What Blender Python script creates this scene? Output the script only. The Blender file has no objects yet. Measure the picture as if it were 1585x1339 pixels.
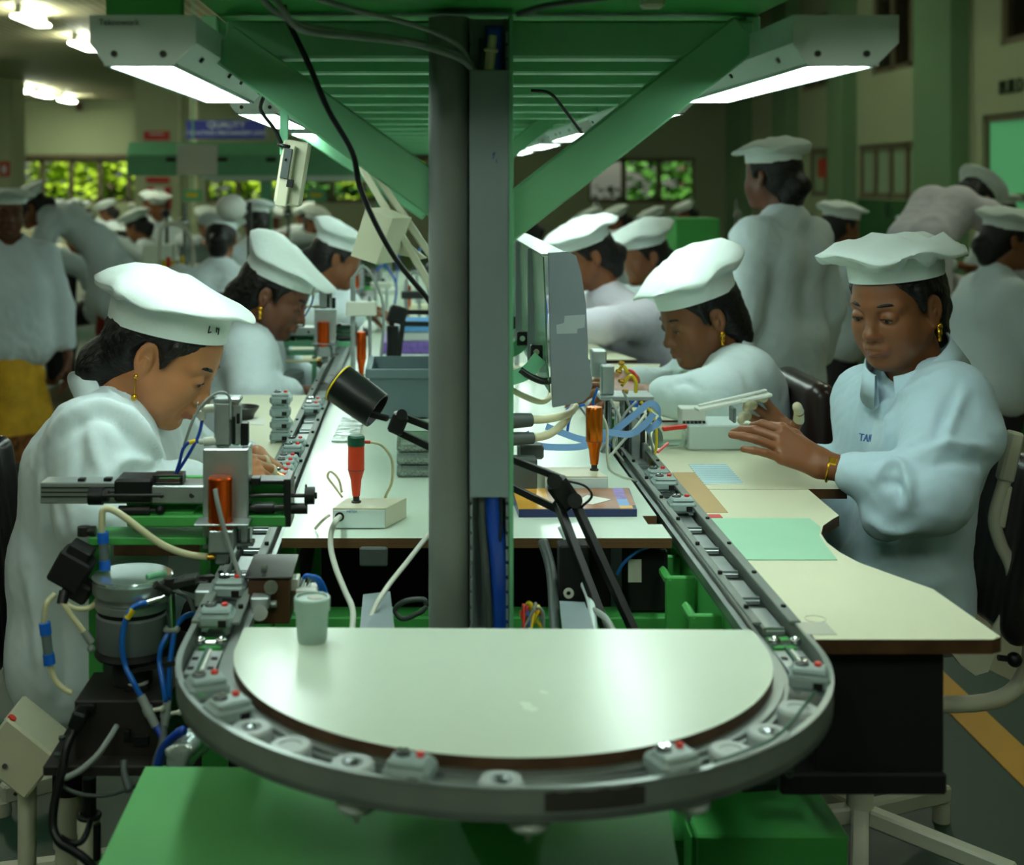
import bpy, math, random
import numpy as np
from mathutils import Matrix, Vector
random.seed(7)
PI = math.pi
scene = bpy.context.scene
COL = scene.collection
# ---------------------------------------------------------------- camera numbers (frame 1585 x 1339)
FPX, VX, VY, CH = 2100.0, 645.0, 280.0, 1.40
def P(px, py, Y):
    return Vector(((px - VX) * Y / FPX, Y, CH - (py - VY) * Y / FPX))
def PZ(px, py, z):
    Y = FPX * (CH - z) / (py - VY)
    return Vector(((px - VX) * Y / FPX, Y, z))
def V(*a): return Vector(a)
# ---------------------------------------------------------------- materials
def lin(c):
    out = []
    for v in c:
        v = v / 255.0
        out.append(v / 12.92 if v <= 0.04045 else ((v + 0.055) / 1.055) ** 2.4)
    return out
def mat(name, rgb, rough=0.5, metal=0.0, var=0.0, vscale=8.0, bump=0.0, bscale=60.0, emit=None, estr=0.0,
        trans=0.0, alpha=1.0, spec=0.5, coat=0.0, sss=0.0, rvar=0.0, ior=1.45, stretch=None, sheen=0.0):
    m = bpy.data.materials.new(name); m.use_nodes = True
    nt = m.node_tree; b = nt.nodes['Principled BSDF']
    c = lin(rgb) + [1.0]
    b.inputs['Base Color'].default_value = c
    b.inputs['Roughness'].default_value = rough
    b.inputs['Metallic'].default_value = metal
    b.inputs['Specular IOR Level'].default_value = spec
    b.inputs['IOR'].default_value = ior
    b.inputs['Transmission Weight'].default_value = trans
    b.inputs['Alpha'].default_value = alpha
    b.inputs['Coat Weight'].default_value = coat
    if sheen: b.inputs['Sheen Weight'].default_value = sheen
    if sss:
        b.inputs['Subsurface Weight'].default_value = sss
        b.inputs['Subsurface Radius'].default_value = (0.012, 0.005, 0.003)
        b.inputs['Subsurface Scale'].default_value = 1.0
    if emit is not None:
        b.inputs['Emission Color'].default_value = lin(emit) + [1.0]
        b.inputs['Emission Strength'].default_value = estr
    tc = None
    def coords(sc):
        nonlocal tc
        if tc is None: tc = nt.nodes.new('ShaderNodeTexCoord')
        if stretch:
            mp = nt.nodes.new('ShaderNodeMapping'); mp.inputs['Scale'].default_value = stretch
            nt.links.new(tc.outputs['Object'], mp.inputs['Vector']); return mp.outputs['Vector']
        return tc.outputs['Object']
    if var > 0:
        n = nt.nodes.new('ShaderNodeTexNoise'); n.inputs['Scale'].default_value = vscale; n.inputs['Detail'].default_value = 5
        nt.links.new(coords(0), n.inputs['Vector'])
        r = nt.nodes.new('ShaderNodeValToRGB')
        r.color_ramp.elements[0].position = 0.3; r.color_ramp.elements[1].position = 0.72
        r.color_ramp.elements[0].color = [max(0, v * (1 - var)) for v in c[:3]] + [1]
        r.color_ramp.elements[1].color = [min(1, v * (1 + var)) for v in c[:3]] + [1]
        nt.links.new(n.outputs['Fac'], r.inputs['Fac']); nt.links.new(r.outputs['Color'], b.inputs['Base Color'])
        if rvar:
            mr = nt.nodes.new('ShaderNodeMapRange'); mr.inputs['To Min'].default_value = max(0.02, rough - rvar); mr.inputs['To Max'].default_value = rough + rvar
            nt.links.new(n.outputs['Fac'], mr.inputs['Value']); nt.links.new(mr.outputs['Result'], b.inputs['Roughness'])
    if bump > 0:
        n2 = nt.nodes.new('ShaderNodeTexNoise'); n2.inputs['Scale'].default_value = bscale; n2.inputs['Detail'].default_value = 4
        nt.links.new(coords(0), n2.inputs['Vector'])
        bp = nt.nodes.new('ShaderNodeBump'); bp.inputs['Strength'].default_value = bump; bp.inputs['Distance'].default_value = 0.01
        nt.links.new(n2.outputs['Fac'], bp.inputs['Height']); nt.links.new(bp.outputs['Normal'], b.inputs['Normal'])
    return m
def ply_mat(name, a, bcol, scale):
    m = bpy.data.materials.new(name); m.use_nodes = True
    nt = m.node_tree; b = nt.nodes['Principled BSDF']; b.inputs['Roughness'].default_value = 0.6
    tc = nt.nodes.new('ShaderNodeTexCoord'); w = nt.nodes.new('ShaderNodeTexWave')
    w.bands_direction = 'Z'; w.inputs['Scale'].default_value = scale; w.inputs['Distortion'].default_value = 1.5; w.inputs['Detail'].default_value = 3
    nt.links.new(tc.outputs['Object'], w.inputs['Vector'])
    r = nt.nodes.new('ShaderNodeValToRGB'); r.color_ramp.elements[0].color = lin(a) + [1]; r.color_ramp.elements[1].color = lin(bcol) + [1]
    nt.links.new(w.outputs['Fac'], r.inputs['Fac']); nt.links.new(r.outputs['Color'], b.inputs['Base Color'])
    return m
def stripe_mat(name, a, bcol, scale, axis='X', rough=0.6, width=0.1):
    m = bpy.data.materials.new(name); m.use_nodes = True
    nt = m.node_tree; b = nt.nodes['Principled BSDF']; b.inputs['Roughness'].default_value = rough
    tc = nt.nodes.new('ShaderNodeTexCoord'); w = nt.nodes.new('ShaderNodeTexWave')
    w.bands_direction = axis; w.inputs['Scale'].default_value = scale
    nt.links.new(tc.outputs['Object'], w.inputs['Vector'])
    r = nt.nodes.new('ShaderNodeValToRGB'); r.color_ramp.elements[0].color = lin(bcol) + [1]; r.color_ramp.elements[1].color = lin(a) + [1]
    r.color_ramp.elements[0].position = width * 0.6; r.color_ramp.elements[1].position = width
    nt.links.new(w.outputs['Fac'], r.inputs['Fac']); nt.links.new(r.outputs['Color'], b.inputs['Base Color'])
    return m
M = {}
M['laminate'] = mat('white_laminate', (206, 222, 206), 0.24, var=0.03, vscale=3, rvar=0.05, bump=0.015, bscale=25, spec=0.5)
M['table'] = mat('cream_laminate', (216, 216, 188), 0.40, var=0.05, vscale=2.5, spec=0.4)
M['ply'] = ply_mat('plywood_edge', (66, 42, 22), (128, 92, 54), 160)
M['edge'] = mat('brown_edge_band', (76, 50, 30), 0.5, var=0.35, vscale=30)
M['green'] = mat('green_paint', (72, 162, 80), 0.55, var=0.07, vscale=6, spec=0.3)
M['green_gantry'] = mat('gantry_green_paint', (122, 186, 142), 0.38, var=0.05, vscale=5)
M['mint'] = mat('mint_green_paint', (108, 176, 136), 0.4, var=0.05, vscale=8)
M['pole'] = mat('pole_grey_paint', (116, 122, 118), 0.42, var=0.12, vscale=9, rvar=0.08)
M['feeder'] = mat('feeder_base_grey', (104, 112, 114), 0.45, 0.2, var=0.06, vscale=20)
M['duct'] = mat('duct_grey_paint', (126, 140, 144), 0.5, var=0.06, vscale=6)
M['rail'] = mat('rail_aluminium', (158, 166, 162), 0.36, 0.75, var=0.10, vscale=14, rvar=0.08)
M['railpaint'] = mat('rail_side_grey', (120, 128, 122), 0.5, 0.2, var=0.16, vscale=9)
M['alu'] = mat('brushed_aluminium', (176, 184, 184), 0.34, 0.7, var=0.08, vscale=30)
M['steel'] = mat('steel', (140, 146, 146), 0.25, 0.95, var=0.1, vscale=40)
M['chrome'] = mat('chrome', (205, 210, 210), 0.12, 1.0)
M['darkmetal'] = mat('dark_metal', (58, 58, 56), 0.4, 0.6, var=0.15, vscale=30)
M['bronze'] = mat('brown_block', (88, 58, 38), 0.5, 0.2, var=0.2, vscale=20)
M['black'] = mat('black_plastic', (16, 17, 18), 0.38, var=0.1, vscale=20)
M['blackm'] = mat('black_matte', (10, 10, 11), 0.7)
M['charcoal'] = mat('charcoal_steel', (44, 40, 38), 0.55, 0.2, var=0.12, vscale=12)
M['white'] = mat('white_paint', (214, 218, 210), 0.45)
M['lampgrey'] = mat('lamp_housing_grey', (206, 222, 219), 0.42, 0.1, var=0.03)
M['beige'] = mat('beige_plastic', (196, 194, 168), 0.45, var=0.04, vscale=9)
M['offwhite'] = mat('offwhite_plastic', (200, 204, 190), 0.5)
M['copper'] = mat('orange_anodised', (214, 84, 22), 0.26, 0.85, var=0.05, vscale=4)
M['copperb'] = mat('copper_anodised', (208, 110, 26), 0.24, 0.85)
M['redorange'] = mat('red_orange_plastic', (212, 66, 34), 0.4)
M['red'] = mat('red_plastic', (222, 58, 44), 0.4)
M['greencap'] = mat('dark_green_plastic', (28, 84, 62), 0.4)
M['brightgreen'] = mat('bright_green_sticker', (84, 214, 84), 0.5)
M['blue'] = mat('blue_air_hose', (24, 98, 190), 0.28, spec=0.6)
M['navy'] = mat('deep_blue_hose', (22, 66, 168), 0.3, spec=0.6)
M['blueconn'] = mat('blue_connector', (26, 104, 214), 0.4)
M['ribbon'] = mat('pale_blue_ribbon_cable', (122, 164, 214), 0.45)
M['cream'] = mat('cream_tube', (206, 202, 164), 0.4)
M['greycable'] = mat('grey_cable', (138, 146, 142), 0.5)
M['darkcable'] = mat('dark_grey_cable', (72, 80, 78), 0.5)
M['blackcable'] = mat('black_cable', (14, 15, 16), 0.4)
M['yellow'] = mat('yellow_tape', (226, 196, 32), 0.45)
M['brass'] = mat('brass', (196, 148, 56), 0.25, 0.9)
M['gold'] = mat('gold', (226, 172, 52), 0.22, 1.0)
M['roller'] = mat('white_nylon', (176, 186, 184), 0.4, var=0.04)
M['carrier'] = mat('translucent_grey_plastic', (156, 176, 174), 0.35, trans=0.12, var=0.10, vscale=30)
M['frost'] = mat('frosted_jar_plastic', (206, 232, 222), 0.3, trans=0.55, sss=0.0)
M['jarfill'] = mat('jar_small_parts', (150, 160, 148), 0.5, 0.3, var=0.6, vscale=300)
M['clear'] = mat('clear_acrylic', (206, 222, 214), 0.12, trans=0.85, alpha=1.0)
M['greenacr'] = mat('green_tint_acrylic', (146, 190, 154), 0.22, trans=0.65)
M['panelgrey'] = mat('end_panel_grey', (116, 124, 128), 0.45, 0.1, var=0.05)
M['tape'] = mat('clear_tape', (150, 158, 158), 0.4)
M['binblue'] = mat('grey_blue_bin', (112, 130, 136), 0.45, var=0.03)
M['paper'] = mat('paper', (222, 222, 214), 0.8)
M['mat_green'] = mat('green_rubber_mat', (158, 206, 176), 0.6, var=0.04, vscale=7)
M['cardboard'] = mat('brown_paper_strip', (184, 154, 108), 0.7, var=0.05)
M['redtape'] = mat('red_tape', (208, 66, 66), 0.6)
M['chart'] = stripe_mat('blue_printed_chart', (206, 226, 228), (112, 168, 192), 17, 'Y', 0.7, 0.35)
M['binder_edge'] = mat('navy_binder_edge', (40, 48, 92), 0.4)
M['foil'] = mat('crumpled_clear_bag', (186, 200, 198), 0.15, 0.3, bump=0.9, bscale=30)
M['glow'] = mat('lamp_diffuser', (250, 255, 250), 0.5, emit=(226, 250, 240), estr=21.0)
M['tubefill'] = mat('ceiling_tube_fill', (255, 255, 240), 0.5, emit=(240, 255, 236), estr=28.0)  # weaker tubes for the unseen battens added as fill near the camera
M['boardlam'] = mat('board_laminate', (214, 228, 210), 0.26, var=0.03, vscale=3, rvar=0.04, bump=0.015, bscale=25, spec=0.5)
M['plategreen'] = mat('pale_green_plate_paint', (104, 178, 110), 0.55, var=0.06, vscale=5, spec=0.3)
M['tubeglow'] = mat('ceiling_tube', (255, 255, 235), 0.5, emit=(244, 255, 226), estr=56.0)
M['screen'] = mat('lit_window', (120, 220, 160), 0.3, emit=(110, 200, 140), estr=0.15)
# cloth, skin
M['cloth'] = mat('white_cotton', (208, 222, 226), 0.8, bump=0.2, bscale=14, stretch=(1.6, 1.6, 0.5), var=0.02, sheen=0.2)
M['cloth2'] = mat('white_cotton_blue_tint', (186, 210, 224), 0.8, bump=0.2, bscale=14, stretch=(1.6, 1.6, 0.5), var=0.02, sheen=0.2)
M['cloth_pink'] = mat('lilac_white_cotton', (208, 204, 214), 0.8, bump=0.2, bscale=40)
M['cap'] = mat('white_cap_cotton', (222, 234, 230), 0.8, bump=0.12, bscale=60, sheen=0.2)
M['skin_tan'] = mat('skin_tan', (174, 116, 76), 0.45, sss=0.12, var=0.06, vscale=25)
M['skin_brown'] = mat('skin_brown', (128, 80, 50), 0.42, sss=0.12, var=0.06, vscale=25)
M['skin_dark'] = mat('skin_dark', (104, 64, 44), 0.45, sss=0.1, var=0.06, vscale=25)
M['lip'] = mat('lips', (160, 92, 74), 0.4, sss=0.1)
M['lipd'] = mat('lips_brown', (130, 78, 64), 0.4, sss=0.1)
M['hair'] = mat('black_hair', (15, 12, 11), 0.42, bump=0.7, bscale=70, stretch=(0.4, 3, 1.0))
M['eye'] = mat('eye_white', (150, 138, 124), 0.3)
M['iris'] = mat('iris_dark', (20, 12, 8), 0.12)
M['cot'] = mat('finger_cot_rubber', (206, 198, 166), 0.55)
M['yellowcloth'] = mat('yellow_dress', (206, 158, 34), 0.8, var=0.2, vscale=14)
M['redcloth'] = mat('red_dress', (120, 26, 24), 0.8, var=0.2, vscale=14)
M['bluecloth'] = mat('dark_blue_dress', (34, 44, 84), 0.8)
M['darkcloth'] = mat('dark_dress', (34, 30, 34), 0.8)
M['leather'] = mat('black_vinyl', (26, 20, 20), 0.32, var=0.1)
M['ivory'] = mat('ivory_metal', (196, 196, 178), 0.4)
M['ink'] = mat('dark_ink', (24, 48, 44), 0.6)
M['inkblue'] = mat('blue_thread', (52, 84, 160), 0.6)
M['greentext'] = mat('green_letters', (14, 50, 24), 0.5)
M['whitetext'] = mat('white_letters', (190, 200, 205), 0.5)
M['signblue'] = mat('sign_blue', (20, 36, 128), 0.45)
M['signred'] = mat('sign_red', (168, 30, 22), 0.5)
M['greyscuff'] = mat('dark_tape_residue', (50, 48, 44), 0.7)
# ---------------------------------------------------------------- mesh builder
def catmull(pts, sub=6, closed=False):
    pts = [Vector(p) for p in pts]
    if len(pts) < 3: return pts
    out = []; n = len(pts)
    rng = n if closed else n - 1
    for i in range(rng):
        p0 = pts[(i - 1) % n] if (closed or i > 0) else pts[0] * 2 - pts[1]
        p1 = pts[i]; p2 = pts[(i + 1) % n]
        p3 = pts[(i + 2) % n] if (closed or i < n - 2) else pts[-1] * 2 - pts[-2]
        for s in range(sub):
            t = s / sub
            out.append(0.5 * ((2 * p1) + (p2 - p0) * t + (2 * p0 - 5 * p1 + 4 * p2 - p3) * t * t + (3 * p1 - p0 - 3 * p2 + p3) * t ** 3))
    if not closed: out.append(pts[-1])
    return out
def basis(d):
    d = Vector(d).normalized()
    a = Vector((0, 0, 1)) if abs(d.z) < 0.9 else Vector((1, 0, 0))
    u = d.cross(a).normalized(); v = d.cross(u).normalized()
    return u, v
class MB:
    def __init__(s): s.v = []; s.f = []; s.m = []; s.sm = []
    def add(s, vs, fs, mi=0, smooth=False):
        o = len(s.v); s.v += [tuple(p) for p in vs]
        for f in fs:
            s.f.append(tuple(i + o for i in f)); s.m.append(mi); s.sm.append(smooth)
        return s
    def box(s, c, size, R=None, ch=0.0, mi=0):
        hx, hy, hz = size[0] / 2, size[1] / 2, size[2] / 2
        c = Vector(c)
        if ch <= 0:
            vs = [Vector((x, y, z)) for x in (-hx, hx) for y in (-hy, hy) for z in (-hz, hz)]
            fs = [(0, 1, 3, 2), (4, 6, 7, 5), (0, 4, 5, 1), (2, 3, 7, 6), (0, 2, 6, 4), (1, 5, 7, 3)]
        else:
            ch = min(ch, hx * 0.98, hy * 0.98, hz * 0.98)
            vs = []; idx = {}
            for sx in (-1, 1):
                for sy in (-1, 1):
                    for sz in (-1, 1):
                        for ax in range(3):
                            p = [sx * (hx - ch), sy * (hy - ch), sz * (hz - ch)]
                            p[ax] = (sx, sy, sz)[ax] * (hx, hy, hz)[ax]
                            idx[(sx, sy, sz, ax)] = len(vs); vs.append(Vector(p))
            fs = []
            for ax in range(3):
                o1, o2 = (ax + 1) % 3, (ax + 2) % 3
                for sg in (-1, 1):
                    q = []
                    for (a, b) in ((-1, -1), (1, -1), (1, 1), (-1, 1)):
                        t = [0, 0, 0]; t[ax] = sg; t[o1] = a; t[o2] = b
                        q.append(idx[(t[0], t[1], t[2], ax)])
                    fs.append(tuple(q if sg > 0 else q[::-1]))
            for ax in range(3):
                o1, o2 = (ax + 1) % 3, (ax + 2) % 3
                for a in (-1, 1):
                    for b in (-1, 1):
                        q = []
                        for (sg, aa) in ((-1, o1), (1, o1), (1, o2), (-1, o2)):
                            t = [0, 0, 0]; t[ax] = sg; t[o1] = a; t[o2] = b
                            q.append(idx[(t[0], t[1], t[2], aa)])
                        fs.append(tuple(q if a * b < 0 else q[::-1]))
            for sx in (-1, 1):
                for sy in (-1, 1):
                    for sz in (-1, 1):
                        q = [idx[(sx, sy, sz, k)] for k in range(3)]
                        fs.append(tuple(q if sx * sy * sz > 0 else q[::-1]))
        if R is not None: vs = [R @ p for p in vs]
        return s.add([p + c for p in vs], fs, mi)
    def bb(s, lo, hi, ch=0.0, mi=0):
        lo = Vector(lo); hi = Vector(hi)
        return s.box((lo + hi) / 2, [abs(a) for a in (hi - lo)], None, ch, mi)
    def bar(s, a, b, w, t, up=(0, 0, 1), ch=0.0, mi=0):
        a = Vector(a); b = Vector(b); d = (b - a); L = d.length; d.normalize()
        side = d.cross(Vector(up)).normalized(); u = side.cross(d).normalized()
        R = Matrix((d, side, u)).transposed()
        return s.box((a + b) / 2, (L, w, t), R, ch, mi)
    def cyl(s, p0, p1, r, r1=None, n=18, mi=0, caps=True):
        p0 = Vector(p0); p1 = Vector(p1); r1 = r if r1 is None else r1
        u, v = basis(p1 - p0)
        ring = [u * math.cos(2 * PI * i / n) + v * math.sin(2 * PI * i / n) for i in range(n)]
        vs = [p0 + q * r for q in ring] + [p1 + q * r1 for q in ring]
        s.add(vs, [(i, (i + 1) % n, (i + 1) % n + n, i + n) for i in range(n)], mi, True)
        if caps:
            s.add([p0 + q * r for q in ring], [tuple(range(n))[::-1]], mi)
            s.add([p1 + q * r1 for q in ring], [tuple(range(n))], mi)
        return s
    def tube(s, pts, r, n=8, mi=0, sub=6, closed=False, radii=None):
        pts = catmull(pts, sub, closed) if sub > 1 else [Vector(p) for p in pts]
        vs = []; N = len(pts); u = None
        for i in range(N):
            if closed: d = pts[(i + 1) % N] - pts[i - 1]
            else: d = pts[min(i + 1, N - 1)] - pts[max(i - 1, 0)]
            if d.length < 1e-9: d = Vector((0, 0, 1))
            d.normalize()
            if u is None: u, _ = basis(d)
            u = (u - d * u.dot(d))
            if u.length < 1e-6: u, _ = basis(d)
            u.normalize(); w = d.cross(u)
            rr = r if radii is None else radii[min(len(radii) - 1, int(i * (len(radii) - 1) / max(1, N - 1)))]
            for k in range(n):
                a = 2 * PI * k / n
                vs.append(pts[i] + (u * math.cos(a) + w * math.sin(a)) * rr)
        fs = []
        for i in range(N if closed else N - 1):
            j = (i + 1) % N
            for k in range(n):
                fs.append((i * n + k, i * n + (k + 1) % n, j * n + (k + 1) % n, j * n + k))
        if not closed:
            fs.append(tuple(range(n))[::-1]); fs.append(tuple(range((N - 1) * n, N * n)))
        return s.add(vs, fs, mi, True)
    def ribbon(s, pts, w, t, side, sub=6, mi=0):
        pts = catmull(pts, sub); side = Vector(side).normalized(); vs = []; N = len(pts)
        for i in range(N):
            d = (pts[min(i + 1, N - 1)] - pts[max(i - 1, 0)]).normalized()
            sd = (side - d * side.dot(d)).normalized(); nn = d.cross(sd)
            for a, b in ((-1, -1), (1, -1), (1, 1), (-1, 1)):
                vs.append(pts[i] + sd * (a * w / 2) + nn * (b * t / 2))
        fs = []
        for i in range(N - 1):
            for k in range(4): fs.append((i * 4 + k, i * 4 + (k + 1) % 4, i * 4 + 4 + (k + 1) % 4, i * 4 + 4 + k))
        fs += [(3, 2, 1, 0), tuple((N - 1) * 4 + k for k in range(4))]
        return s.add(vs, fs, mi)
    def lathe(s, prof, o, axis=(0, 0, 1), n=28, mi=0, a0=0.0, a1=2 * PI):
        o = Vector(o); ax = Vector(axis).normalized(); u, v = basis(ax)
        groups = [[prof[0]]]
        for i in range(1, len(prof)):
            groups[-1].append(prof[i])
            if i < len(prof) - 1:
                d1 = Vector((prof[i][0] - prof[i - 1][0], prof[i][1] - prof[i - 1][1])); d2 = Vector((prof[i + 1][0] - prof[i][0], prof[i + 1][1] - prof[i][1]))
                if d1.length > 1e-9 and d2.length > 1e-9 and d1.angle(d2) > 0.6: groups.append([prof[i]])
        full = abs(a1 - a0 - 2 * PI) < 1e-6
        for g in groups:
            vs = []
            cnt = n if full else n + 1
            for (r, z) in g:
                for i in range(cnt):
                    a = a0 + (a1 - a0) * i / n
                    vs.append(o + ax * z + (u * math.cos(a) + v * math.sin(a)) * max(r, 1e-5))
            fs = []
            for k in range(len(g) - 1):
                for i in range(n):
                    j = (i + 1) % cnt if full else i + 1
                    fs.append((k * cnt + i, k * cnt + j, (k + 1) * cnt + j, (k + 1) * cnt + i))
            s.add(vs, fs, mi, True)
        return s
    def prism(s, poly, ext, mi=0, mi_side=None):
        poly = [Vector(p) for p in poly]; ext = Vector(ext); n = len(poly)
        nrm = Vector((0, 0, 0))
        for i in range(n): nrm += poly[i].cross(poly[(i + 1) % n])
        if nrm.dot(ext) > 0: poly = poly[::-1]
        s.add(poly, [tuple(range(n))], mi)
        s.add([p + ext for p in poly], [tuple(range(n))[::-1]], mi)
        vs = poly + [p + ext for p in poly]
        return s.add(vs, [(i, i + n, (i + 1) % n + n, (i + 1) % n) for i in range(n)], mi if mi_side is None else mi_side)
    def sph(s, c, r, n=16, mi=0, R=None):
        c = Vector(c); r = (r, r, r) if not hasattr(r, '__len__') else r
        vs = []; m = n // 2
        for i in range(m + 1):
            th = PI * i / m
            for k in range(n):
                ph = 2 * PI * k / n
                p = Vector((r[0] * math.sin(th) * math.cos(ph), r[1] * math.sin(th) * math.sin(ph), r[2] * math.cos(th)))
                if R is not None: p = R @ p
                vs.append(c + p)
        fs = [(i * n + k, (i + 1) * n + k, (i + 1) * n + (k + 1) % n, i * n + (k + 1) % n) for i in range(m) for k in range(n)]
        return s.add(vs, fs, mi, True)
    def torus(s, c, R, r, axis=(0, 0, 1), n=28, k=8, mi=0):
        u, v = basis(axis); c = Vector(c)
        return s.tube([c + (u * math.cos(2 * PI * i / n) + v * math.sin(2 * PI * i / n)) * R for i in range(n)], r, k, mi, 1, True)
    def arr(s, verts, faces, mi=0, smooth=True, fm=None):
        o = len(s.v); s.v += [tuple(map(float, p)) for p in verts]
        for i, f in enumerate(faces):
            s.f.append(tuple(int(a) + o for a in f)); s.m.append(int(fm[i]) if fm is not None else mi); s.sm.append(smooth)
        return s
RM = {}
def mesh_from(name, mb, T=None):
    vs = mb.v
    if T is not None: vs = [tuple(T @ Vector(p)) for p in vs]
    me = bpy.data.meshes.new(name); me.from_pydata(vs, [], mb.f)
    me.polygons.foreach_set('material_index', mb.m); me.polygons.foreach_set('use_smooth', mb.sm)
    me.update(); return me
def obj(name, mb, mats, parent=None, label=None, cat=None, group=None, kind=None, local=False, loc=None):
    """links ONE mesh object; world coordinates unless local"""
    T = None
    if parent is not None and not local: T = RM[parent.name].inverted()
    if parent is None and loc is not None and not local: T = Matrix.Translation(Vector(loc)).inverted()
    me = mesh_from(name, mb, T)
    for m in (mats if isinstance(mats, (list, tuple)) else [mats]): me.materials.append(M[m] if isinstance(m, str) else m)
    o = bpy.data.objects.new(name, me); COL.objects.link(o)
    if parent is not None: o.parent = parent; RM[o.name] = RM[parent.name]
    else:
        if loc is not None: o.location = loc
        RM[o.name] = Matrix.Translation(Vector(loc)) if loc is not None else Matrix.Identity(4)
    if label: o['label'] = label
    if cat: o['category'] = cat
    if group: o['group'] = group
    if kind: o['kind'] = kind
    return o
def thing(name, label, cat, loc=(0, 0, 0), rotz=0.0, group=None):
    o = bpy.data.objects.new(name, None); COL.objects.link(o)
    o.location = loc; o.rotation_euler = (0, 0, rotz); o.empty_display_size = 0.05
    o['label'] = label; o['category'] = cat
    if group: o['group'] = group
    RM[o.name] = Matrix.LocRotScale(Vector(loc), Matrix.Rotation(rotz, 3, 'Z').to_euler(), None)
    return o
KIDS = {}
def kids(o): return [c for c in bpy.data.objects if c.parent == o]
def copy_tree(root, loc, rotz=0.0, label=None, group=None, cache={}):
    if root.name not in cache:
        cache[root.name] = [(c, kids(c)) for c in kids(root)]
    r = root.copy(); COL.objects.link(r); r.location = loc; r.rotation_euler = (0, 0, rotz)
    if label: r['label'] = label
    if group: r['group'] = group
    for c, gs in cache[root.name]:
        d = c.copy(); COL.objects.link(d); d.parent = r
        for g in gs:
            e = g.copy(); COL.objects.link(e); e.parent = d
    return r
def text_mb(txt, size, o, xdir, updir, depth=0.0008, align='LEFT'):
    cu = bpy.data.curves.new('letters', 'FONT'); cu.body = txt; cu.size = size; cu.extrude = depth / 2; cu.align_x = align
    to = bpy.data.objects.new('letters_tmp', cu); COL.objects.link(to)
    dg = bpy.context.evaluated_depsgraph_get(); me = bpy.data.meshes.new_from_object(to.evaluated_get(dg))
    X = Vector(xdir).normalized(); U = Vector(updir).normalized(); N = X.cross(U)
    mb = MB(); o = Vector(o)
    mb.add([o + X * v.co.x + U * v.co.y + N * v.co.z for v in me.vertices], [tuple(p.vertices) for p in me.polygons])
    bpy.data.objects.remove(to); bpy.data.curves.remove(cu); bpy.data.meshes.remove(me)
    return mb
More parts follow.
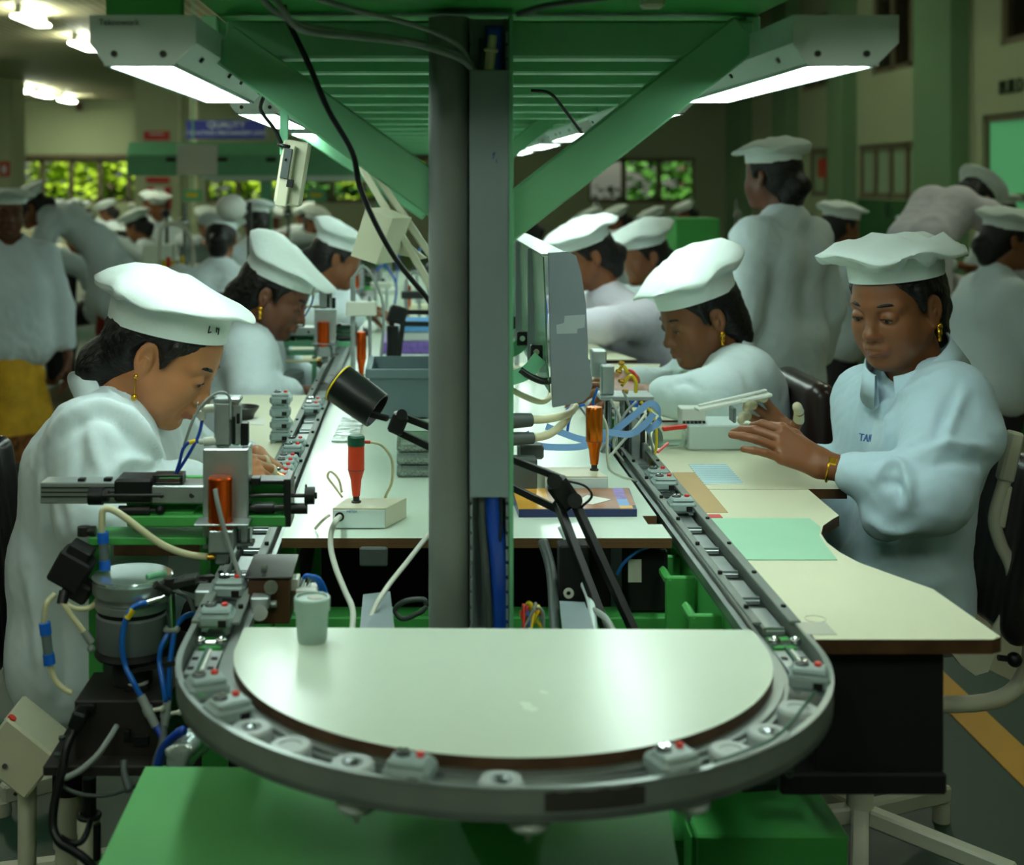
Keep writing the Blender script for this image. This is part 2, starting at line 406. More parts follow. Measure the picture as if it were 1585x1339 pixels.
# ---------------------------------------------------------------- distance-field modelling
class Field:
    def __init__(s, lo, hi, h):
        s.lo = np.array(lo, float); s.h = h
        s.n = np.maximum(4, np.ceil((np.array(hi, float) - s.lo) / h).astype(int) + 1)
        s.ax = [(s.lo[i] + h * np.arange(s.n[i])).astype(np.float32) for i in range(3)]
        s.f = np.full(tuple(s.n), 1.0, np.float32)
    def _sub(s, lo, hi):
        sl = []
        for i in range(3):
            a = int(max(0, math.floor((lo[i] - s.lo[i]) / s.h))); b = int(min(s.n[i], math.ceil((hi[i] - s.lo[i]) / s.h) + 1))
            if b <= a: return None
            sl.append(slice(a, b))
        X = s.ax[0][sl[0]][:, None, None]; Y = s.ax[1][sl[1]][None, :, None]; Z = s.ax[2][sl[2]][None, None, :]
        return tuple(sl), X, Y, Z
    def _apply(s, sl, d, k, op):
        f = s.f[sl]
        if op == 'add':
            if k > 0:
                hh = np.clip(0.5 + 0.5 * (f - d) / k, 0, 1); s.f[sl] = f * (1 - hh) + d * hh - k * hh * (1 - hh)
            else: s.f[sl] = np.minimum(f, d)
        else:
            d = -d
            if k > 0:
                hh = np.clip(0.5 - 0.5 * (f - d) / k, 0, 1); s.f[sl] = f * (1 - hh) + d * hh + k * hh * (1 - hh)
            else: s.f[sl] = np.maximum(f, d)
    def cap(s, a, b, ra, rb=None, k=0.01, op='add', pad=0.03):
        a = np.array(a, float); b = np.array(b, float); rb = ra if rb is None else rb
        R = max(ra, rb) + k + pad
        q = s._sub(np.minimum(a, b) - R, np.maximum(a, b) + R)
        if q is None: return s
        sl, X, Y, Z = q; ab = b - a; L2 = max(1e-12, float(ab @ ab))
        px, py, pz = X - a[0], Y - a[1], Z - a[2]
        t = np.clip((px * ab[0] + py * ab[1] + pz * ab[2]) / L2, 0, 1)
        d = np.sqrt((px - t * ab[0]) ** 2 + (py - t * ab[1]) ** 2 + (pz - t * ab[2]) ** 2) - (ra + t * (rb - ra))
        s._apply(sl, d.astype(np.float32), k, op); return s
    def ell(s, c, r, R=None, k=0.01, op='add', pad=0.03):
        c = np.array(c, float); r = np.array(r, float) if hasattr(r, '__len__') else np.array([r] * 3, float)
        B = r.max() + k + pad
        q = s._sub(c - B, c + B)
        if q is None: return s
        sl, X, Y, Z = q; px, py, pz = X - c[0], Y - c[1], Z - c[2]
        if R is not None:
            R = np.array(R, float); px, py, pz = [px * R[0][i] + py * R[1][i] + pz * R[2][i] for i in range(3)]
        k0 = np.sqrt((px / r[0]) ** 2 + (py / r[1]) ** 2 + (pz / r[2]) ** 2)
        k1 = np.sqrt((px / r[0] ** 2) ** 2 + (py / r[1] ** 2) ** 2 + (pz / r[2] ** 2) ** 2)
        d = k0 * (k0 - 1) / np.maximum(k1, 1e-6)
        s._apply(sl, d.astype(np.float32), k, op); return s
    def half(s, o, n, k=0.0):
        """keep the side the normal points away from"""
        n = np.array(n, float); n = n / np.linalg.norm(n); o = np.array(o, float)
        X = s.ax[0][:, None, None]; Y = s.ax[1][None, :, None]; Z = s.ax[2][None, None, :]
        d = ((X - o[0]) * n[0] + (Y - o[1]) * n[1] + (Z - o[2]) * n[2]).astype(np.float32)
        s._apply((slice(None),) * 3, -d, k, 'sub'); return s
    def mesh(s, smooth=1):
        f = s.f; ins = f < 0; nx, ny, nz = f.shape
        c = np.zeros((nx - 1, ny - 1, nz - 1), np.uint8)
        for dx in (0, 1):
            for dy in (0, 1):
                for dz in (0, 1): c += ins[dx:nx - 1 + dx, dy:ny - 1 + dy, dz:nz - 1 + dz]
        act = (c > 0) & (c < 8); I = np.argwhere(act)
        if len(I) == 0: return np.zeros((0, 3)), np.zeros((0, 4), int)
        vid = np.full(act.shape, -1, np.int64); vid[act] = np.arange(len(I))
        pos = np.zeros((len(I), 3)); cnt = np.zeros(len(I))
        cor = [(a, b, d) for a in (0, 1) for b in (0, 1) for d in (0, 1)]
        for p in cor:
            for ax in range(3):
                if p[ax] == 1: continue
                q = list(p); q[ax] = 1
                fa = f[I[:, 0] + p[0], I[:, 1] + p[1], I[:, 2] + p[2]]; fb = f[I[:, 0] + q[0], I[:, 1] + q[1], I[:, 2] + q[2]]
                mk = (fa < 0) != (fb < 0)
                t = np.where(mk, fa / np.where(mk, fa - fb, 1), 0)
                for j in range(3): pos[:, j] += np.where(mk, p[j] + (t if j == ax else 0), 0)
                cnt += mk
        pos = pos / cnt[:, None]; vs = s.lo + (I + pos) * s.h
        quads = []
        for ax in range(3):
            o1, o2 = (ax + 1) % 3, (ax + 2) % 3
            a = np.moveaxis(ins, (ax, o1, o2), (0, 1, 2)); vv = np.moveaxis(vid, (ax, o1, o2), (0, 1, 2))
            ch = a[:-1, 1:-1, 1:-1] != a[1:, 1:-1, 1:-1]
            J = np.argwhere(ch); st = a[:-1, 1:-1, 1:-1][ch]
            i, j, k = J[:, 0], J[:, 1] + 1, J[:, 2] + 1
            q = np.stack([vv[i, j - 1, k - 1], vv[i, j, k - 1], vv[i, j, k], vv[i, j - 1, k]], 1)
            q[~st] = q[~st][:, ::-1]; quads.append(q)
        fs = np.concatenate(quads); fs = fs[(fs >= 0).all(1)]
        for _ in range(smooth):
            acc = np.zeros_like(vs); cn = np.zeros(len(vs))
            for a_, b_ in ((0, 1), (1, 2), (2, 3), (3, 0)):
                np.add.at(acc, fs[:, a_], vs[fs[:, b_]]); np.add.at(acc, fs[:, b_], vs[fs[:, a_]])
                np.add.at(cn, fs[:, a_], 1); np.add.at(cn, fs[:, b_], 1)
            vs = vs * 0.45 + 0.55 * acc / np.maximum(cn, 1)[:, None]
        return vs, fs
def vnormals(vs, fs):
    a = vs[fs[:, 2]] - vs[fs[:, 0]]; b = vs[fs[:, 3]] - vs[fs[:, 1]]; n = np.cross(a, b)
    vn = np.zeros_like(vs)
    for i in range(4): np.add.at(vn, fs[:, i], n)
    return vn / np.maximum(np.linalg.norm(vn, axis=1), 1e-12)[:, None]
def wnoise(p, f, seed=0):
    """smooth pseudo-noise from warped sines, about -1..1"""
    rg = np.random.RandomState(seed); out = np.zeros(len(p))
    w = p + 0.35 / f * np.stack([np.sin(p @ rg.randn(3) * f * 0.7 + rg.rand() * 6) for _ in range(3)], 1)
    for i in range(4):
        d = rg.randn(3); d /= np.linalg.norm(d)
        out += np.sin(w @ d * f * (0.7 + 0.35 * i) + rg.rand() * 6.28)
    return out / 2.6
def folds(vs, fs, amp, f, seed=0, mask=None):
    n = vnormals(vs, fs); r = 1 - np.abs(wnoise(vs, f, seed)) * 2.0
    d = amp * (np.clip(r, -0.3, 1)) + amp * 0.5 * wnoise(vs, f * 2.3, seed + 5)
    if mask is not None: d = d * mask
    return vs + n * d[:, None]
# ================================================================ THE SETTING (hall)
M['floor'] = mat('green_floor_paint', (26, 58, 43), 0.42, var=0.10, vscale=1.2, rvar=0.06)
M['wall'] = mat('wall_cream_paint', (166, 176, 142), 0.7, var=0.04, vscale=0.6)
M['wallg'] = mat('pilaster_green_paint', (112, 146, 108), 0.7, var=0.04, vscale=0.6)
M['ceilm'] = stripe_mat('slatted_ceiling', (214, 204, 166), (120, 112, 84), 3.2, 'X', 0.6, 0.35)
M['ceilr'] = mat('hall_ceiling', (150, 152, 128), 0.7)
M['darkglass'] = mat('dark_upper_glass', (34, 26, 20), 0.12, spec=0.8)
M['frame'] = mat('window_frame_brown', (112, 104, 80), 0.5)
M['glass'] = mat('window_glass', (235, 245, 235), 0.03, trans=1.0, ior=1.02)
M['leaf'] = mat('leaf_yellow_green', (150, 178, 40), 0.6, var=0.5, vscale=1.6)
M['leafd'] = mat('leaf_green', (66, 116, 44), 0.6, var=0.5, vscale=1.8)
M['bark'] = mat('tree_bark', (82, 70, 52), 0.8)
M['lawn'] = mat('lawn', (96, 122, 52), 0.9, var=0.3, vscale=0.8)
M['yline'] = mat('yellow_floor_line', (206, 150, 32), 0.45, var=0.08, vscale=5)
FY, RX, LX, BY = 28.0, 6.5, -11.0, -3.0
def struct(name, mb, m, **k): return obj(name, mb, m, kind='structure', **k)
struct('floor', MB().bb((LX, BY, -0.1), (RX, FY, 0)), 'floor')
# far wall with two runs of windows
WZ0, WZ1 = 0.95, 1.87          # sill and head of the far windows
fw = MB()
def wallpiece(x0, x1, z0, z1): fw.bb((x0, FY, z0), (x1, FY + 0.25, z1))
wx = [(-8.35, -4.75), (-4.35, 0.2), (3.55, 5.75)]
xs = [LX] + [a for w in wx for a in w] + [RX]
for i in range(0, len(xs), 2): wallpiece(xs[i], xs[i + 1], 0, 5.2)
for a, b in wx: wallpiece(a, b, 0, WZ0); wallpiece(a, b, WZ1, 5.2)
struct('wall_far', fw, 'wall')
def window(name, a, b, n):
    f = MB()
    for i in range(n + 1):
        x = a + (b - a) * i / n; f.bb((x - 0.05, FY + 0.05, WZ0), (x + 0.05, FY + 0.14, WZ1))
    for z in (WZ0, WZ1 - 0.08): f.bb((a, FY + 0.05, z), (b, FY + 0.14, z + 0.08))
    w = struct(name, f, 'frame')
    obj('window_pane', MB().bb((a, FY + 0.09, WZ0), (b, FY + 0.10, WZ1)), 'glass', w)
window('window_1', -8.35, -4.75, 6); window('window_2', -4.35, 0.2, 7); window('window_3', 3.55, 5.75, 3)
struct('wall_left', MB().bb((LX - 0.2, BY, 0), (LX, FY, 5.2)), 'wall')
struct('wall_back', MB().bb((LX, BY - 0.2, 0), (RX, BY, 5.2)), 'wall')
struct('ceiling', MB().bb((LX, BY, 3.07), (1.6, FY, 3.2)), 'ceilm')
struct('ceiling_high', MB().bb((1.6, BY, 5.1), (RX, FY, 5.2)), 'ceilr')
struct('wall_upper', MB().bb((1.5, BY, 3.05), (1.7, FY, 5.15)), 'wall')
# right wall: built in z bands so that the windows are real openings
def ry(px): return RX * FPX / (px - VX)
rw = MB()
upper = [(ry(1437), ry(1350)), (ry(1300), ry(1240)), (ry(1700), ry(1548))]
lower = [(ry(1426), ry(1328)), (ry(1296), ry(1252)), (ry(1700), ry(1520))]
def band(z0, z1, holes):
    y = BY
    for a, b in sorted(holes): rw.bb((RX, y, z0), (RX + 0.25, a, z1)); y = b
    rw.bb((RX, y, z0), (RX + 0.25, FY + 0.25, z1))
band(0, 0.0 + 1.15, [lower[2]]); band(1.15, 1.92, [lower[0], lower[1], lower[2]]); band(1.92, 2.15, [lower[2]])
band(2.15, 2.90, []); band(2.90, 4.1, upper); band(4.1, 5.2, [])
struct('wall_right', rw, 'wall')
def side_window(name, a, b, z0, z1, n, glass, rails=()):
    f = MB()
    for i in range(n + 1):
        y = a + (b - a) * i / n; f.bb((RX + 0.03, y - 0.05, z0), (RX + 0.13, y + 0.05, z1))
    for z in (z0, z1 - 0.08) + tuple(rails): f.bb((RX + 0.03, a, z), (RX + 0.13, b, z + 0.08))
    w = struct(name, f, 'frame'); obj('window_pane', MB().bb((RX + 0.07, a, z0), (RX + 0.09, b, z1)), glass, w)
for i, (a, b) in enumerate(upper): side_window('window_%d' % (4 + i), a, b, 2.90, 4.1, 3, 'darkglass')
M['frostglass'] = mat('frosted_partition_glass', (150, 176, 146), 0.25)
M['greenglass'] = mat('green_door_glass', (38, 92, 52), 0.25)
side_window('window_7', lower[0][0], lower[0][1], 1.15, 1.92, 4, 'frostglass')
side_window('window_8', lower[1][0], lower[1][1], 1.15, 1.92, 2, 'frostglass')
side_window('window_9', lower[2][0], lower[2][1], 0.0, 2.15, 2, 'screen', (1.18,))
pl = MB()
for a, b in ((1440, 1500), (1302, 1326), (1214, 1236), (1140, 1164)): pl.bb((RX - 0.22, ry(b), 0), (RX, ry(a), 5.1))
struct('trim_1', pl, 'wallg')
dr = MB(); dr.bb((RX - 0.03, ry(1424), 0), (RX, ry(1330), 1.14)); d1 = struct('door_1', dr, 'greenglass')
hd = MB(); hd.bar((RX - 0.06, ry(1378) , 0.9), (RX - 0.06, ry(1378), 1.1), 0.03, 0.03, up=(1, 0, 0)); obj('door_handle', hd, 'steel', d1)
obj('wall_lettering', text_mb('BUILD', 0.22, (RX - 0.012, ry(1548), 2.36), (0, -1, 0), (0, 0, 1), 0.02), 'greentext', label='dark green letters high on the right wall above the lit window', cat='sign')
rs = thing('notice_sign', 'small orange red notice on a pilaster of the right wall', 'sign', (RX - 0.23, ry(1300), 1.7))
obj('board', MB().bb((RX - 0.245, ry(1302), 1.45), (RX - 0.222, ry(1290), 1.75)), 'signred', rs)
M['aisle'] = mat('beige_aisle_floor', (128, 122, 98), 0.3, var=0.08, vscale=2)
q_ = [PZ(1462, 1004, 0), PZ(1640, 1090, 0), Vector((3.4, 3.9, 0)), Vector((3.4, 9, 0)), Vector((1.56, 9, 0))]
struct('floor_aisle', MB().prism([Vector((p.x, p.y, 0.0002)) for p in q_], (0, 0, 0.0006)), 'aisle')
struct('floor_aisle', MB().bb((-2.7, 6.9, 0.0002), (-1.66, 9.2, 0.0008)), 'aisle')
# pillars
p1_ = MB(); p1_.bb((-4.16, 20.0, 0), (-3.50, 20.7, 3.07)); p1_.bb((-3.50, 20.15, 0), (-3.36, 20.7, 3.07))
struct('pillar_1', p1_, 'wall')
struct('pillar_2', MB().bb((-7.4, 22.0, 0), (-6.58, 22.8, 3.07)), 'wall')
struct('trim_2', MB().bb((LX, FY - 0.04, WZ1), (0.4, FY, WZ1 + 0.08)), 'frame')
def sign(name, label, x0, x1, z0, z1, y, m, ins=None):
    t = thing(name, label, 'sign', ((x0 + x1) / 2, y, z0)); obj('panel', MB().bb((x0, y - 0.02, z0), (x1, y, z1), 0.004), m, t)
    if ins:
        for mb, mm in ins: obj('lettering', mb, mm, t)
    return t
def sx(px, Y): return (px - VX) * Y / FPX
def sz(py, Y): return CH - (py - VY) * Y / FPX
yy = 19.985
sign('red_sign', 'red sign with pale lettering on the pillar above the green hood', sx(223, 20), sx(263, 20), sz(217, 20), sz(203, 20), yy, 'signred',
     [(MB().bb((sx(232, 20), yy - 0.026, sz(208.5, 20)), (sx(254, 20), yy - 0.0205, sz(206.5, 20))), 'whitetext')])
t = sign('red_sign', 'red strip of a notice on the pillar just below the green hood', sx(227, 20), sx(263, 20), sz(283, 20), sz(274, 20), yy, 'signred')
t = sign('notice_sign', 'white notice framed with red panels low on the pillar behind the workers', sx(228, 20), sx(265, 20), sz(325, 20), sz(289, 20), yy, 'signred',
     [(MB().bb((sx(239, 20), yy - 0.026, sz(325, 20)), (sx(255, 20), yy - 0.0205, sz(290, 20))), 'paper')])
t = sign('red_sign', 'small red sign on the far left pillar', sx(0, 22), sx(16, 22), sz(273, 22), sz(250, 22), 21.985, 'signred',
     [(MB().bb((sx(4, 22), 21.958, sz(268, 22)), (sx(11, 22), 21.964, sz(256, 22))), 'whitetext')])
yb = 17.0
t = thing('hanging_sign', 'blue hanging sign with two lines of pale capital letters', 'sign', (sx(349, yb), yb, sz(215, yb)))
obj('panel', MB().bb((sx(288, yb), yb, sz(215, yb)), (sx(411, yb), yb + 0.03, sz(186, yb)), 0.006), 'signblue', t)
obj('lettering', text_mb('QUALITY', 0.115, (sx(350, yb), yb - 0.006, sz(197.5, yb)), (1, 0, 0), (0, 0, 1), 0.004, 'CENTER'), 'whitetext', t)
obj('lettering', text_mb('COUNTING MECHANISM LINES', 0.075, (sx(349, yb), yb - 0.006, sz(209, yb)), (1, 0, 0), (0, 0, 1), 0.004, 'CENTER'), 'whitetext', t)
hr = MB(); hr.cyl((sx(300, yb), yb + 0.015, sz(186, yb)), (sx(300, yb), yb + 0.015, 3.07), 0.006, n=6); hr.cyl((sx(400, yb), yb + 0.015, sz(186, yb)), (sx(400, yb), yb + 0.015, 3.07), 0.006, n=6)
obj('hanger_rods', hr, 'darkmetal', t)
# ceiling battens
def batten(x, y, z, label, grp, L=1.2, gm='tubeglow'):
    t = thing('ceiling_light', label, 'ceiling light', (x, y, z), 0, grp)
    obj('housing', MB().bb((x - 0.035, y - L / 2, z - 0.10), (x + 0.035, y + L / 2, z), 0.008), 'white', t)
    obj('tube', MB().bb((x - 0.075, y - L / 2 + 0.03, z - 0.125), (x + 0.075, y + L / 2 - 0.03, z - 0.10), 0.008), gm, t)
bl = [(-3.75, 13.2, 'ceiling light at the top left corner, cut by the frame'), (-3.85, 15.7, 'second ceiling light in from the top left corner, beside the lamp housing'),
      (-6.8, 23.4, 'first of three small lights in a row on the slatted ceiling, counted from the left'), (-6.8, 24.7, 'middle of three small lights in a row on the slatted ceiling'), (-6.8, 26.4, 'last of three lights in a row, just above the far wall')]
for x, y, l in bl: batten(x, y, 3.07, l, 'strip lights on the slatted ceiling', 0.9)
batten(-3.8, 10.2, 3.07, 'strip light on the slatted ceiling above the left workers', 'strip lights on the slatted ceiling')
batten(-6.8, 14.0, 3.07, 'strip light on the slatted ceiling far over the left aisle', 'strip lights on the slatted ceiling')
batten(-2.0, 21.0, 3.07, 'strip light on the slatted ceiling behind the gantry', 'strip lights on the slatted ceiling')
batten(-5.0, 5.0, 3.07, 'unseen fill strip light added over the left aisle near the camera', 'strip lights on the slatted ceiling', 1.2, 'tubefill')  # added for fill on the near left, never in view
batten(-6.2, 17.0, 3.07, 'strip light added out of view in front of the pillar to brighten the hall', 'strip lights on the slatted ceiling')  # added out of view to light the pillar and far hall
batten(-1.0, 14.0, 3.07, 'unseen strip light added over the green hood to brighten the far hall', 'strip lights on the slatted ceiling')  # added behind the gantry to lift the far hall
batten(-3.0, 0.4, 3.07, 'unseen fill strip light added left of the camera', 'strip lights on the slatted ceiling', 1.2, 'tubefill')  # added for front fill from the left, out of view
batten(0.6, -0.8, 3.07, 'unseen fill strip light added behind the camera', 'strip lights on the slatted ceiling', 1.2, 'tubefill')  # added as front fill behind the lens
batten(-0.9, -0.8, 3.07, 'second unseen fill strip light added behind the camera', 'strip lights on the slatted ceiling', 1.2, 'tubefill')  # second batten added as front fill behind the lens
batten(3.6, 1.0, 5.1, 'unseen fill strip light added on the high ceiling right of the camera', 'strip lights on the high ceiling', 1.2, 'tubefill')  # added for fill from the right, out of view
batten(3.6, 6.5, 5.1, 'strip light on the high ceiling over the right aisle', 'strip lights on the high ceiling')
batten(3.6, 12.0, 5.1, 'strip light on the high ceiling over the middle of the right aisle', 'strip lights on the high ceiling')
batten(3.6, 18.0, 5.1, 'strip light on the high ceiling over the far end of the right aisle', 'strip lights on the high ceiling')
# smoke detector on far wall
t = thing('wall_box', 'small brown box on the far wall under the last ceiling light', 'box', (sx(122, 27.9), 27.9, sz(170, 27.9)))
obj('casing', MB().bb((sx(118, 27.9), 27.86, sz(171, 27.9)), (sx(127, 27.9), 28.0, sz(158, 27.9)), 0.01), 'edge', t)
# outside
struct('lawn', MB().bb((-16, FY + 0.3, -0.3), (12, 60, -0.2)), 'lawn')
def tree(x, y, h, m, label, seed):
    rg = random.Random(seed); t = thing('garden_tree', label, 'tree', (x, y, -0.2), 0, 'trees outside the far windows')
    tr = MB(); tr.tube([(x, y, -0.2), (x + rg.uniform(-.1, .1), y, h * 0.5), (x + rg.uniform(-.3, .3), y, h)], 0.12, 8); obj('trunk', tr, 'bark', t)
    f = MB()
    for k in range(700):
        a = rg.uniform(0, 6.28); rr = 1.7 * math.sqrt(rg.random()); zz = rg.uniform(0.35, 4.2)
        c = Vector((x + rr * math.cos(a), y + rr * math.sin(a) * 0.7, zz)); s = rg.uniform(0.14, 0.32)
        d = Vector((rg.uniform(-1, 1), rg.uniform(-1, 1), rg.uniform(-1, 1))).normalized(); u, v = basis(d)
        f.add([c + u * s, c + v * s * 0.5, c - u * s, c - v * s * 0.5], [(0, 1, 2, 3)])
    obj('foliage', f, m, t)
tl = ['leftmost yellow green tree outside the far left windows', 'second tree outside the far left windows', 'third tree outside the far left windows', 'fourth tree outside the far left windows, beside the pillar',
      'bright tree seen under the green hood', 'darker tree seen under the green hood', 'tree outside behind the left working line', 'tree outside behind the steel pole', 'green tree outside the right far window', 'darker green tree outside the right far window', 'last tree outside the right far window']
for i, x in enumerate((-10.2, -8.4, -6.8, -5.4, -3.6, -2.2, -0.8, 1.2, 4.2, 5.6, 7.2)):
    tree(x * 1.6 + 1.0, 34 + (i % 3) * 2.6, 3.2, 'leafd' if i in (0, 5, 9, 8) else 'leaf', tl[i], i)
fl = MB(); fl.bb((1.40, 1.0, 0.0005), (1.50, 16, 0.003))
obj('floor_marking', fl, 'yline', label='yellow painted line on the green floor at the lower right', cat='floor line', kind='structure')
fl = MB(); fl.bb((-1.62, 1.0, 0.0005), (-1.53, 14, 0.003))
obj('floor_marking', fl, 'yline', label='yellow painted line on the floor behind the left chair', cat='floor line', kind='structure')

# ================================================================ GANTRY over the line
GY0, GY1 = 2.00, 9.6
g = thing('overhead_gantry', 'green painted overhead gantry frame above the assembly line', 'gantry', (0.1, 2.0, 1.55))
f = MB()
zb = sz(92, 2.0); zt = sz(34, 2.0)
f.bb((sx(352, 2.0), 1.98, zb), (sx(1163, 2.0), 2.04, zt), 0.004)                # front beam
obj('front_beam', f, 'green_gantry', g)
f = MB()
f.bb((-0.30, 1.60, zt + 0.012), (0.51, GY1, zt + 0.05), 0.004)
obj('top_deck', f, 'green', g)
f = MB()
f.bb((-0.46, 1.55, zt + 0.052), (0.66, 1.66, zt + 0.10), 0.004)
obj('upper_beam', f, 'green_gantry', g)
y = 2.30; k = 0
while y < GY1:
    f = MB(); f.bb((-0.29, y, zb + 0.004), (0.50, y + 0.05, zb + 0.05), 0.003); obj('cross_beam', f, 'green_gantry', g)
    y += 0.30 + 0.02 * k; k += 1
for x in (-0.305, 0.495):
    f = MB(); f.bb((x - 0.012, 2.0, zb + 0.0), (x + 0.012, GY1, zt + 0.01), 0.003); obj('side_beam', f, 'green_gantry', g)
# braces
def brace(p0, p1, w, y):
    a = P(p0[0], p0[1], y); b = P(p1[0], p1[1], y)
    f = MB(); f.bar(a, b, 0.045, w, up=(0, 0, 1), ch=0.003); obj('diagonal_brace', f, 'green_gantry', g)
brace((345, 66), (700, 322), 0.060, 2.0)
brace((1152, 52), (770, 352), 0.060, 2.0)
brace((395, 150), (660, 330), 0.05, 4.4)
brace((880, 160), (720, 290), 0.05, 4.4)
obj('hook', MB().box(P(1010, 1, 1.8), (0.03, 0.03, 0.02), None, 0.004), 'beige', g)
# pole and duct
PY = 1.95; PX = sx(695, PY)
po = thing('support_pole', 'round grey steel pole holding up the green gantry', 'pole', (PX, PY, 0))
obj('shaft', MB().cyl((PX, PY, 0.012), (PX, PY, zt), 0.0292, n=40), 'pole', po)
obj('base_plate', MB().bb((PX - 0.09, PY - 0.09, 0), (PX + 0.09, PY + 0.09, 0.012), 0.003), 'darkmetal', po)
DX0, DX1, DY = sx(727, 1.92), sx(788, 1.92), 1.92
du = thing('cable_duct', 'blue grey slotted cable duct with a flat cover beside the round pole', 'cable duct', ((DX0 + DX1) / 2, DY, 0))
ztop, zcov0, zcov1 = zt, sz(770, DY), sz(108, DY)
b = MB(); b.bb((DX0 + 0.003, DY + 0.045, 0.0), (DX1 - 0.003, DY + 0.048, ztop))
obj('back_plate', b, 'duct', du)
obj('cover', MB().bb((DX0, DY - 0.001, zcov0), (DX1, DY + 0.003, zcov1), 0.0012), 'duct', du)
obj('side_strip', MB().bb((DX1, DY - 0.002, 0), (DX1 + 0.006, DY + 0.05, zt), 0.001), 'mint', du)
for x in (DX0 + 0.001, DX1 - 0.004):
    s = MB(); z = 0.0
    while z < ztop - 0.02: s.bb((x, DY + 0.004, z), (x + 0.003, DY + 0.045, z + 0.016)); z += 0.021
    for q in range(1): s.bb((x, DY + 0.036, 0), (x + 0.003, DY + 0.046, ztop))
    obj('slotted_wall', s, 'duct', du)
mk = MB(); mk.tube([P(762, 240, DY - 0.003), P(766, 236, DY - 0.003), P(763, 246, DY - 0.003)], 0.0006, 5); mk.tube([P(768, 247, DY - 0.003), P(769, 252, DY - 0.003)], 0.0006, 5)
obj('pen_mark', mk, 'inkblue', du)
hs = MB(); hs.tube([P(764, 40, 1.938), P(765, 110, 1.945), P(765, 400, 1.945), P(764, 760, 1.94), P(770, 850, 1.935), P(776, 990, 1.935), P(778, 1100, 1.935)], 0.0128, 12)
obj('air_hose', hs, 'navy', label='thick blue air hose running down inside the grey duct', cat='hose')
hs = MB(); hs.tube([P(748, 60, 1.944), P(746, 400, 1.944), P(745, 760, 1.94), P(752, 880, 1.93), P(760, 1000, 1.93)], 0.006, 8)
obj('grey_hose', hs, 'darkcable', label='thin grey hose beside the blue one in the open duct', cat='hose')
rod = MB(); rod.tube([P(774, 765, 1.925), P(776, 800, 1.922), P(774, 838, 1.925)], 0.0022, 8)
obj('cable_clip', rod, 'blackcable', label='black clip stuck in the open foot of the grey duct', cat='clip')
cn = thing('hose_connector', 'cream inline connector at the open top of the duct', 'connector', P(760, 90, 1.93))
c = MB(); c.cyl(P(757, 108, 1.932), P(760, 78, 1.932), 0.0075, n=12); c.cyl(P(760, 78, 1.932), P(763, 55, 1.932), 0.0065, n=12); c.torus(P(760, 78, 1.932), 0.008, 0.003, P(763, 55, 1.9) - P(757, 108, 1.9), 14, 6)
obj('body', c, 'cream', cn)
# lamp boxes, both rows
def lamp(y0, y1, side, label, first=False):
    zl = 1.552; w = 0.137; h = 0.062
    xi = -0.285 if side < 0 else 0.485        # inner face, next to the gantry
    t = thing('bench_lamp', label, 'lamp', (xi + side * w / 2, (y0 + y1) / 2, zl), 0, 'fluorescent lamp boxes along the gantry')
    xo = xi + side * w; ch = 0.026
    b = MB()
    xa, xb = min(xi, xo), max(xi, xo)
    prof = [(xa, zl + h), (xb, zl + h), (xb, zl + ch), (xb - ch, zl), (xa + ch * 0.7, zl), (xa, zl + ch)]
    b.prism([(x, y0, z) for x, z in prof], (0, y1 - y0, 0))
    # front end bevel
    obj('housing', b, 'lampgrey', t)
    d = MB(); d.bb((xa + ch * 0.7 + 0.006, y0 + 0.014, zl - 0.002), (xb - ch - 0.004, y1 - 0.014, zl + 0.001))
    df = obj('diffuser', d, 'glow', t)
    fr = MB()
    X0, X1 = xa + ch * 0.7, xb - ch; e = 0.006
    fr.bb((X0, y0, zl - 0.004), (X1, y0 + 0.014, zl)); fr.bb((X0, y1 - 0.014, zl - 0.004), (X1, y1, zl)); fr.bb((X0, y0, zl - 0.004), (X0 + e, y1, zl)); fr.bb((X1 - e, y0, zl - 0.004), (X1, y1, zl))
    obj('rim', fr, 'lampgrey', t)
    ez = zl + 0.012
    for x in (xa + 0.032, xb - 0.042):
        s1 = MB(); s1.cyl((x, y0 - 0.003, ez), (x, y0 + 0.002, ez), 0.0042, n=12); s1.cyl((x, y0 - 0.0035, ez), (x, y0 - 0.003, ez), 0.002, n=6); obj('screw', s1, 'darkmetal', t)
    # screws along the inner slanted face
    nx = Vector((-side, 0, -0.7)).normalized()
    for q in (0.12, 0.45, 0.62, 0.93):
        c0 = Vector((xi + side * ch * 0.35, y0 + (y1 - y0) * q, zl + ch * 0.5)); s1 = MB(); s1.cyl(c0 - nx * 0.001, c0 + nx * 0.003, 0.004, n=10); obj('screw', s1, 'darkmetal', t)
    if first:
        tx = text_mb('Teknowork', 0.011, (xa + 0.012, y0 - 0.0012, zl + h - 0.013), (1, 0, 0), (0, 0, 1), 0.0006); obj('lettering', tx, 'darkcable', t)
        br = MB(); br.bb((xa + 0.02, y0 + 0.005, zl + h), (xb - 0.02, y0 + 0.03, zl + h + 0.03)); obj('bracket', br, 'green', t)
    return t
ords = ['nearest', 'second', 'third', 'fourth', 'fifth', 'farthest']
yl = [1.75, 3.02, 4.29, 5.56, 6.83, 8.1]
for i, y0 in enumerate(yl):
    lamp(y0, y0 + 0.84, -1, '%s grey lamp box along the left side of the green gantry' % ords[i], i == 0)
    lamp(y0, y0 + 0.84, 1, '%s grey lamp box along the right side of the green gantry' % ords[i])
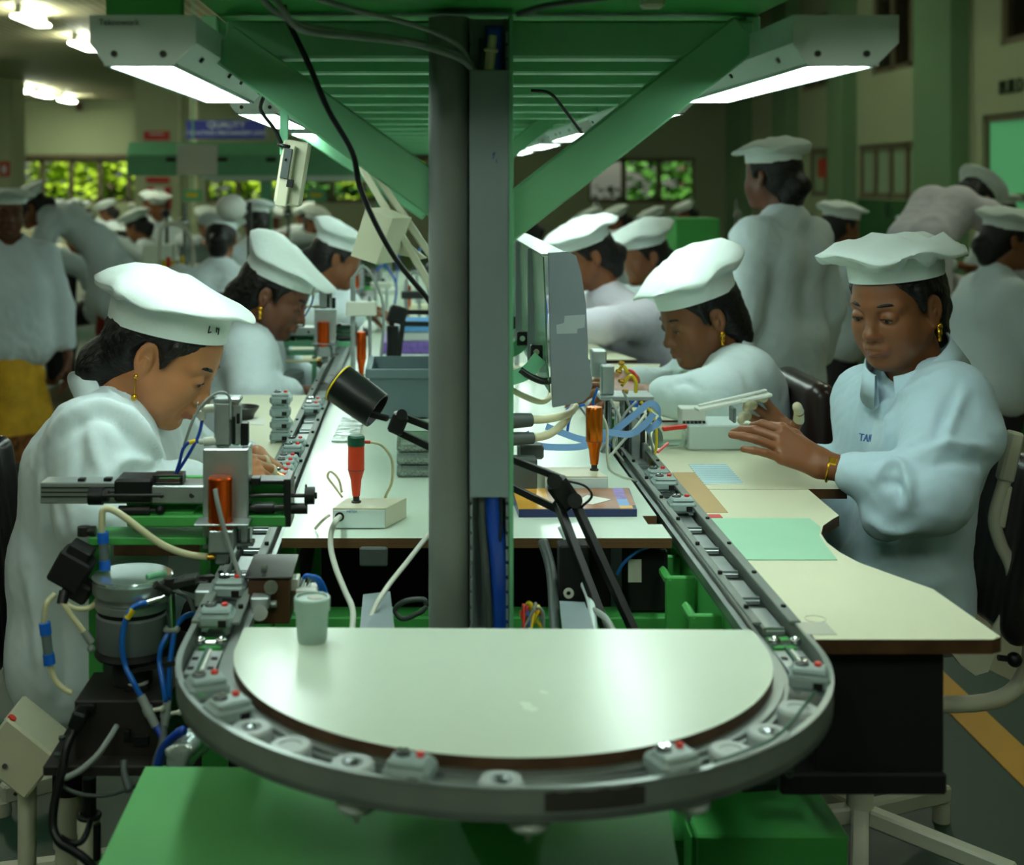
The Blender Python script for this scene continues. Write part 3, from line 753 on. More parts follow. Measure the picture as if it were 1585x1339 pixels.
# overhead cables
def cable(name, pts, r, m, label, cat='cable', n=8):
    return obj(name, MB().tube(pts, r, n), m, label=label, cat=cat)
cable('grey_cable', [P(400, -8, 1.70), P(430, 20, 1.72), P(480, 42, 1.76), P(600, 58, 1.84), P(690, 76, 1.90), P(722, 92, 1.925), P(736, 112, 1.935)], 0.0042, 'greycable', 'upper of two grey cables looping under the gantry into the duct')
cable('grey_cable', [P(420, -10, 1.68), P(438, 15, 1.69), P(468, 46, 1.72), P(560, 58, 1.8), P(640, 68, 1.87), P(700, 86, 1.89), P(726, 102, 1.92), P(738, 122, 1.938)], 0.0042, 'greycable', 'lower of two grey cables looping under the gantry into the duct')
cable('grey_cable', [P(480, -6, 1.68), P(560, 18, 1.74), P(640, 38, 1.82), P(705, 66, 1.9), P(730, 100, 1.93)], 0.0036, 'greycable', 'thin grey cable crossing above the two loops')
cable('grey_cable', [P(800, 22, 1.75), P(850, 8, 1.73), P(940, -4, 1.7)], 0.004, 'darkcable', 'dark grey cable under the gantry right of the pole')
cable('black_cable', [P(436, -10, 1.90), P(445, 30, 1.9), P(478, 100, 1.9), P(508, 170, 1.92), P(545, 235, 1.95), P(556, 285, 1.97), P(576, 335, 2.0), P(612, 400, 2.02), P(660, 460, 2.04), P(690, 500, 2.05)], 0.0042, 'blackcable', 'long black cable sagging from the gantry down to the pole')
cable('thin_cable', [P(822, 140, 2.4), P(850, 144, 2.4), P(870, 165, 2.42), P(900, 205, 2.45)], 0.003, 'blackcable', 'thin black cable hanging under the gantry right of the pole')

hd_ = MB(); rg = random.Random(3)
for k in range(2600):
    c = Vector((rg.uniform(-14, 10), 30.5 + rg.uniform(-.25, .25), rg.uniform(-0.2, 1.28))); s = rg.uniform(0.06, 0.13)
    d = Vector((rg.uniform(-1, 1), rg.uniform(-1, 1), rg.uniform(-1, 1))).normalized(); u, v = basis(d)
    hd_.add([c + u * s, c + v * s * 0.5, c - u * s, c - v * s * 0.5], [(0, 1, 2, 3)])
obj('hedge', hd_, 'leafd', label='dark green hedge outside below the far windows', cat='hedge', kind='stuff')
# ================================================================ U-SHAPED CONVEYOR
XC, YC, ZT = 0.1075, 1.751, 0.80
YEND = 9.3
def upath():
    pts = []
    for y in np.linspace(YEND, YC, 30): pts.append((Vector((XC, y, 0)), Vector((-1, 0, 0))))
    for i in range(1, 60):
        a = PI + PI * i / 60; pts.append((Vector((XC, YC, 0)), Vector((math.cos(a), math.sin(a), 0))))
    for y in np.linspace(YC, YEND, 30): pts.append((Vector((XC, y, 0)), Vector((1, 0, 0))))
    return pts
UP = upath()
def sweep(mb, r0, r1, z0, z1, mi=0, a=0, b=None):
    pts = UP[a:b]; vs = []; N = len(pts)
    for c, n in pts:
        for r, z in ((r0, z0), (r1, z0), (r1, z1), (r0, z1)): vs.append(c + n * r + Vector((0, 0, z)))
    for k in range(4):
        k2 = (k + 1) % 4; sv = []
        for i in range(N): sv += [vs[i * 4 + k], vs[i * 4 + k2]]
        mb.add(sv, [(2 * i + 1, 2 * i, 2 * i + 2, 2 * i + 3) for i in range(N - 1)], mi, True)
    mb.add(vs[:4], [(0, 1, 2, 3)], mi); mb.add(vs[-4:], [(3, 2, 1, 0)], mi)
    return mb
cv = thing('conveyor', 'grey aluminium conveyor track with a half circle turn at the near end', 'conveyor', (XC, YC, 0))
obj('outer_rail', sweep(MB(), 0.4060, 0.412, 0.774, 0.7980), 'railpaint', cv)
obj('rail_lip', sweep(MB(), 0.4050, 0.4125, 0.7981, 0.8000), 'rail', cv)
obj('inner_rail', sweep(MB(), 0.3380, 0.3540, 0.772, 0.7865), 'rail', cv)
obj('inner_guide', sweep(MB(), 0.3541, 0.3600, 0.7746, 0.7815), 'rail', cv)
M['belt'] = mat('channel_floor', (96, 104, 100), 0.4, 0.3, var=0.2, vscale=20)
obj('channel_floor', sweep(MB(), 0.3400, 0.4115, 0.766, 0.7745), 'belt', cv)
# patch of tape residue on the front of the rail
pt = MB()
def arc_patch(mb, a0, a1, r, z0, z1, n=10):
    vs = []
    for i in range(n + 1):
        a = a0 + (a1 - a0) * i / n
        jz = 0.002 * math.sin(i * 2.3)
        for rr, z in ((r, z0 + (0.003 if i in (0, n) else 0)), (r + 0.0006, z0 + 0.0004), (r + 0.0006, z1 + jz), (r, z1)): vs.append(Vector((XC + rr * math.cos(a), YC + rr * math.sin(a), z)))
    fs = []
    for i in range(n):
        for k in range(3): fs.append((4 * i + k, 4 * i + 4 + k, 4 * i + 5 + k, 4 * i + 1 + k))
    mb.add(vs, fs)
def angx(px): return math.atan2(-1.0, (px - 769) / 508 / max(0.05, math.sqrt(max(0.01, 1 - ((px - 769) / 508) ** 2))))
arc_patch(pt, angx(792), angx(918), 0.412, 0.7765, 0.7955); obj('tape_residue', pt, 'greyscuff', cv)
# flat flanges, cross plates and bolts on the straight runs
for sgn in (-1, 1):
    fl = MB()
    for r0, r1, z1 in ((0.398, 0.4135, 0.8035), (0.3480, 0.3600, 0.8015)):
        xa, xb = sorted((XC + sgn * r0, XC + sgn * r1)); fl.bb((xa, 1.84, 0.7975), (xb, YEND, z1 + 0.0), 0.001)
    xa, xb = sorted((XC + sgn * 0.3615, XC + sgn * 0.3665)); fl.bb((xa, 1.84, 0.785), (xb, YEND, 0.793))
    obj('rail_flange', fl, 'railpaint', cv)
    yb_ = 1.90
    while yb_ < 4.2:
        for r in (0.406, 0.354): obj('rail_bolt', MB().cyl((XC + sgn * r, yb_, 0.801), (XC + sgn * r, yb_, 0.8065), 0.0036, n=10), 'blackm', cv)
        yb_ += 0.165
    yq = 1.86
    while yq < 4.0:
        pl_ = MB(); xa, xb = sorted((XC + sgn * 0.367, XC + sgn * 0.3975)); pl_.bb((xa, yq, 0.776), (xb, yq + 0.10, 0.783), 0.001)
        pl_.bb((xa, yq + 0.002, 0.7825), (xb, yq + 0.006, 0.787)); yq += 0.135; obj('slide_plate', pl_, 'alu', cv)
    gp = MB()
    xa, xb = sorted((XC + sgn * 0.368, XC + sgn * 0.397)); gp.bb((xa, 1.80, 0.772), (xb, 1.845, 0.780)); obj('green_pad', gp, 'green', cv)
    # slotted transfer plate at the entry to the turn
    tp = MB(); x0 = XC + sgn * 0.381
    tp.bb((x0 - 0.019, 1.700, 0.7755), (x0 + 0.019, 1.785, 0.782), 0.001); obj('transfer_plate', tp, 'alu', cv)
    for dx in (-0.013, 0.012):
        for dy in (1.715, 1.750): obj('slot', MB().bb((x0 + dx - 0.004, dy, 0.7822), (x0 + dx + 0.004, dy + 0.009, 0.7830)), 'blackm', cv)
    st = MB(); st.bb((x0 - 0.004, 1.69, 0.7823), (x0 - 0.0005, 1.79, 0.786)); obj('green_belt', st, 'greencap', cv)
    st = MB(); st.bb((x0 + 0.001, 1.70, 0.7823), (x0 + 0.005, 1.78, 0.786)); obj('guide_strip', st, 'white', cv)
    br = MB()
    for dx in (-0.014, 0.014): br.sph((x0 + dx, 1.80, 0.789), (0.0085, 0.006, 0.0065), 14)
    br.cyl((x0 - 0.02, 1.80, 0.787), (x0 + 0.02, 1.80, 0.787), 0.003, n=10); obj('ball_roller', br, 'chrome', cv)
# white guide rollers in the turn
rl = [(382, 1137), (441, 1166), (544, 1191), (776, 1212), (1105, 1158), (1164, 1134), (1216, 1101)]
for i, (x, y) in enumerate(rl):
    c = PZ(x, y, 0.789)
    d = Vector((c.x - XC, c.y - YC, 0)); d = d.normalized() * 0.383; c = Vector((XC + d.x, YC + d.y, 0))
    m = MB(); m.lathe([(0.0, 0.7746), (0.0225, 0.7746), (0.0235, 0.777), (0.0235, 0.793), (0.021, 0.7965), (0.012, 0.7965), (0.011, 0.795), (0.0, 0.795)], c, n=30)
    r = obj('guide_roller', m, 'roller', cv)
    if i not in (1, 4, 6):
        m = MB(); m.lathe([(0.0, 0.7945), (0.0065, 0.7952), (0.0065, 0.798), (0.0, 0.7992)], c, n=18); m.torus((c.x, c.y, 0.7965), 0.0095, 0.0009, n=24, k=6); obj('screw', m, 'steel', r)
for (x, y) in ((545, 1246), (775, 1266), (1000, 1256)):
    a = angx(x); c = Vector((XC + 0.385 * math.cos(a), YC + 0.385 * math.sin(a), 0))
    m = MB(); m.lathe([(0, 0.750), (0.019, 0.750), (0.022, 0.754), (0.022, 0.7659), (0, 0.7659)], c, n=26); m.cyl((c.x, c.y, 0.736), (c.x, c.y, 0.750), 0.003, n=8); obj('under_roller', m, 'roller', cv)
# support frame of the conveyor
fr = MB()
for sgn in (-1, 1):
    xa, xb = sorted((XC + sgn * 0.352, XC + sgn * 0.358)); fr.bb((xa, 1.86, 0.62), (xb, YEND, 0.757), 0.001)
    for yl_ in (2.45, 4.5, 6.5, 8.9):
        xm = XC + sgn * 0.355; fr.bb((xm - 0.03, yl_, 0.0), (xm + 0.03, yl_ + 0.06, 0.757), 0.003)
obj('green_frame', fr, 'green', cv)
for (px, py, w) in ((1062, 872, 0.05), (1100, 905, 0.05), (1142, 965, 0.045)):
    y = FPX * 0.66 / (py - VY); x0 = XC + 0.345
    bk = MB(); bk.bb((x0 - 0.045, y, 0.58), (x0 + 0.003, y + 0.012, 0.752), 0.002); bk.bb((x0 - 0.045, y - 0.001, 0.735), (x0 - 0.032, y + 0.07, 0.752), 0.005); obj('green_bracket', bk, 'green', cv)
cr = MB(); cr.bb((XC - 0.35, 2.30, 0.60), (XC + 0.35, 2.36, 0.66), 0.003); obj('cross_member', cr, 'green', cv)
# under-shelf with cables, boxes (dark)
sh = thing('wiring_tray', 'dark green wiring tray under the centre worktop behind the half round board', 'tray', (XC, 2.1, 0.42))
obj('tray', MB().bb((XC - 0.315, 2.02, 0.405), (XC + 0.315, 3.2, 0.42), 0.002), 'green', sh)
obj('tray_wall', MB().bb((XC - 0.315, 2.95, 0.42), (XC + 0.315, 2.97, 0.77), 0.002), 'blackm', sh)
lg = MB()
for x in (XC - 0.29, XC + 0.29):
    for y in (2.06, 3.1): obj('leg', MB().bb((x - 0.015, y - 0.015, 0), (x + 0.015, y + 0.015, 0.405)), 'green', sh)
# ================================================================ HALF ROUND BOARD
bp = [Vector((-0.2315, 1.822, 0))]
for i in range(0, 61):
    a = PI + 0.06 + (PI - 0.06) * i / 60
    bp.append(Vector((XC + 0.341 * math.cos(a), YC + 0.341 * math.sin(a), 0)))
bp.append(Vector((XC + 0.341, 1.806, 0))); bp.append(Vector((XC + 0.336, 1.812, 0)))
t = thing('half_round_board', 'white half round board inside the turn of the conveyor', 'board', (XC, 1.7, 0.788))
m = MB(); m.prism([p + Vector((0, 0, 0.8005)) for p in bp], (0, 0, -0.013), 0, 1)
obj('panel', m, ['boardlam', 'edge'], t)
# a pillar under the board so that it rests on the green plate
m = MB(); m.bb((XC - 0.06, 1.68, 0.6125), (XC + 0.06, 1.74, 0.7872), 0.004); obj('support', m, 'blackm', t)
# jar
jb = PZ(483, 992, 0.8006); jb.z = 0.8006
j = thing('sample_jar', 'small frosted plastic jar with a lid standing on the white half round board', 'jar', jb)
m = MB(); m.lathe([(0.0, 0.0), (0.0185, 0.0), (0.0195, 0.002), (0.0215, 0.042), (0.0195, 0.042), (0.0178, 0.0035), (0, 0.003)], jb, n=36); obj('cup', m, 'frost', j)
m = MB(); m.lathe([(0.0, 0.0032), (0.0174, 0.0038), (0.0181, 0.013), (0.012, 0.0145), (0, 0.013)], jb, n=30); obj('contents', m, 'jarfill', j)
m = MB(); m.lathe([(0.0218, 0.040), (0.0235, 0.0405), (0.0238, 0.0565), (0.0225, 0.058), (0.0205, 0.0578), (0.0200, 0.055), (0, 0.055)], jb, n=36); obj('lid', m, 'frost', j)
m = MB(); m.sph(jb + Vector((0.004, 0.004, 0.0553)), (0.011, 0.009, 0.0022), 14); obj('lid_sticker', m, 'paper', j)
# ================================================================ GREEN PLATE under the turn
t = thing('green_plate', 'bright green steel shelf plate under the conveyor turn in the near foreground', 'plate', (0.08, 1.5, 0))
y1 = FPX * 0.79 / (1187 - VY)
q = [((225 - VX) * y1 / FPX, y1), ((1022 - VX) * y1 / FPX, y1 - 0.01), ((1075 - VX) * 1.38 / FPX, 1.38 * 1.0), ((85 - VX) * 1.38 / FPX, 1.38)]
m = MB(); m.prism([Vector((x, y, 0.6105)) for x, y in q], (0, 0, -0.004)); obj('plate', m, 'plategreen', t)
m = MB()
for (x, y) in ((-0.28, 1.78), (0.26, 1.78), (-0.33, 1.42), (0.28, 1.42)): obj('leg', MB().bb((x - 0.02, y - 0.02, 0), (x + 0.02, y + 0.02, 0.606), 0.002), 'green', t)
m = MB(); a = Vector(((1022 - VX) * y1 / FPX, y1 - 0.01, 0.6065)); b = Vector(((1075 - VX) * 1.38 / FPX, 1.38, 0.6065)); m.prism([a, b, b - Vector((0, 0, 0.16)), a - Vector((0, 0, 0.16))], (-0.004, 0, 0)); obj('side_skirt', m, 'green', t)
# green bracket at lower right
gb = thing('green_bracket_frame', 'green steel bracket with a flat foot plate at the lower right of the conveyor', 'bracket', (0.42, 1.95, 0))
yq = 1.98
m = MB(); m.bb((sx(1052, yq), yq - 0.12, sz(1244, yq)), (sx(1274, yq), yq + 0.09, sz(1232, yq)), 0.003); obj('top_plate', m, 'green', gb)
m = MB(); m.bb((sx(1052, yq), yq - 0.125, sz(1275, yq)), (sx(1270, yq), yq - 0.121, sz(1232, yq)), 0.001); obj('front_flange', m, 'green', gb)
m = MB(); m.bb((sx(1048, yq), yq - 0.10, 0), (sx(1098, yq), yq - 0.05, sz(1244, yq)), 0.002); obj('post', m, 'green', gb)
m = MB(); m.bb((sx(1160, yq), yq + 0.02, sz(1232, yq)), (sx(1200, yq), yq + 0.06, 0.757), 0.002); obj('upright', m, 'green', gb)
m = MB(); m.cyl(P(1171, 1214, yq), P(1171, 1200, yq), 0.007, n=8); obj('bolt', m, 'darkmetal', gb)
m = MB(); m.bar(P(1146, 1218, yq - 0.05), P(1200, 1214, yq - 0.05), 0.02, 0.008); obj('clamp_bar', m, 'darkmetal', gb)
m = MB(); m.tube([P(1090, 1250, 2.05), P(1088, 1290, 2.05), P(1092, 1345, 2.05)], 0.008, 8); obj('grey_conduit', m, 'greycable', label='pale grey conduit hanging behind the green bracket post', cat='conduit')
# ================================================================ WORKTABLES
def ztop_poly(pts, z): return [PZ(x, y, z) for x, y in pts]
def table(name, label, poly, z, th, legs, cat='worktable', mtop='table', medge='edge'):
    c = sum(poly, Vector((0, 0, 0))) / len(poly)
    t = thing(name, label, cat, (c.x, c.y, 0))
    obj('tabletop', MB().prism(poly, (0, 0, -th), 0, 1), [mtop, medge], t)
    for x, y in legs: obj('leg', MB().bb((x - 0.02, y - 0.02, 0), (x + 0.02, y + 0.02, z - th), 0.002), 'green', t)
    return t
cpoly = [Vector((-0.2265, 2.278, 0.8)), Vector((0.4285, 2.278, 0.8)), Vector((0.4285, 2.37, 0.8)), Vector((0.404, 2.37, 0.8)), Vector((0.404, 2.43, 0.8)), Vector((0.430, 2.43, 0.8)), Vector((0.430, 9.0, 0.8)), Vector((-0.2265, 9.0, 0.8))]
table('centre_worktop', 'long white plywood worktop between the two conveyor runs', cpoly, 0.8, 0.0165, [(-0.19, 3.3), (0.38, 3.3), (-0.19, 8.9), (0.38, 8.9)], 'worktop', 'laminate', 'ply')
zt2 = 0.8
XR = 0.5215
p1t = [Vector((XR, FPX * 0.6 / (985 - VY), zt2))] + [PZ(x, y, zt2) for x, y in ((1262, 990), (1536, 990), (1549, 986), (1445, 912), (1380, 889), (1330, 871), (1300, 855), (1280, 840), (1271, 826), (1274, 814), (1288, 804), (1299, 798), (1251, 757.5))] + [Vector((XR, FPX * 0.6 / (757.5 - VY), zt2))]
t = thing('worktable', 'cream worktable with a rounded cut-out in front of the seated right worker', 'worktable', (0.7, 2.1, 0))
obj('tabletop', MB().prism(p1t, (0, 0, -0.019), 0, 1), ['table', 'edge'], t)
dw = MB(); dw.torus(PZ(1262, 958, zt2 + 0.0004), 0.014, 0.0005, n=26, k=5); dw.bb(PZ(1262, 983, zt2) + Vector((-0.012, 0, 0.0002)), PZ(1275, 968, zt2) + Vector((0.006, 0.012, 0.0007)))
M['pencil'] = mat('faint_pencil', (186, 186, 172), 0.8)
obj('pencil_drawing', dw, 'pencil', t)
# black cabinet hung under it
ky = 1.80; kx0, kx1 = sx(1262, ky), sx(1461, ky)
m = MB(); m.bb((kx0, ky, sz(1195, ky)), (kx1, ky + 0.10, zt2 - 0.0192), 0.002); obj('under_box', m, 'blackm', t)
m = MB(); m.bb((sx(1205, ky), ky - 0.012, sz(1225, ky)), (sx(1461, ky), ky + 0.10, sz(1192, ky)), 0.003); lb = obj('base_ledge', m, 'blackm', t)
m = MB(); m.lathe([(0.003, 0), (0.007, 0), (0.007, 0.0015), (0.003, 0.0015)], P(1222, 1196, ky - 0.0122), (0, -1, 0), n=16); obj('ledge_bolt', m, 'steel', lb)
p2t = [Vector((XR, 2.641, zt2 + 0.001)), PZ(1311, 757, zt2), PZ(1311, 753, zt2), PZ(1232, 712, zt2), PZ(1190, 668, zt2), PZ(1155, 652, zt2), Vector((XR, 3.36, zt2))]
p2t = [Vector((p.x, p.y, zt2)) for p in p2t]
table('worktable', 'cream worktable under the grey test fixture, just behind the cut-out table', p2t, zt2, 0.019, [(0.56, 2.70), (0.56, 3.3)])
p3t = [Vector((XR, 3.40, zt2)), Vector((0.78, 3.40, zt2)), Vector((0.70, 3.6, zt2)), Vector((0.72, 4.1, zt2)), Vector((0.80, 4.45, zt2)), Vector((XR, 4.45, zt2))]
t3 = table('worktable', 'cream worktable under the sleeves of the second right worker', p3t, zt2, 0.019, [(0.56, 3.43), (0.56, 4.40)])
m = MB(); m.bb((XR, 3.385, zt2 - 0.03), (0.78, 3.399, zt2 - 0.004), 0.002); obj('front_trim', m, 'alu', t3)
p4t = [Vector((XR, 4.55, zt2)), Vector((0.74, 4.55, zt2)), Vector((0.66, 4.9, zt2)), Vector((0.66, 5.3, zt2)), Vector((0.74, 6.6, zt2)), Vector((XR, 6.6, zt2))]
table('worktable', 'cream worktable of the two far right workers behind the grey end panel', p4t, zt2, 0.019, [(0.56, 4.65), (0.56, 6.4)])
plt = [Vector((-0.3065, 2.24, zt2)), Vector((-0.3065, 3.80, zt2)), Vector((-0.49, 3.80, zt2)), Vector((-0.52, 3.55, zt2)), Vector((-0.44, 3.15, zt2)), Vector((-0.41, 2.85, zt2)), Vector((-0.42, 2.6, zt2)), Vector((-0.45, 2.45, zt2)), Vector((-0.50, 2.24, zt2))]
table('worktable', 'cream worktable in front of the near left worker', plt, zt2, 0.019, [(-0.34, 2.29), (-0.34, 3.7)])
pl2 = [Vector((-0.3065, 4.52, zt2)), Vector((-0.3065, 5.6, zt2)), Vector((-0.60, 5.6, zt2)), Vector((-0.50, 5.0, zt2)), Vector((-0.52, 4.52, zt2))]
table('worktable', 'cream worktable of the second left worker beyond the mint green machine', pl2, zt2, 0.019, [(-0.34, 4.6), (-0.34, 5.1)])
def sheet(name, label, cat, pts, z, th, m, cat2=None):
    return obj(name, MB().prism(ztop_poly(pts, z), (0, 0, -th)), m, label=label, cat=cat)
sheet('rubber_mat', 'pale green mat lying on the cream cut-out worktable', 'mat', [(1099, 802), (1253, 802), (1270, 815), (1268, 828), (1277, 842), (1296, 866), (1153, 866)], zt2 + 0.0015, 0.0013, 'mat_green')
sheet('paper_strip', 'brown paper strip stuck beside the right conveyor run', 'paper strip', [(1040, 731), (1075, 731), (1127, 793), (1087, 793)], zt2 + 0.0010, 0.0008, 'cardboard')
sheet('red_tape', 'short red tape on the table beside the brown strip', 'tape', [(1093, 796), (1114, 796), (1119, 801), (1098, 801)], zt2 + 0.001, 0.0008, 'redtape')
ch_ = sheet('printed_chart', 'pale blue printed chart taped on the right worktable', 'chart', [(1066, 719), (1124, 718), (1151, 748), (1089, 749)], zt2 + 0.001, 0.0008, 'chart')
# ================================================================ CARRIERS on the conveyor
def carrier_meshes(root, wide=0.048, lng=0.045):
    m = MB(); h = 0.020
    m.box((0, 0, h / 2 + 0.004), (wide, lng, h), None, 0.005); m.box((0, -0.004, h + 0.006), (wide * 0.86, lng * 0.72, 0.007), None, 0.003)
    m.box((-wide * 0.30, 0, 0.003), (0.008, lng * 0.8, 0.006)); m.box((wide * 0.30, 0, 0.003), (0.008, lng * 0.8, 0.006))
    b = obj('case', m, 'carrier', root, local=True)
    m = MB(); m.lathe([(0, 0.0), (0.0045, 0.0), (0.0045, 0.0035), (0.003, 0.0045), (0, 0.0048)], (0.010, 0.002, h + 0.0094), n=14); obj('button', m, 'red', root, local=True)
    m = MB(); m.lathe([(0, 0), (0.0085, 0), (0.0085, 0.002), (0.006, 0.003), (0, 0.003)], (-0.009, 0.002, h + 0.0094), n=18); m.box((-0.012, 0.002, h + 0.0135), (0.005, 0.006, 0.003), None, 0.0008, 1); m.box((-0.005, 0.002, h + 0.0135), (0.005, 0.006, 0.003), None, 0.0008, 1)
    obj('terminals', m, ['darkmetal', 'chrome'], root, local=True)
    m = MB(); m.box((0.010, -lng / 2 - 0.0006, 0.012), (0.011, 0.003, 0.009)); obj('socket', m, 'blackm', root, local=True)
c0 = None; cg = 'grey relay carriers riding the conveyor'
def carrier(loc, rz, label):
    global c0
    if c0 is None:
        c0 = thing('relay_carrier', label, 'carrier', loc, rz, cg); carrier_meshes(c0); return c0
    return copy_tree(c0, loc, rz, label, cg)
zc = 0.784
xl, xr = XC - 0.3815, XC + 0.3815
for y, l in ((1.862, 'grey relay carrier on the left run just before the half round turn'), (1.995, 'grey relay carrier on the left run beside the brown block')):
    carrier((xl, y, 0.7872), 0, l)
ls = ['nearest', 'second', 'third', 'fourth', 'last']
for i, y in enumerate((2.690, 2.737, 2.786, 2.836, 2.886)): carrier((xl, y, 0.7872), 0, '%s of five grey carriers packed together on the left run beside the near worker' % ls[i])
carrier((xl, 3.005, 0.7872), 0, 'nearer of two grey carriers on the left run level with the red screwdriver'); carrier((xl, 3.075, 0.7872), 0, 'farther of two grey carriers on the left run level with the red screwdriver')
carrier((xl, 3.56, 0.7872), 0, 'nearer of two carriers on the left run left of the black visor lamp'); carrier((xl, 3.63, 0.7872), 0, 'farther of two carriers on the left run left of the black visor lamp')
carrier((xr, 2.505, 0.7872), 0, 'grey carrier on the right run beside the notch of the centre worktop')
carrier((xr, 2.68, 0.7872), 0, 'nearer of two carriers on the right run beside the brown strip'); carrier((xr, 2.75, 0.7872), 0, 'farther of two carriers on the right run beside the brown strip')
def curve_carrier(px, py, label):
    c = PZ(px, py, 0.80); d = Vector((c.x - XC, c.y - YC)); a = math.atan2(d.y, d.x)
    carrier((XC + 0.3835 * math.cos(a), YC + 0.3835 * math.sin(a), zc), a + (PI if math.cos(a) < 0 else 0) if abs(math.sin(a)) < 0.9 else a + PI / 2 * 1.0 + PI / 2 * 0, label)
curve_carrier(322, 1062, 'grey carrier on the left of the turn beside the slotted plate')
curve_carrier(350, 1098, 'grey carrier with a bright green sticker on the left of the turn')
curve_carrier(635, 1190, 'grey carrier at the front of the turn left of the middle')
curve_carrier(1030, 1172, 'grey carrier at the front right of the turn')
curve_carrier(1232, 1045, 'grey carrier at the right end of the turn')
s_ = PZ(307, 1079, 0.796); obj('green_sticker', MB().box(s_ + Vector((0, 0, 0.003)), (0.014, 0.007, 0.001)), 'brightgreen', label='small bright green sticker on the carrier at the left of the turn', cat='sticker')
cable('green_wire', [PZ(1262, 1070, 0.80), PZ(1245, 1092, 0.803), PZ(1222, 1122, 0.805), PZ(1192, 1146, 0.804), PZ(1150, 1164, 0.803), PZ(1105, 1180, 0.803)], 0.0018, 'greencap', 'thin green wire along the right half of the turn')
# the five printed relays stack on left table
for i, (dz, l) in enumerate(((0.0, 'lowest grey relay of the stack on the left worktable'), (0.028, 'second grey relay of the stack on the left worktable'), (0.056, 'third grey relay of the stack on the left worktable'), (0.084, 'topmost grey relay of the stack, with a red cap, on the left worktable'))):
    pb = PZ(434, 684, 0.8); carrier((pb.x + 0.002 * (i % 2), pb.y, 0.8002 + dz), 0.05 * (-1) ** i, l)
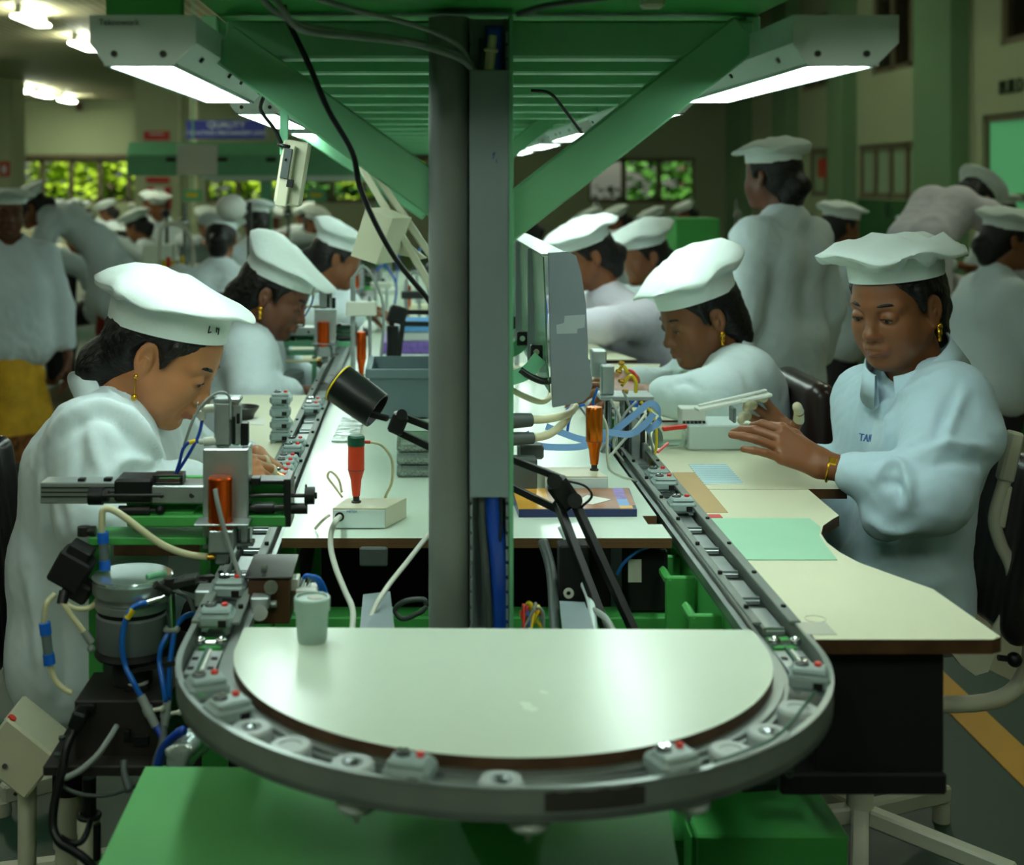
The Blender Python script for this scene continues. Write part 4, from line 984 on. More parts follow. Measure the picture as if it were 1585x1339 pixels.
# ================================================================ PICK AND PLACE MACHINES on the left run
def machine(oy, frame, label, detail=True):
    """local frame: u = world x relative to the left run centre, z from the track top; built in world coordinates at depth oy"""
    x0 = XC - 0.3815
    def q(px, py, dy=0.0):            # pixel coordinates of the near machine (Y 2.10, 1 px = 1 mm)
        k = (2.1 + dy) / FPX
        return Vector(((px - VX) * k, oy + dy, CH - (py - VY) * k))
    def bx(mb, xa, xb, ya, yb, d0, d1, ch=0.001, mi=0):
        a = q(xa, yb, d0); b = q(xb, ya, d0); mb.bb((a.x, a.y, a.z), (b.x, oy + d1, b.z), ch, mi)
    t = thing('assembly_machine', label, 'machine', q(137, 1050))
    m = MB(); bx(m, 137, 320, 833, 844, -0.03, 0.04); obj('lower_beam', m, frame, t)
    m = MB(); bx(m, 137, 160, 844, 1052, -0.02, 0.03); obj('leg', m, frame, t)
    m = MB(); bx(m, 309, 322, 844, 960, -0.0, 0.03); obj('leg', m, frame, t)
    m = MB(); bx(m, 196, 442, 799, 816, -0.03, 0.045, 0.002); bx(m, 205, 300, 793, 800, -0.02, 0.03); obj('base_plate', m, frame, t)
    m = MB(); bx(m, 196, 442, 738, 800, 0.036, 0.046); obj('back_plate', m, frame, t)
    m = MB(); bx(m, 62, 232, 747, 780, -0.012, 0.03, 0.0015)
    for yy_ in (754, 761, 768): bx(m, 64, 180, yy_, yy_ + 2, -0.0135, -0.0115, 0, 1)
    obj('extrusion', m, ['alu', 'darkmetal'], t)
    m = MB(); bx(m, 176, 236, 742, 778, -0.026, 0.03, 0.004); obj('clamp_block', m, 'black', t)
    m = MB(); bx(m, 120, 131, 741, 747, -0.006, 0.006, 0.001); obj('reed_switch', m, 'black', t)
    m = MB(); bx(m, 160, 172, 740, 746, -0.006, 0.006, 0.001); obj('reed_switch', m, 'black', t)
    m = MB(); m.cyl(q(138, 768, -0.02), q(160, 768, -0.02), 0.0135, n=20); m.cyl(q(160, 768, -0.02), q(168, 768, -0.02), 0.009, n=16); obj('knob', m, 'black', t)
    m = MB(); m.cyl(q(165, 767, -0.03), q(252, 767, -0.03), 0.0028, n=10); obj('rod', m, 'darkmetal', t)
    m = MB(); bx(m, 234, 318, 752, 780, -0.024, 0.03, 0.002); obj('slide_plate', m, 'alu', t)
    m = MB()
    for xx in (250, 297): m.cyl(q(xx, 767, -0.0245), q(xx, 767, -0.0232), 0.0042, n=14)
    obj('slide_holes', m, 'blackm', t)
    m = MB(); bx(m, 236, 283, 735, 739, -0.02, 0.01, 0.001); bx(m, 236, 241, 739, 749, -0.02, 0.01); bx(m, 278, 283, 739, 749, -0.02, 0.01); bx(m, 236, 283, 747, 750, -0.02, 0.01); obj('handle', m, 'black', t)
    m = MB(); m.cyl(q(184, 790, -0.022), q(232, 790, -0.022), 0.0075, n=16); m.cyl(q(232, 790, -0.022), q(242, 790, -0.022), 0.003, n=10); m.sph(q(248, 789, -0.022), 0.0075, 14); obj('shock_absorber', m, 'black', t)
    # vertical column with cylinder
    m = MB(); bx(m, 314, 384, 695, 812, -0.034, -0.022, 0.002); bx(m, 372, 384, 695, 812, -0.022, 0.03, 0.001); bx(m, 314, 326, 700, 850, -0.022, 0.02); bx(m, 366, 384, 812, 850, -0.034, 0.02, 0.002)
    obj('column', m, 'alu', t)
    cy = MB(); bx(cy, 331, 358, 622, 692, -0.016, 0.014, 0.004); bx(cy, 358, 372, 626, 690, -0.012, 0.012, 0.003); cy.cyl(q(344, 692, 0), q(344, 697, 0), 0.010, n=18); bx(cy, 330, 372, 616, 624, -0.017, 0.015, 0.002)
    ac = obj('air_cylinder', cy, 'alu', t)
    m = MB(); bx(m, 359, 364, 645, 688, -0.016, -0.011, 0.0008); bx(m, 366, 371, 640, 656, -0.014, -0.010, 0.0006); bx(m, 372, 384, 655, 690, -0.008, 0.008, 0.001); obj('sensor', m, 'black', ac)
    m = MB(); m.cyl(q(331, 632, -0.005), q(312, 633, -0.008), 0.0065, n=12); m.cyl(q(312, 636, -0.008), q(313, 650, -0.008), 0.0055, n=12); obj('push_fitting', m, 'offwhite', ac)
    m = MB(); m.cyl(q(334, 682, -0.008), q(315, 684, -0.012), 0.007, n=12); m.cyl(q(315, 684, -0.012), q(308, 684, -0.012), 0.004, n=10); obj('push_fitting', m, 'offwhite', ac)
    h = MB(); h.tube([q(313, 650, -0.008), q(308, 672, -0.012), q(294, 700, -0.015), q(272, 735, -0.005)], 0.0026, 8); h.tube([q(308, 684, -0.012), q(295, 684, -0.014), q(284, 694, -0.015), q(278, 715, -0.01), q(271, 736, -0.003)], 0.0026, 8); obj('blue_tube', h, 'navy', t)
    h = MB(); h.cyl(q(303, 682.5, -0.0135), q(293, 685, -0.0145), 0.0034, n=10); obj('yellow_marker', h, 'yellow', t)
    h = MB(); h.tube([q(357, 650, -0.017), q(356, 618, -0.017), q(348, 608, -0.018), q(332, 610, -0.018), q(312, 628, -0.02), q(298, 652, -0.02), q(285, 690, -0.012)], 0.0022, 8); h.tube([q(340, 618, -0.01), q(328, 616, -0.015), q(312, 630, -0.018)], 0.0022, 8); obj('grey_lead', h, 'greycable', t)
    # right hand end: end plate, rods, nuts
    m = MB(); bx(m, 439, 450, 742, 816, -0.028, 0.036, 0.001); bx(m, 386, 440, 744, 750, -0.01, 0.03, 0.001); bx(m, 388, 402, 740, 752, -0.02, 0.0, 0.001); obj('end_plate', m, 'black', t)
    m = MB(); m.cyl(q(384, 767, -0.018), q(484, 767, -0.018), 0.0032, n=12); m.cyl(q(384, 786, -0.018), q(440, 786, -0.018), 0.006, n=12); obj('guide_rods', m, 'darkmetal', t)
    m = MB(); m.cyl(q(472, 767, -0.018), q(487, 767, -0.018), 0.0135, n=18); bx(m, 472, 475, 750, 790, -0.02, -0.016); m.cyl(q(484, 767, -0.018), q(491, 767, -0.018), 0.005, n=10); obj('stop_nut', m, 'black', t)
    m = MB(); m.cyl(q(450, 787, -0.018), q(476, 787, -0.018), 0.0085, n=16); obj('end_stop', m, 'black', t)
    m = MB(); m.cyl(q(396, 786, -0.02), q(424, 786, -0.02), 0.0085, n=16); obj('damper', m, 'black', t)
    # orange solenoid motor and gripper
    mo = MB(); mo.lathe([(0, 0), (0.0165, 0), (0.0185, 0.002), (0.0185, 0.078), (0.017, 0.080), (0, 0.080)], q(341, 820, -0.056), n=32); so_ = obj('solenoid', mo, 'copper', t)
    m = MB(); m.lathe([(0, 0), (0.017, 0), (0.0175, 0.002), (0.0175, 0.009), (0, 0.009)], q(341, 829, -0.056), n=28); obj('collar', m, 'darkmetal', so_)
    m = MB(); bx(m, 300, 384, 812, 815, -0.075, -0.02, 0.0005); bx(m, 323, 361, 822, 856, -0.075, -0.035, 0.0015); obj('gripper_body', m, 'alu', t)
    m = MB(); bx(m, 333, 356, 856, 874, -0.068, -0.042, 0.002); m.cyl(q(344, 872, -0.055), q(344, 874.5, -0.055), 0.0035, n=10); m.cyl(q(371, 818, -0.03), q(371, 850, -0.03), 0.005, n=12); m.cyl(q(383, 818, -0.03), q(383, 845, -0.03), 0.004, n=12); bx(m, 366, 392, 840, 846, -0.045, -0.02, 0.001); obj('gripper_jaw', m, 'steel', t)
    m = MB(); m.cyl(q(334, 862, -0.055), q(320, 862, -0.055), 0.005, n=12); obj('brass_fitting', m, 'brass', t)
    return t, q, bx
m1, q, bx = machine(2.10, 'green', 'green framed placing machine with orange motor in front of the near left worker')
def qb(x0, y0, d0, x1, y1, d1):
    f = min(d0, d1); a = q(x0, y0, f); b = q(x1, y1, f); a.y = 2.1 + d0; b.y = 2.1 + d1; return a, b
# cream tube and cables of the near machine
cable('cream_tube', [q(321, 862, -0.055), q(290, 858, -0.058), q(255, 845, -0.06), q(225, 825, -0.062), q(195, 802, -0.062), q(172, 788, -0.06), q(160, 790, -0.06), q(158, 805, -0.06), q(158, 826, -0.06)], 0.0052, 'cream', 'cream tube arching over the near machine to the blue ended filter', 'tube', 10)
def inline_filter(a, b, label, r=0.0085, mid='clear'):
    a = Vector(a); b = Vector(b); d = b - a
    t = thing('inline_filter', label, 'filter', a, 0, 'blue ended inline filters')
    obj('barrel', MB().cyl(a + d * 0.25, a + d * 0.75, r * 0.86, n=18), mid, t)
    obj('end_cap', MB().cyl(a, a + d * 0.28, r, n=18), 'blueconn', t)
    obj('end_cap', MB().cyl(a + d * 0.74, b, r, n=18), 'blueconn', t)
M['filterclear'] = mat('filter_barrel', (120, 136, 136), 0.25, trans=0.3)
inline_filter(q(159, 824, -0.06), q(163, 882, -0.06), 'upright inline filter with blue ends in front of the green machine leg', 0.0085, 'filterclear')
inline_filter(q(69, 964, -0.10), q(77, 1028, -0.10), 'inline filter with blue ends hanging in front of the white coat at the left', 0.0085, 'filterclear')
cable('cream_tube', [q(85, 920, -0.09), q(72, 935, -0.1), q(68, 966, -0.1)], 0.0045, 'cream', 'short cream tube above the hanging filter', 'tube')
cable('cream_tube', [q(77, 1026, -0.1), q(84, 1050, -0.1), q(98, 1066, -0.1), q(112, 1073, -0.1)], 0.0045, 'cream', 'short cream tube below the hanging filter', 'tube')
cable('cream_tube', [q(100, 934, -0.085), q(118, 942, -0.085), q(140, 940, -0.08), q(153, 925, -0.06), q(158, 905, -0.05)], 0.0045, 'cream', 'cream tube looping behind the green machine leg', 'tube')
cable('cream_tube', [q(96, 932, -0.09), q(112, 955, -0.09), q(132, 980, -0.09)], 0.0045, 'cream', 'straight cream tube slanting down from the black sensor', 'tube')
m = MB(); m.cyl(q(130, 977, -0.09), q(142, 995, -0.09), 0.006, n=12); m.sph(q(141, 1004, -0.09), 0.006, 12); obj('tube_fitting', m, 'greycable', label='grey fitting at the end of the slanting cream tube', cat='fitting')
# black sensor block
t = thing('sensor_block', 'black sensor block hanging on the left of the green machine leg', 'sensor', q(115, 900, -0.07))
m = MB(); R_ = Matrix.Rotation(0.5, 3, 'Y')
m.box(q(112, 880, -0.06), (0.052, 0.05, 0.048), R_, 0.003); m.box(q(124, 855, -0.06), (0.036, 0.04, 0.022), R_, 0.002); m.box(q(122, 910, -0.06), (0.04, 0.04, 0.03), R_, 0.004); obj('body', m, 'blackm', t)
m = MB(); m.cyl(q(100, 915, -0.08), q(96, 935, -0.088), 0.008, n=12); obj('elbow', m, 'black', t)
m = MB(); m.cyl(q(130, 829, -0.02), q(130, 815, -0.02), 0.010, n=14); m.cyl(q(122, 822, -0.02), q(148, 822, -0.02), 0.008, n=14); obj('swivel', m, 'darkmetal', t)
# ---- bowl feeder
bf = q(205, 1000, -0.06)
t = thing('bowl_feeder', 'round aluminium vibratory bowl feeder with a clear lid at the left', 'feeder', bf)
m = MB(); m.lathe([(0, 0.0), (0.052, 0.0), (0.0535, 0.003), (0.0535, 0.050), (0.051, 0.053)], bf, n=44); obj('drive_base', m, 'feeder', t)
m = MB(); m.lathe([(0.050, 0.053), (0.050, 0.060)], bf, n=40); obj('rubber_ring', m, 'blackm', t)
m = MB(); m.lathe([(0, 0.060), (0.054, 0.060), (0.055, 0.062), (0.055, 0.071), (0.047, 0.073), (0.046, 0.081), (0.058, 0.083), (0.059, 0.086), (0.059, 0.102), (0.056, 0.103), (0.054, 0.098), (0.050, 0.090), (0, 0.088)], bf, n=48); obj('bowl', m, 'alu', t)
m = MB(); m.lathe([(0.0, 0.109), (0.058, 0.109), (0.0605, 0.107), (0.0605, 0.1035), (0.0, 0.1035)], bf, n=48); obj('lid', m, 'clear', t)
m = MB(); m.tube([bf + Vector((0.028, -0.03, 0.112)), bf + Vector((0.040, -0.022, 0.113)), bf + Vector((0.052, -0.012, 0.112))], 0.005, 8); obj('teal_pad', m, 'mint', t)
# outlet mechanism
m = MB(); c = q(275, 902, -0.09)
m.box(c, (0.06, 0.03, 0.012), Matrix.Rotation(-0.2, 3, 'Y'), 0.002); m.box(q(300, 905, -0.08), (0.04, 0.02, 0.02), Matrix.Rotation(0.25, 3, 'Y'), 0.002); m.cyl(q(262, 895, -0.10), q(262, 905, -0.10), 0.008, n=14); m.cyl(q(240, 905, -0.125), q(262, 918, -0.11), 0.006, n=12)
m.bar(q(270, 900, -0.09), q(330, 895, -0.06), 0.012, 0.01); obj('outlet_rail', m, 'darkmetal', t)
m = MB(); m.cyl(q(264, 918, -0.10), q(266, 970, -0.10), 0.0065, n=14); m.cyl(q(264, 920, -0.10), q(246, 928, -0.11), 0.004, n=12); m.cyl(q(246, 928, -0.11), q(226, 934, -0.118), 0.0052, n=12); obj('flow_valve', m, 'chrome', t)
m = MB(); m.box(q(266, 974, -0.10), (0.024, 0.014, 0.009), None, 0.003); obj('collar', m, 'greycable', t)
m = MB(); m.lathe([(0, 0), (0.053, 0), (0.056, 0.004), (0.05, 0.012), (0, 0.012)], bf - Vector((0, 0, 0.0125)), n=36); obj('bottom_ring', m, 'blackm', t)
m = MB(); m.cyl(bf - Vector((0, 0, 0.052)), bf - Vector((0, 0, 0.0126)), 0.03, n=20); m.bar(bf + Vector((0.0, -0.045, -0.022)), bf + Vector((0.075, -0.05, -0.006)), 0.012, 0.006); obj('foot', m, 'darkmetal', t)
# hoses around it
cable('blue_hose', [q(228, 933, -0.118), q(214, 936, -0.124), q(200, 948, -0.126), q(192, 970, -0.128), q(189, 1000, -0.13), q(194, 1030, -0.13), q(206, 1055, -0.14), q(219, 1079, -0.14)], 0.0042, 'blue', 'bright blue hose curving down in front of the bowl feeder', 'hose', 10)
m = MB(); m.cyl(q(206, 942.5, -0.1255), q(196.5, 957, -0.127), 0.0050, n=12); obj('hose_marker', m, 'yellow', label='yellow tape band on the blue hose of the bowl feeder', cat='tape')
cable('blue_hose', [q(262, 978, -0.10), q(250, 1000, -0.11), q(247, 1025, -0.11), q(252, 1055, -0.13), q(257, 1086, -0.135)], 0.0042, 'blue', 'second blue hose between the bowl feeder and the conveyor turn', 'hose', 10)
cable('blue_hose', [q(270, 978, -0.10), q(266, 1005, -0.105), q(262, 1040, -0.11), q(262, 1086, -0.12)], 0.0042, 'blue', 'third blue hose closest to the conveyor turn', 'hose', 10)
cable('blue_hose', [q(268, 975, -0.10), q(285, 955, -0.08), q(310, 948, -0.05), q(330, 940, -0.04)], 0.0042, 'blue', 'blue hose running from the feeder valve to the conveyor', 'hose', 10)
cable('grey_lead', [q(270, 915, -0.062), q(290, 925, -0.065), q(300, 945, -0.06), q(305, 970, -0.05)], 0.0032, 'greycable', 'thin grey lead from the bowl feeder outlet', 'cable')
# Y fittings
def yfit(a, b, label):
    t = thing('hose_fitting', label, 'fitting', a, 0, 'grey hose fittings'); a = Vector(a); b = Vector(b); d = b - a
    m = MB(); m.cyl(a, a + d * 0.42, 0.0065, n=14); m.cyl(a + d * 0.38, a + d * 0.62, 0.0080, n=14); m.cyl(a + d * 0.58, b, 0.0065, n=14); obj('body', m, 'greycable', t)
    m = MB(); m.cyl(a + d * 0.5, a + d * 0.5 + Vector((0.018, 0, 0.003)), 0.003, n=10); m.sph(a + d * 0.5 + Vector((0.02, 0, 0.003)), 0.0045, 10); obj('adjuster', m, 'offwhite', t)
yfit(q(218, 1077, -0.14), q(241, 1124, -0.15), 'left grey inline valve below the blue hoses'); yfit(q(259, 1084, -0.13), q(254, 1128, -0.145), 'right grey inline valve below the blue hoses')
cable('blue_hose', [q(241, 1124, -0.15), q(250, 1140, -0.16), q(252, 1170, -0.17), q(240, 1200, -0.18)], 0.005, 'navy', 'deep blue hose leaving the left grey valve', 'hose')
cable('blue_hose', [q(285, 1130, -0.22), q(268, 1142, -0.21), q(252, 1160, -0.2), q(244, 1185, -0.2)], 0.0065, 'navy', 'thick deep blue hose under the conveyor rail', 'hose')
cable('grey_sleeve', [q(252, 1126, -0.15), q(252, 1150, -0.165), q(243, 1180, -0.185), q(238, 1210, -0.2)], 0.007, 'darkcable', 'grey sleeve bundling the hoses beside the green plate', 'hose', 10)
bg_ = PZ(285, 1168, 0.62)
F = Field(np.array(q(286, 1160, -0.19)) - 0.05, np.array(q(286, 1160, -0.19)) + 0.05, 0.0028); F.ell(q(286, 1160, -0.19), (0.030, 0.03, 0.024)); F.ell(q(300, 1150, -0.18), (0.018, 0.02, 0.016)); v_, f_ = F.mesh(1); v_ = v_ + vnormals(v_, f_) * (0.006 * (1 - 2 * np.abs(wnoise(v_, 75, 6))))[:, None]; m = MB(); m.arr(v_, f_); b_ = obj('plastic_bag', m, 'foil', label='crumpled clear plastic bag under the conveyor beside the blue hoses', cat='bag')
# ---- stand with black block
t = thing('machine_stand', 'black machine stand block with sockets under the bowl feeder', 'stand', q(180, 1200, -0.05) * 1.0)
m = MB(); m.bb(*qb(115, 1185, -0.135, 262, 1085, 0.05), 0.002); obj('block', m, 'charcoal', t)
m = MB(); m.bb(*qb(66, 1202, -0.17, 232, 1186, 0.06), 0.002); obj('shelf', m, 'charcoal', t)
m = MB(); a, b = qb(190, 1067, -0.10, 228, 1061, -0.06); b.z += q(190, 1085, -0.135).z - a.z + 0.0; a.z = q(190, 1085, -0.135).z; m.bb(a, b, 0.001); m.cyl((a.x * 0.5 + b.x * 0.5, 2.02, b.z), (a.x * 0.5 + b.x * 0.5, 2.02, b.z + 0.012), 0.005, n=12); obj('mount_pad', m, 'blackm', t)
m = MB(); m.lathe([(0.009, 0), (0.016, 0), (0.016, 0.002), (0.009, 0.002)], ((a.x + b.x) / 2, 2.02, b.z + 0.0005), n=24); obj('washer', m, 'white', t)
m = MB(); m.cyl(q(138, 1203, -0.05), q(138, 1262, -0.05), 0.0105, n=20); obj('post', m, 'black', t)
m = MB(); m.cyl(q(138, 1262, -0.05), (q(138, 0, 0).x, 2.05, 0.02), 0.016, n=22); m.cyl(q(126, 1262, -0.05), q(126, 1290, -0.05), 0.007, n=12); obj('lower_tube', m, 'ivory', t)
m = MB(); m.torus(q(138, 1262, -0.05), 0.015, 0.004, n=20, k=8); m.cyl(q(150, 1275, -0.06), q(150, 1330, -0.06), 0.006, n=10); obj('clamp', m, 'black', t)
m = MB(); pz = q(138, 0, 0)
for a in (0.3, 1.6, 2.9, 4.1, 5.3): m.bar(Vector((pz.x, 2.05, 0.07)), Vector((pz.x + 0.27 * math.cos(a), 2.05 + 0.27 * math.sin(a), 0.02)), 0.03, 0.03, ch=0.003)
obj('star_foot', m, 'ivory', t)
m = MB(); m.cyl(q(91, 1170, -0.15), q(91, 1166, -0.15), 0.0065, n=14); m.cyl(q(96, 1145, -0.12), q(96, 1140, -0.12), 0.005, n=12); obj('bolt', m, 'steel', t)
for a_, b_ in (qb(120, 1104, -0.146, 146, 1092, -0.135), qb(205, 1155, -0.14, 230, 1140, -0.135), qb(192, 1150, -0.145, 200, 1132, -0.135)): obj('socket', MB().bb(a_, b_, 0.001), 'black', t)
# mains plug + cables
t = thing('power_plug', 'black power plug in the side of the black machine stand', 'plug', q(122, 1110, -0.16))
m = MB(); m.box(q(122, 1112, -0.155), (0.02, 0.03, 0.026), Matrix.Rotation(0.35, 3, 'Y'), 0.003); m.cyl(q(118, 1124, -0.16), q(110, 1140, -0.17), 0.006, 0.0035, n=12); obj('body', m, 'black', t)
cable('power_cable', [q(111, 1138, -0.17), q(102, 1160, -0.18), q(96, 1195, -0.19), q(85, 1240, -0.2), q(82, 1280, -0.21), q(92, 1303, -0.22), q(112, 1316, -0.22), q(132, 1330, -0.22), q(150, 1350, -0.22)], 0.0062, 'blackcable', 'thick black power cable drooping from the plug to the floor', 'cable', 10)
cable('power_cable', [q(92, 1295, -0.215), q(108, 1304, -0.21), q(124, 1304, -0.205), q(134, 1290, -0.19), q(140, 1270, -0.16)], 0.0045, 'blackcable', 'thinner black cable looping below the stand', 'cable')
cable('grey_cable', [q(181, 1124, -0.14), q(168, 1145, -0.165), q(150, 1170, -0.18), q(125, 1192, -0.19), q(100, 1205, -0.19)], 0.0045, 'greycable', 'grey cable slanting across the front of the black stand', 'cable')
cable('grey_cable', [q(192, 1178, -0.16), q(193, 1200, -0.175), q(200, 1225, -0.19)], 0.0055, 'darkcable', 'short thick grey cable stub beside the green plate', 'cable')
cable('grey_cable', [q(90, 1205, -0.16), q(105, 1222, -0.17), q(135, 1231, -0.17), q(170, 1230, -0.17), q(195, 1222, -0.17), q(215, 1215, -0.15)], 0.003, 'darkcable', 'thin grey cable hanging in an arc under the stand', 'cable')
# ---- brown escapement block across the left run
t = thing('stop_block', 'brown block with a steel clamping plate beside the left conveyor run', 'fixture', q(423, 965, -0.12))
m = MB(); m.bb(*qb(384, 966, -0.135, 448, 897, -0.04), 0.001); obj('block', m, 'bronze', t)
m = MB(); m.bb(*qb(378, 897, -0.14, 452, 893, -0.02), 0.001); obj('top_plate', m, 'darkmetal', t)
m = MB(); m.bb(*qb(350, 892.5, -0.10, 405, 889, -0.085), 0.001); m.bb(*qb(352, 892, -0.065, 420, 889, -0.05), 0.001); m.cyl(q(405, 888, -0.08), q(405, 884, -0.08), 0.005, n=10); m.bb(*qb(404, 893, -0.12, 412, 880, -0.1)); m.cyl(q(362, 886, -0.06), q(420, 886, -0.06), 0.003, n=10); obj('clamp_arms', m, 'steel', t)
m = MB(); m.cyl(q(419, 909, -0.137), q(419, 909, -0.150), 0.010, n=24); m.cyl(q(419, 909, -0.15), q(419, 909, -0.156), 0.005, n=16); obj('knurled_knob', m, 'steel', t)
m = MB(); m.bb(*qb(387, 944, -0.165, 416, 926, -0.137), 0.002); m.cyl(q(402, 949, -0.16), q(402, 949, -0.175), 0.011, n=24); m.cyl(q(402, 949, -0.175), q(402, 949, -0.178), 0.005, n=14); m.cyl(q(419, 935, -0.15), q(428, 935, -0.15), 0.005, n=12); obj('adjust_screw', m, 'alu', t)
t = thing('valve_block', 'white valve block with two blue tubes right of the brown block', 'valve', q(470, 925, -0.12))
m = MB(); m.bb(*qb(450, 915, -0.11, 462, 897, -0.08), 0.001); m.bb(*qb(458, 922, -0.12, 490, 914, -0.08), 0.001); m.cyl(q(448, 903, -0.1), q(462, 903, -0.1), 0.002, n=8); obj('body', m, 'white', t)
m = MB(); m.cyl(q(466, 912, -0.1), q(470, 895, -0.1), 0.004, n=10); m.cyl(q(476, 912, -0.1), q(480, 895, -0.1), 0.004, n=10); obj('fittings', m, 'chrome', t)
m = MB(); m.tube([q(469, 897, -0.1), q(474, 891, -0.1), q(484, 893, -0.1), q(494, 905, -0.1), q(499, 925, -0.1)], 0.003, 8); m.tube([q(480, 896, -0.1), q(486, 892, -0.1), q(496, 898, -0.1), q(504, 915, -0.1), q(505, 930, -0.1)], 0.003, 8); obj('blue_tubes', m, 'blue', t)
t = thing('side_clamp', 'small alloy clamp on the outer side of the left conveyor run', 'clamp', q(313, 930, -0.1))
m = MB(); m.bb(*qb(301, 940, -0.14, 325, 915, -0.10), 0.002); m.cyl(q(318, 914, -0.12), q(318, 911, -0.12), 0.004, n=12); obj('body', m, 'alu', t)
cable('grey_lead', [q(333, 757, -0.08), q(336, 775, -0.085), q(346, 815, -0.09), q(360, 860, -0.095), q(374, 900, -0.105), q(382, 935, -0.115), q(386, 970, -0.115)], 0.0036, 'greycable', 'grey lead hanging from the orange motor of the near machine')
# second and third machines farther up the left run
m2, q2, bx2 = machine(4.35, 'mint', 'mint green placing machine with orange motor beside the second left worker')
cable('cream_tube', [q2(321, 862, -0.055), q2(270, 866, -0.06), q2(200, 868, -0.06), q2(150, 868, -0.06), q2(128, 850, -0.06), q2(130, 820, -0.05)], 0.0052, 'cream', 'cream tube along the front of the mint green machine', 'tube')
bf2 = q2(215, 1000, -0.05)
t = thing('bowl_feeder', 'small shiny bowl feeder under the mint green machine', 'feeder', bf2)
m = MB(); m.lathe([(0, 0.0), (0.06, 0.0), (0.06, 0.05), (0.05, 0.055), (0.05, 0.075), (0.062, 0.08), (0.062, 0.10), (0.055, 0.095), (0, 0.09)], bf2, n=36); obj('bowl', m, 'alu', t)
m = MB(); m.cyl((bf2.x, bf2.y, 0.0), (bf2.x, bf2.y, bf2.z - 0.0005), 0.04, n=16); obj('pedestal', m, 'black', t)
m = MB(); m.bb((m2.location.x + 0.0, 4.33, 0), (m2.location.x + 0.023, 4.38, m2.location.z - 0.001), 0.003); obj('pedestal', m, 'black', m2)
m3, q3, bx3 = machine(6.6, 'green', 'green placing machine farthest up the left run beside the third worker')
m = MB(); m.bb((m3.location.x + 0.0, 6.58, 0), (m3.location.x + 0.023, 6.63, m3.location.z - 0.001), 0.003); obj('pedestal', m, 'black', m3)

# ================================================================ CENTRE WORKTOP OBJECTS
def screwdriver_station(bx0, bx1, by, depth, hgt, skew, dx, dyoff, mbody, label_box, label_drv, mcap=None, hcyl=0.1, rs=1.0):
    z = 0.8002; a = PZ(bx0, by, z); b = PZ(bx1, by, z); w = b.x - a.x
    t = thing('control_box', label_box, 'control box', ((a.x + b.x) / 2, a.y + depth / 2, z))
    m = MB(); poly = [Vector((a.x, a.y, z)), Vector((b.x, b.y, z)), Vector((b.x + skew, b.y + depth, z)), Vector((a.x + skew * 0.6, a.y + depth, z))]
    m.prism([p + Vector((0, 0, 0.002)) for p in poly], (0, 0, hgt - 0.002)); obj('case', m, 'beige', t)
    m = MB(); m.bb((a.x + 0.001, a.y - 0.0015, z + 0.002), (b.x - 0.001, a.y - 0.0002, z + hgt - 0.003), 0.0005); obj('front_panel', m, 'lampgrey', t)
    c = Vector((dx, a.y + depth * dyoff, z + hgt))
    d = thing('electric_screwdriver', label_drv, 'screwdriver', c)
    L = hcyl
    m = MB(); m.lathe([(0, 0), (0.0085, 0.0), (0.0085, 0.003), (0.0058, 0.004), (0.0058, 0.012), (0, 0.012)], c, n=22); obj('nosepiece', m, 'darkmetal', d)
    m = MB(); m.lathe([(r_ * rs, z_) for r_, z_ in ((0.0, 0.012), (0.0068, 0.012), (0.0086, 0.030), (0.0095, 0.040), (0.0140, 0.056), (0.0145, 0.058), (0.0145, L - 0.004), (0.0128, L), (0.0, L))], c, n=30); obj('body', m, mbody, d)
    m = MB(); m.torus(c + Vector((0, 0, 0.058)), 0.0145 * rs, 0.0006, n=28, k=5); obj('seam', m, 'darkmetal', d)
    return t, d, c
t1, d1_, c1 = screwdriver_station(515, 597, 819, 0.075, 0.036, 0.035, sx(551, 2.37), 0.55, 'redorange', 'cream control box on the centre worktop left of the pole', 'red orange electric screwdriver with a dark green cap left of the pole', hcyl=0.112)
m = MB(); m.lathe([(0.0150, 0.100), (0.0152, 0.115), (0.013, 0.118), (0, 0.118)], c1, n=28); obj('cap', m, 'greencap', d1_)
m = MB(); m.cyl(c1 + Vector((0.013, 0, 0.106)), c1 + Vector((0.025, 0, 0.106)), 0.0028, n=10); obj('cable_boot', m, 'redorange', d1_)
a = PZ(515, 819, 0.8002)
m = MB(); m.cyl((a.x + 0.012, a.y - 0.003, 0.822), (a.x + 0.012, a.y - 0.001, 0.822), 0.008, n=18); obj('grommet', m, 'black', t1)
m = text_mb('METEX', 0.006, (a.x + 0.024, a.y - 0.0018, 0.829), (1, 0, 0), (0, 0, 1), 0.0003); obj('lettering', m, 'inkblue', t1)
cable('cream_cable', [c1 + Vector((0.025, 0, 0.106)), c1 + Vector((0.045, 0.01, 0.098)), c1 + Vector((0.062, 0.02, 0.07)), c1 + Vector((0.062, 0.03, 0.03)), c1 + Vector((0.05, 0.04, 0.0)), c1 + Vector((0.047, 0.065, -0.033))], 0.0026, 'cream', 'cream cable curving from the red orange screwdriver to the worktop')
cable('cream_cable', [P(510, 797, 2.32), P(500, 805, 2.31), PZ(488, 818, 0.803)], 0.0026, 'beige', 'short cream strain relief beside the left control box')
cable('cream_cable', [P(530, 770, 2.38), P(517, 752, 2.38), P(507, 738, 2.38), P(512, 730, 2.38), P(524, 742, 2.38), P(529, 762, 2.385)], 0.0022, 'cream', 'cream cable loop standing up left of the red orange screwdriver')
cable('grey_cable', [(a.x + 0.012, a.y - 0.004, 0.822), P(520, 806, 2.24), P(513, 822, 2.235), P(512, 848, 2.22), P(520, 880, 2.18), P(534, 915, 2.12), P(546, 945, 2.05), P(545, 985, 1.99)], 0.0048, 'offwhite', 'pale grey cable hanging from the left control box behind the board', 'cable', 10)
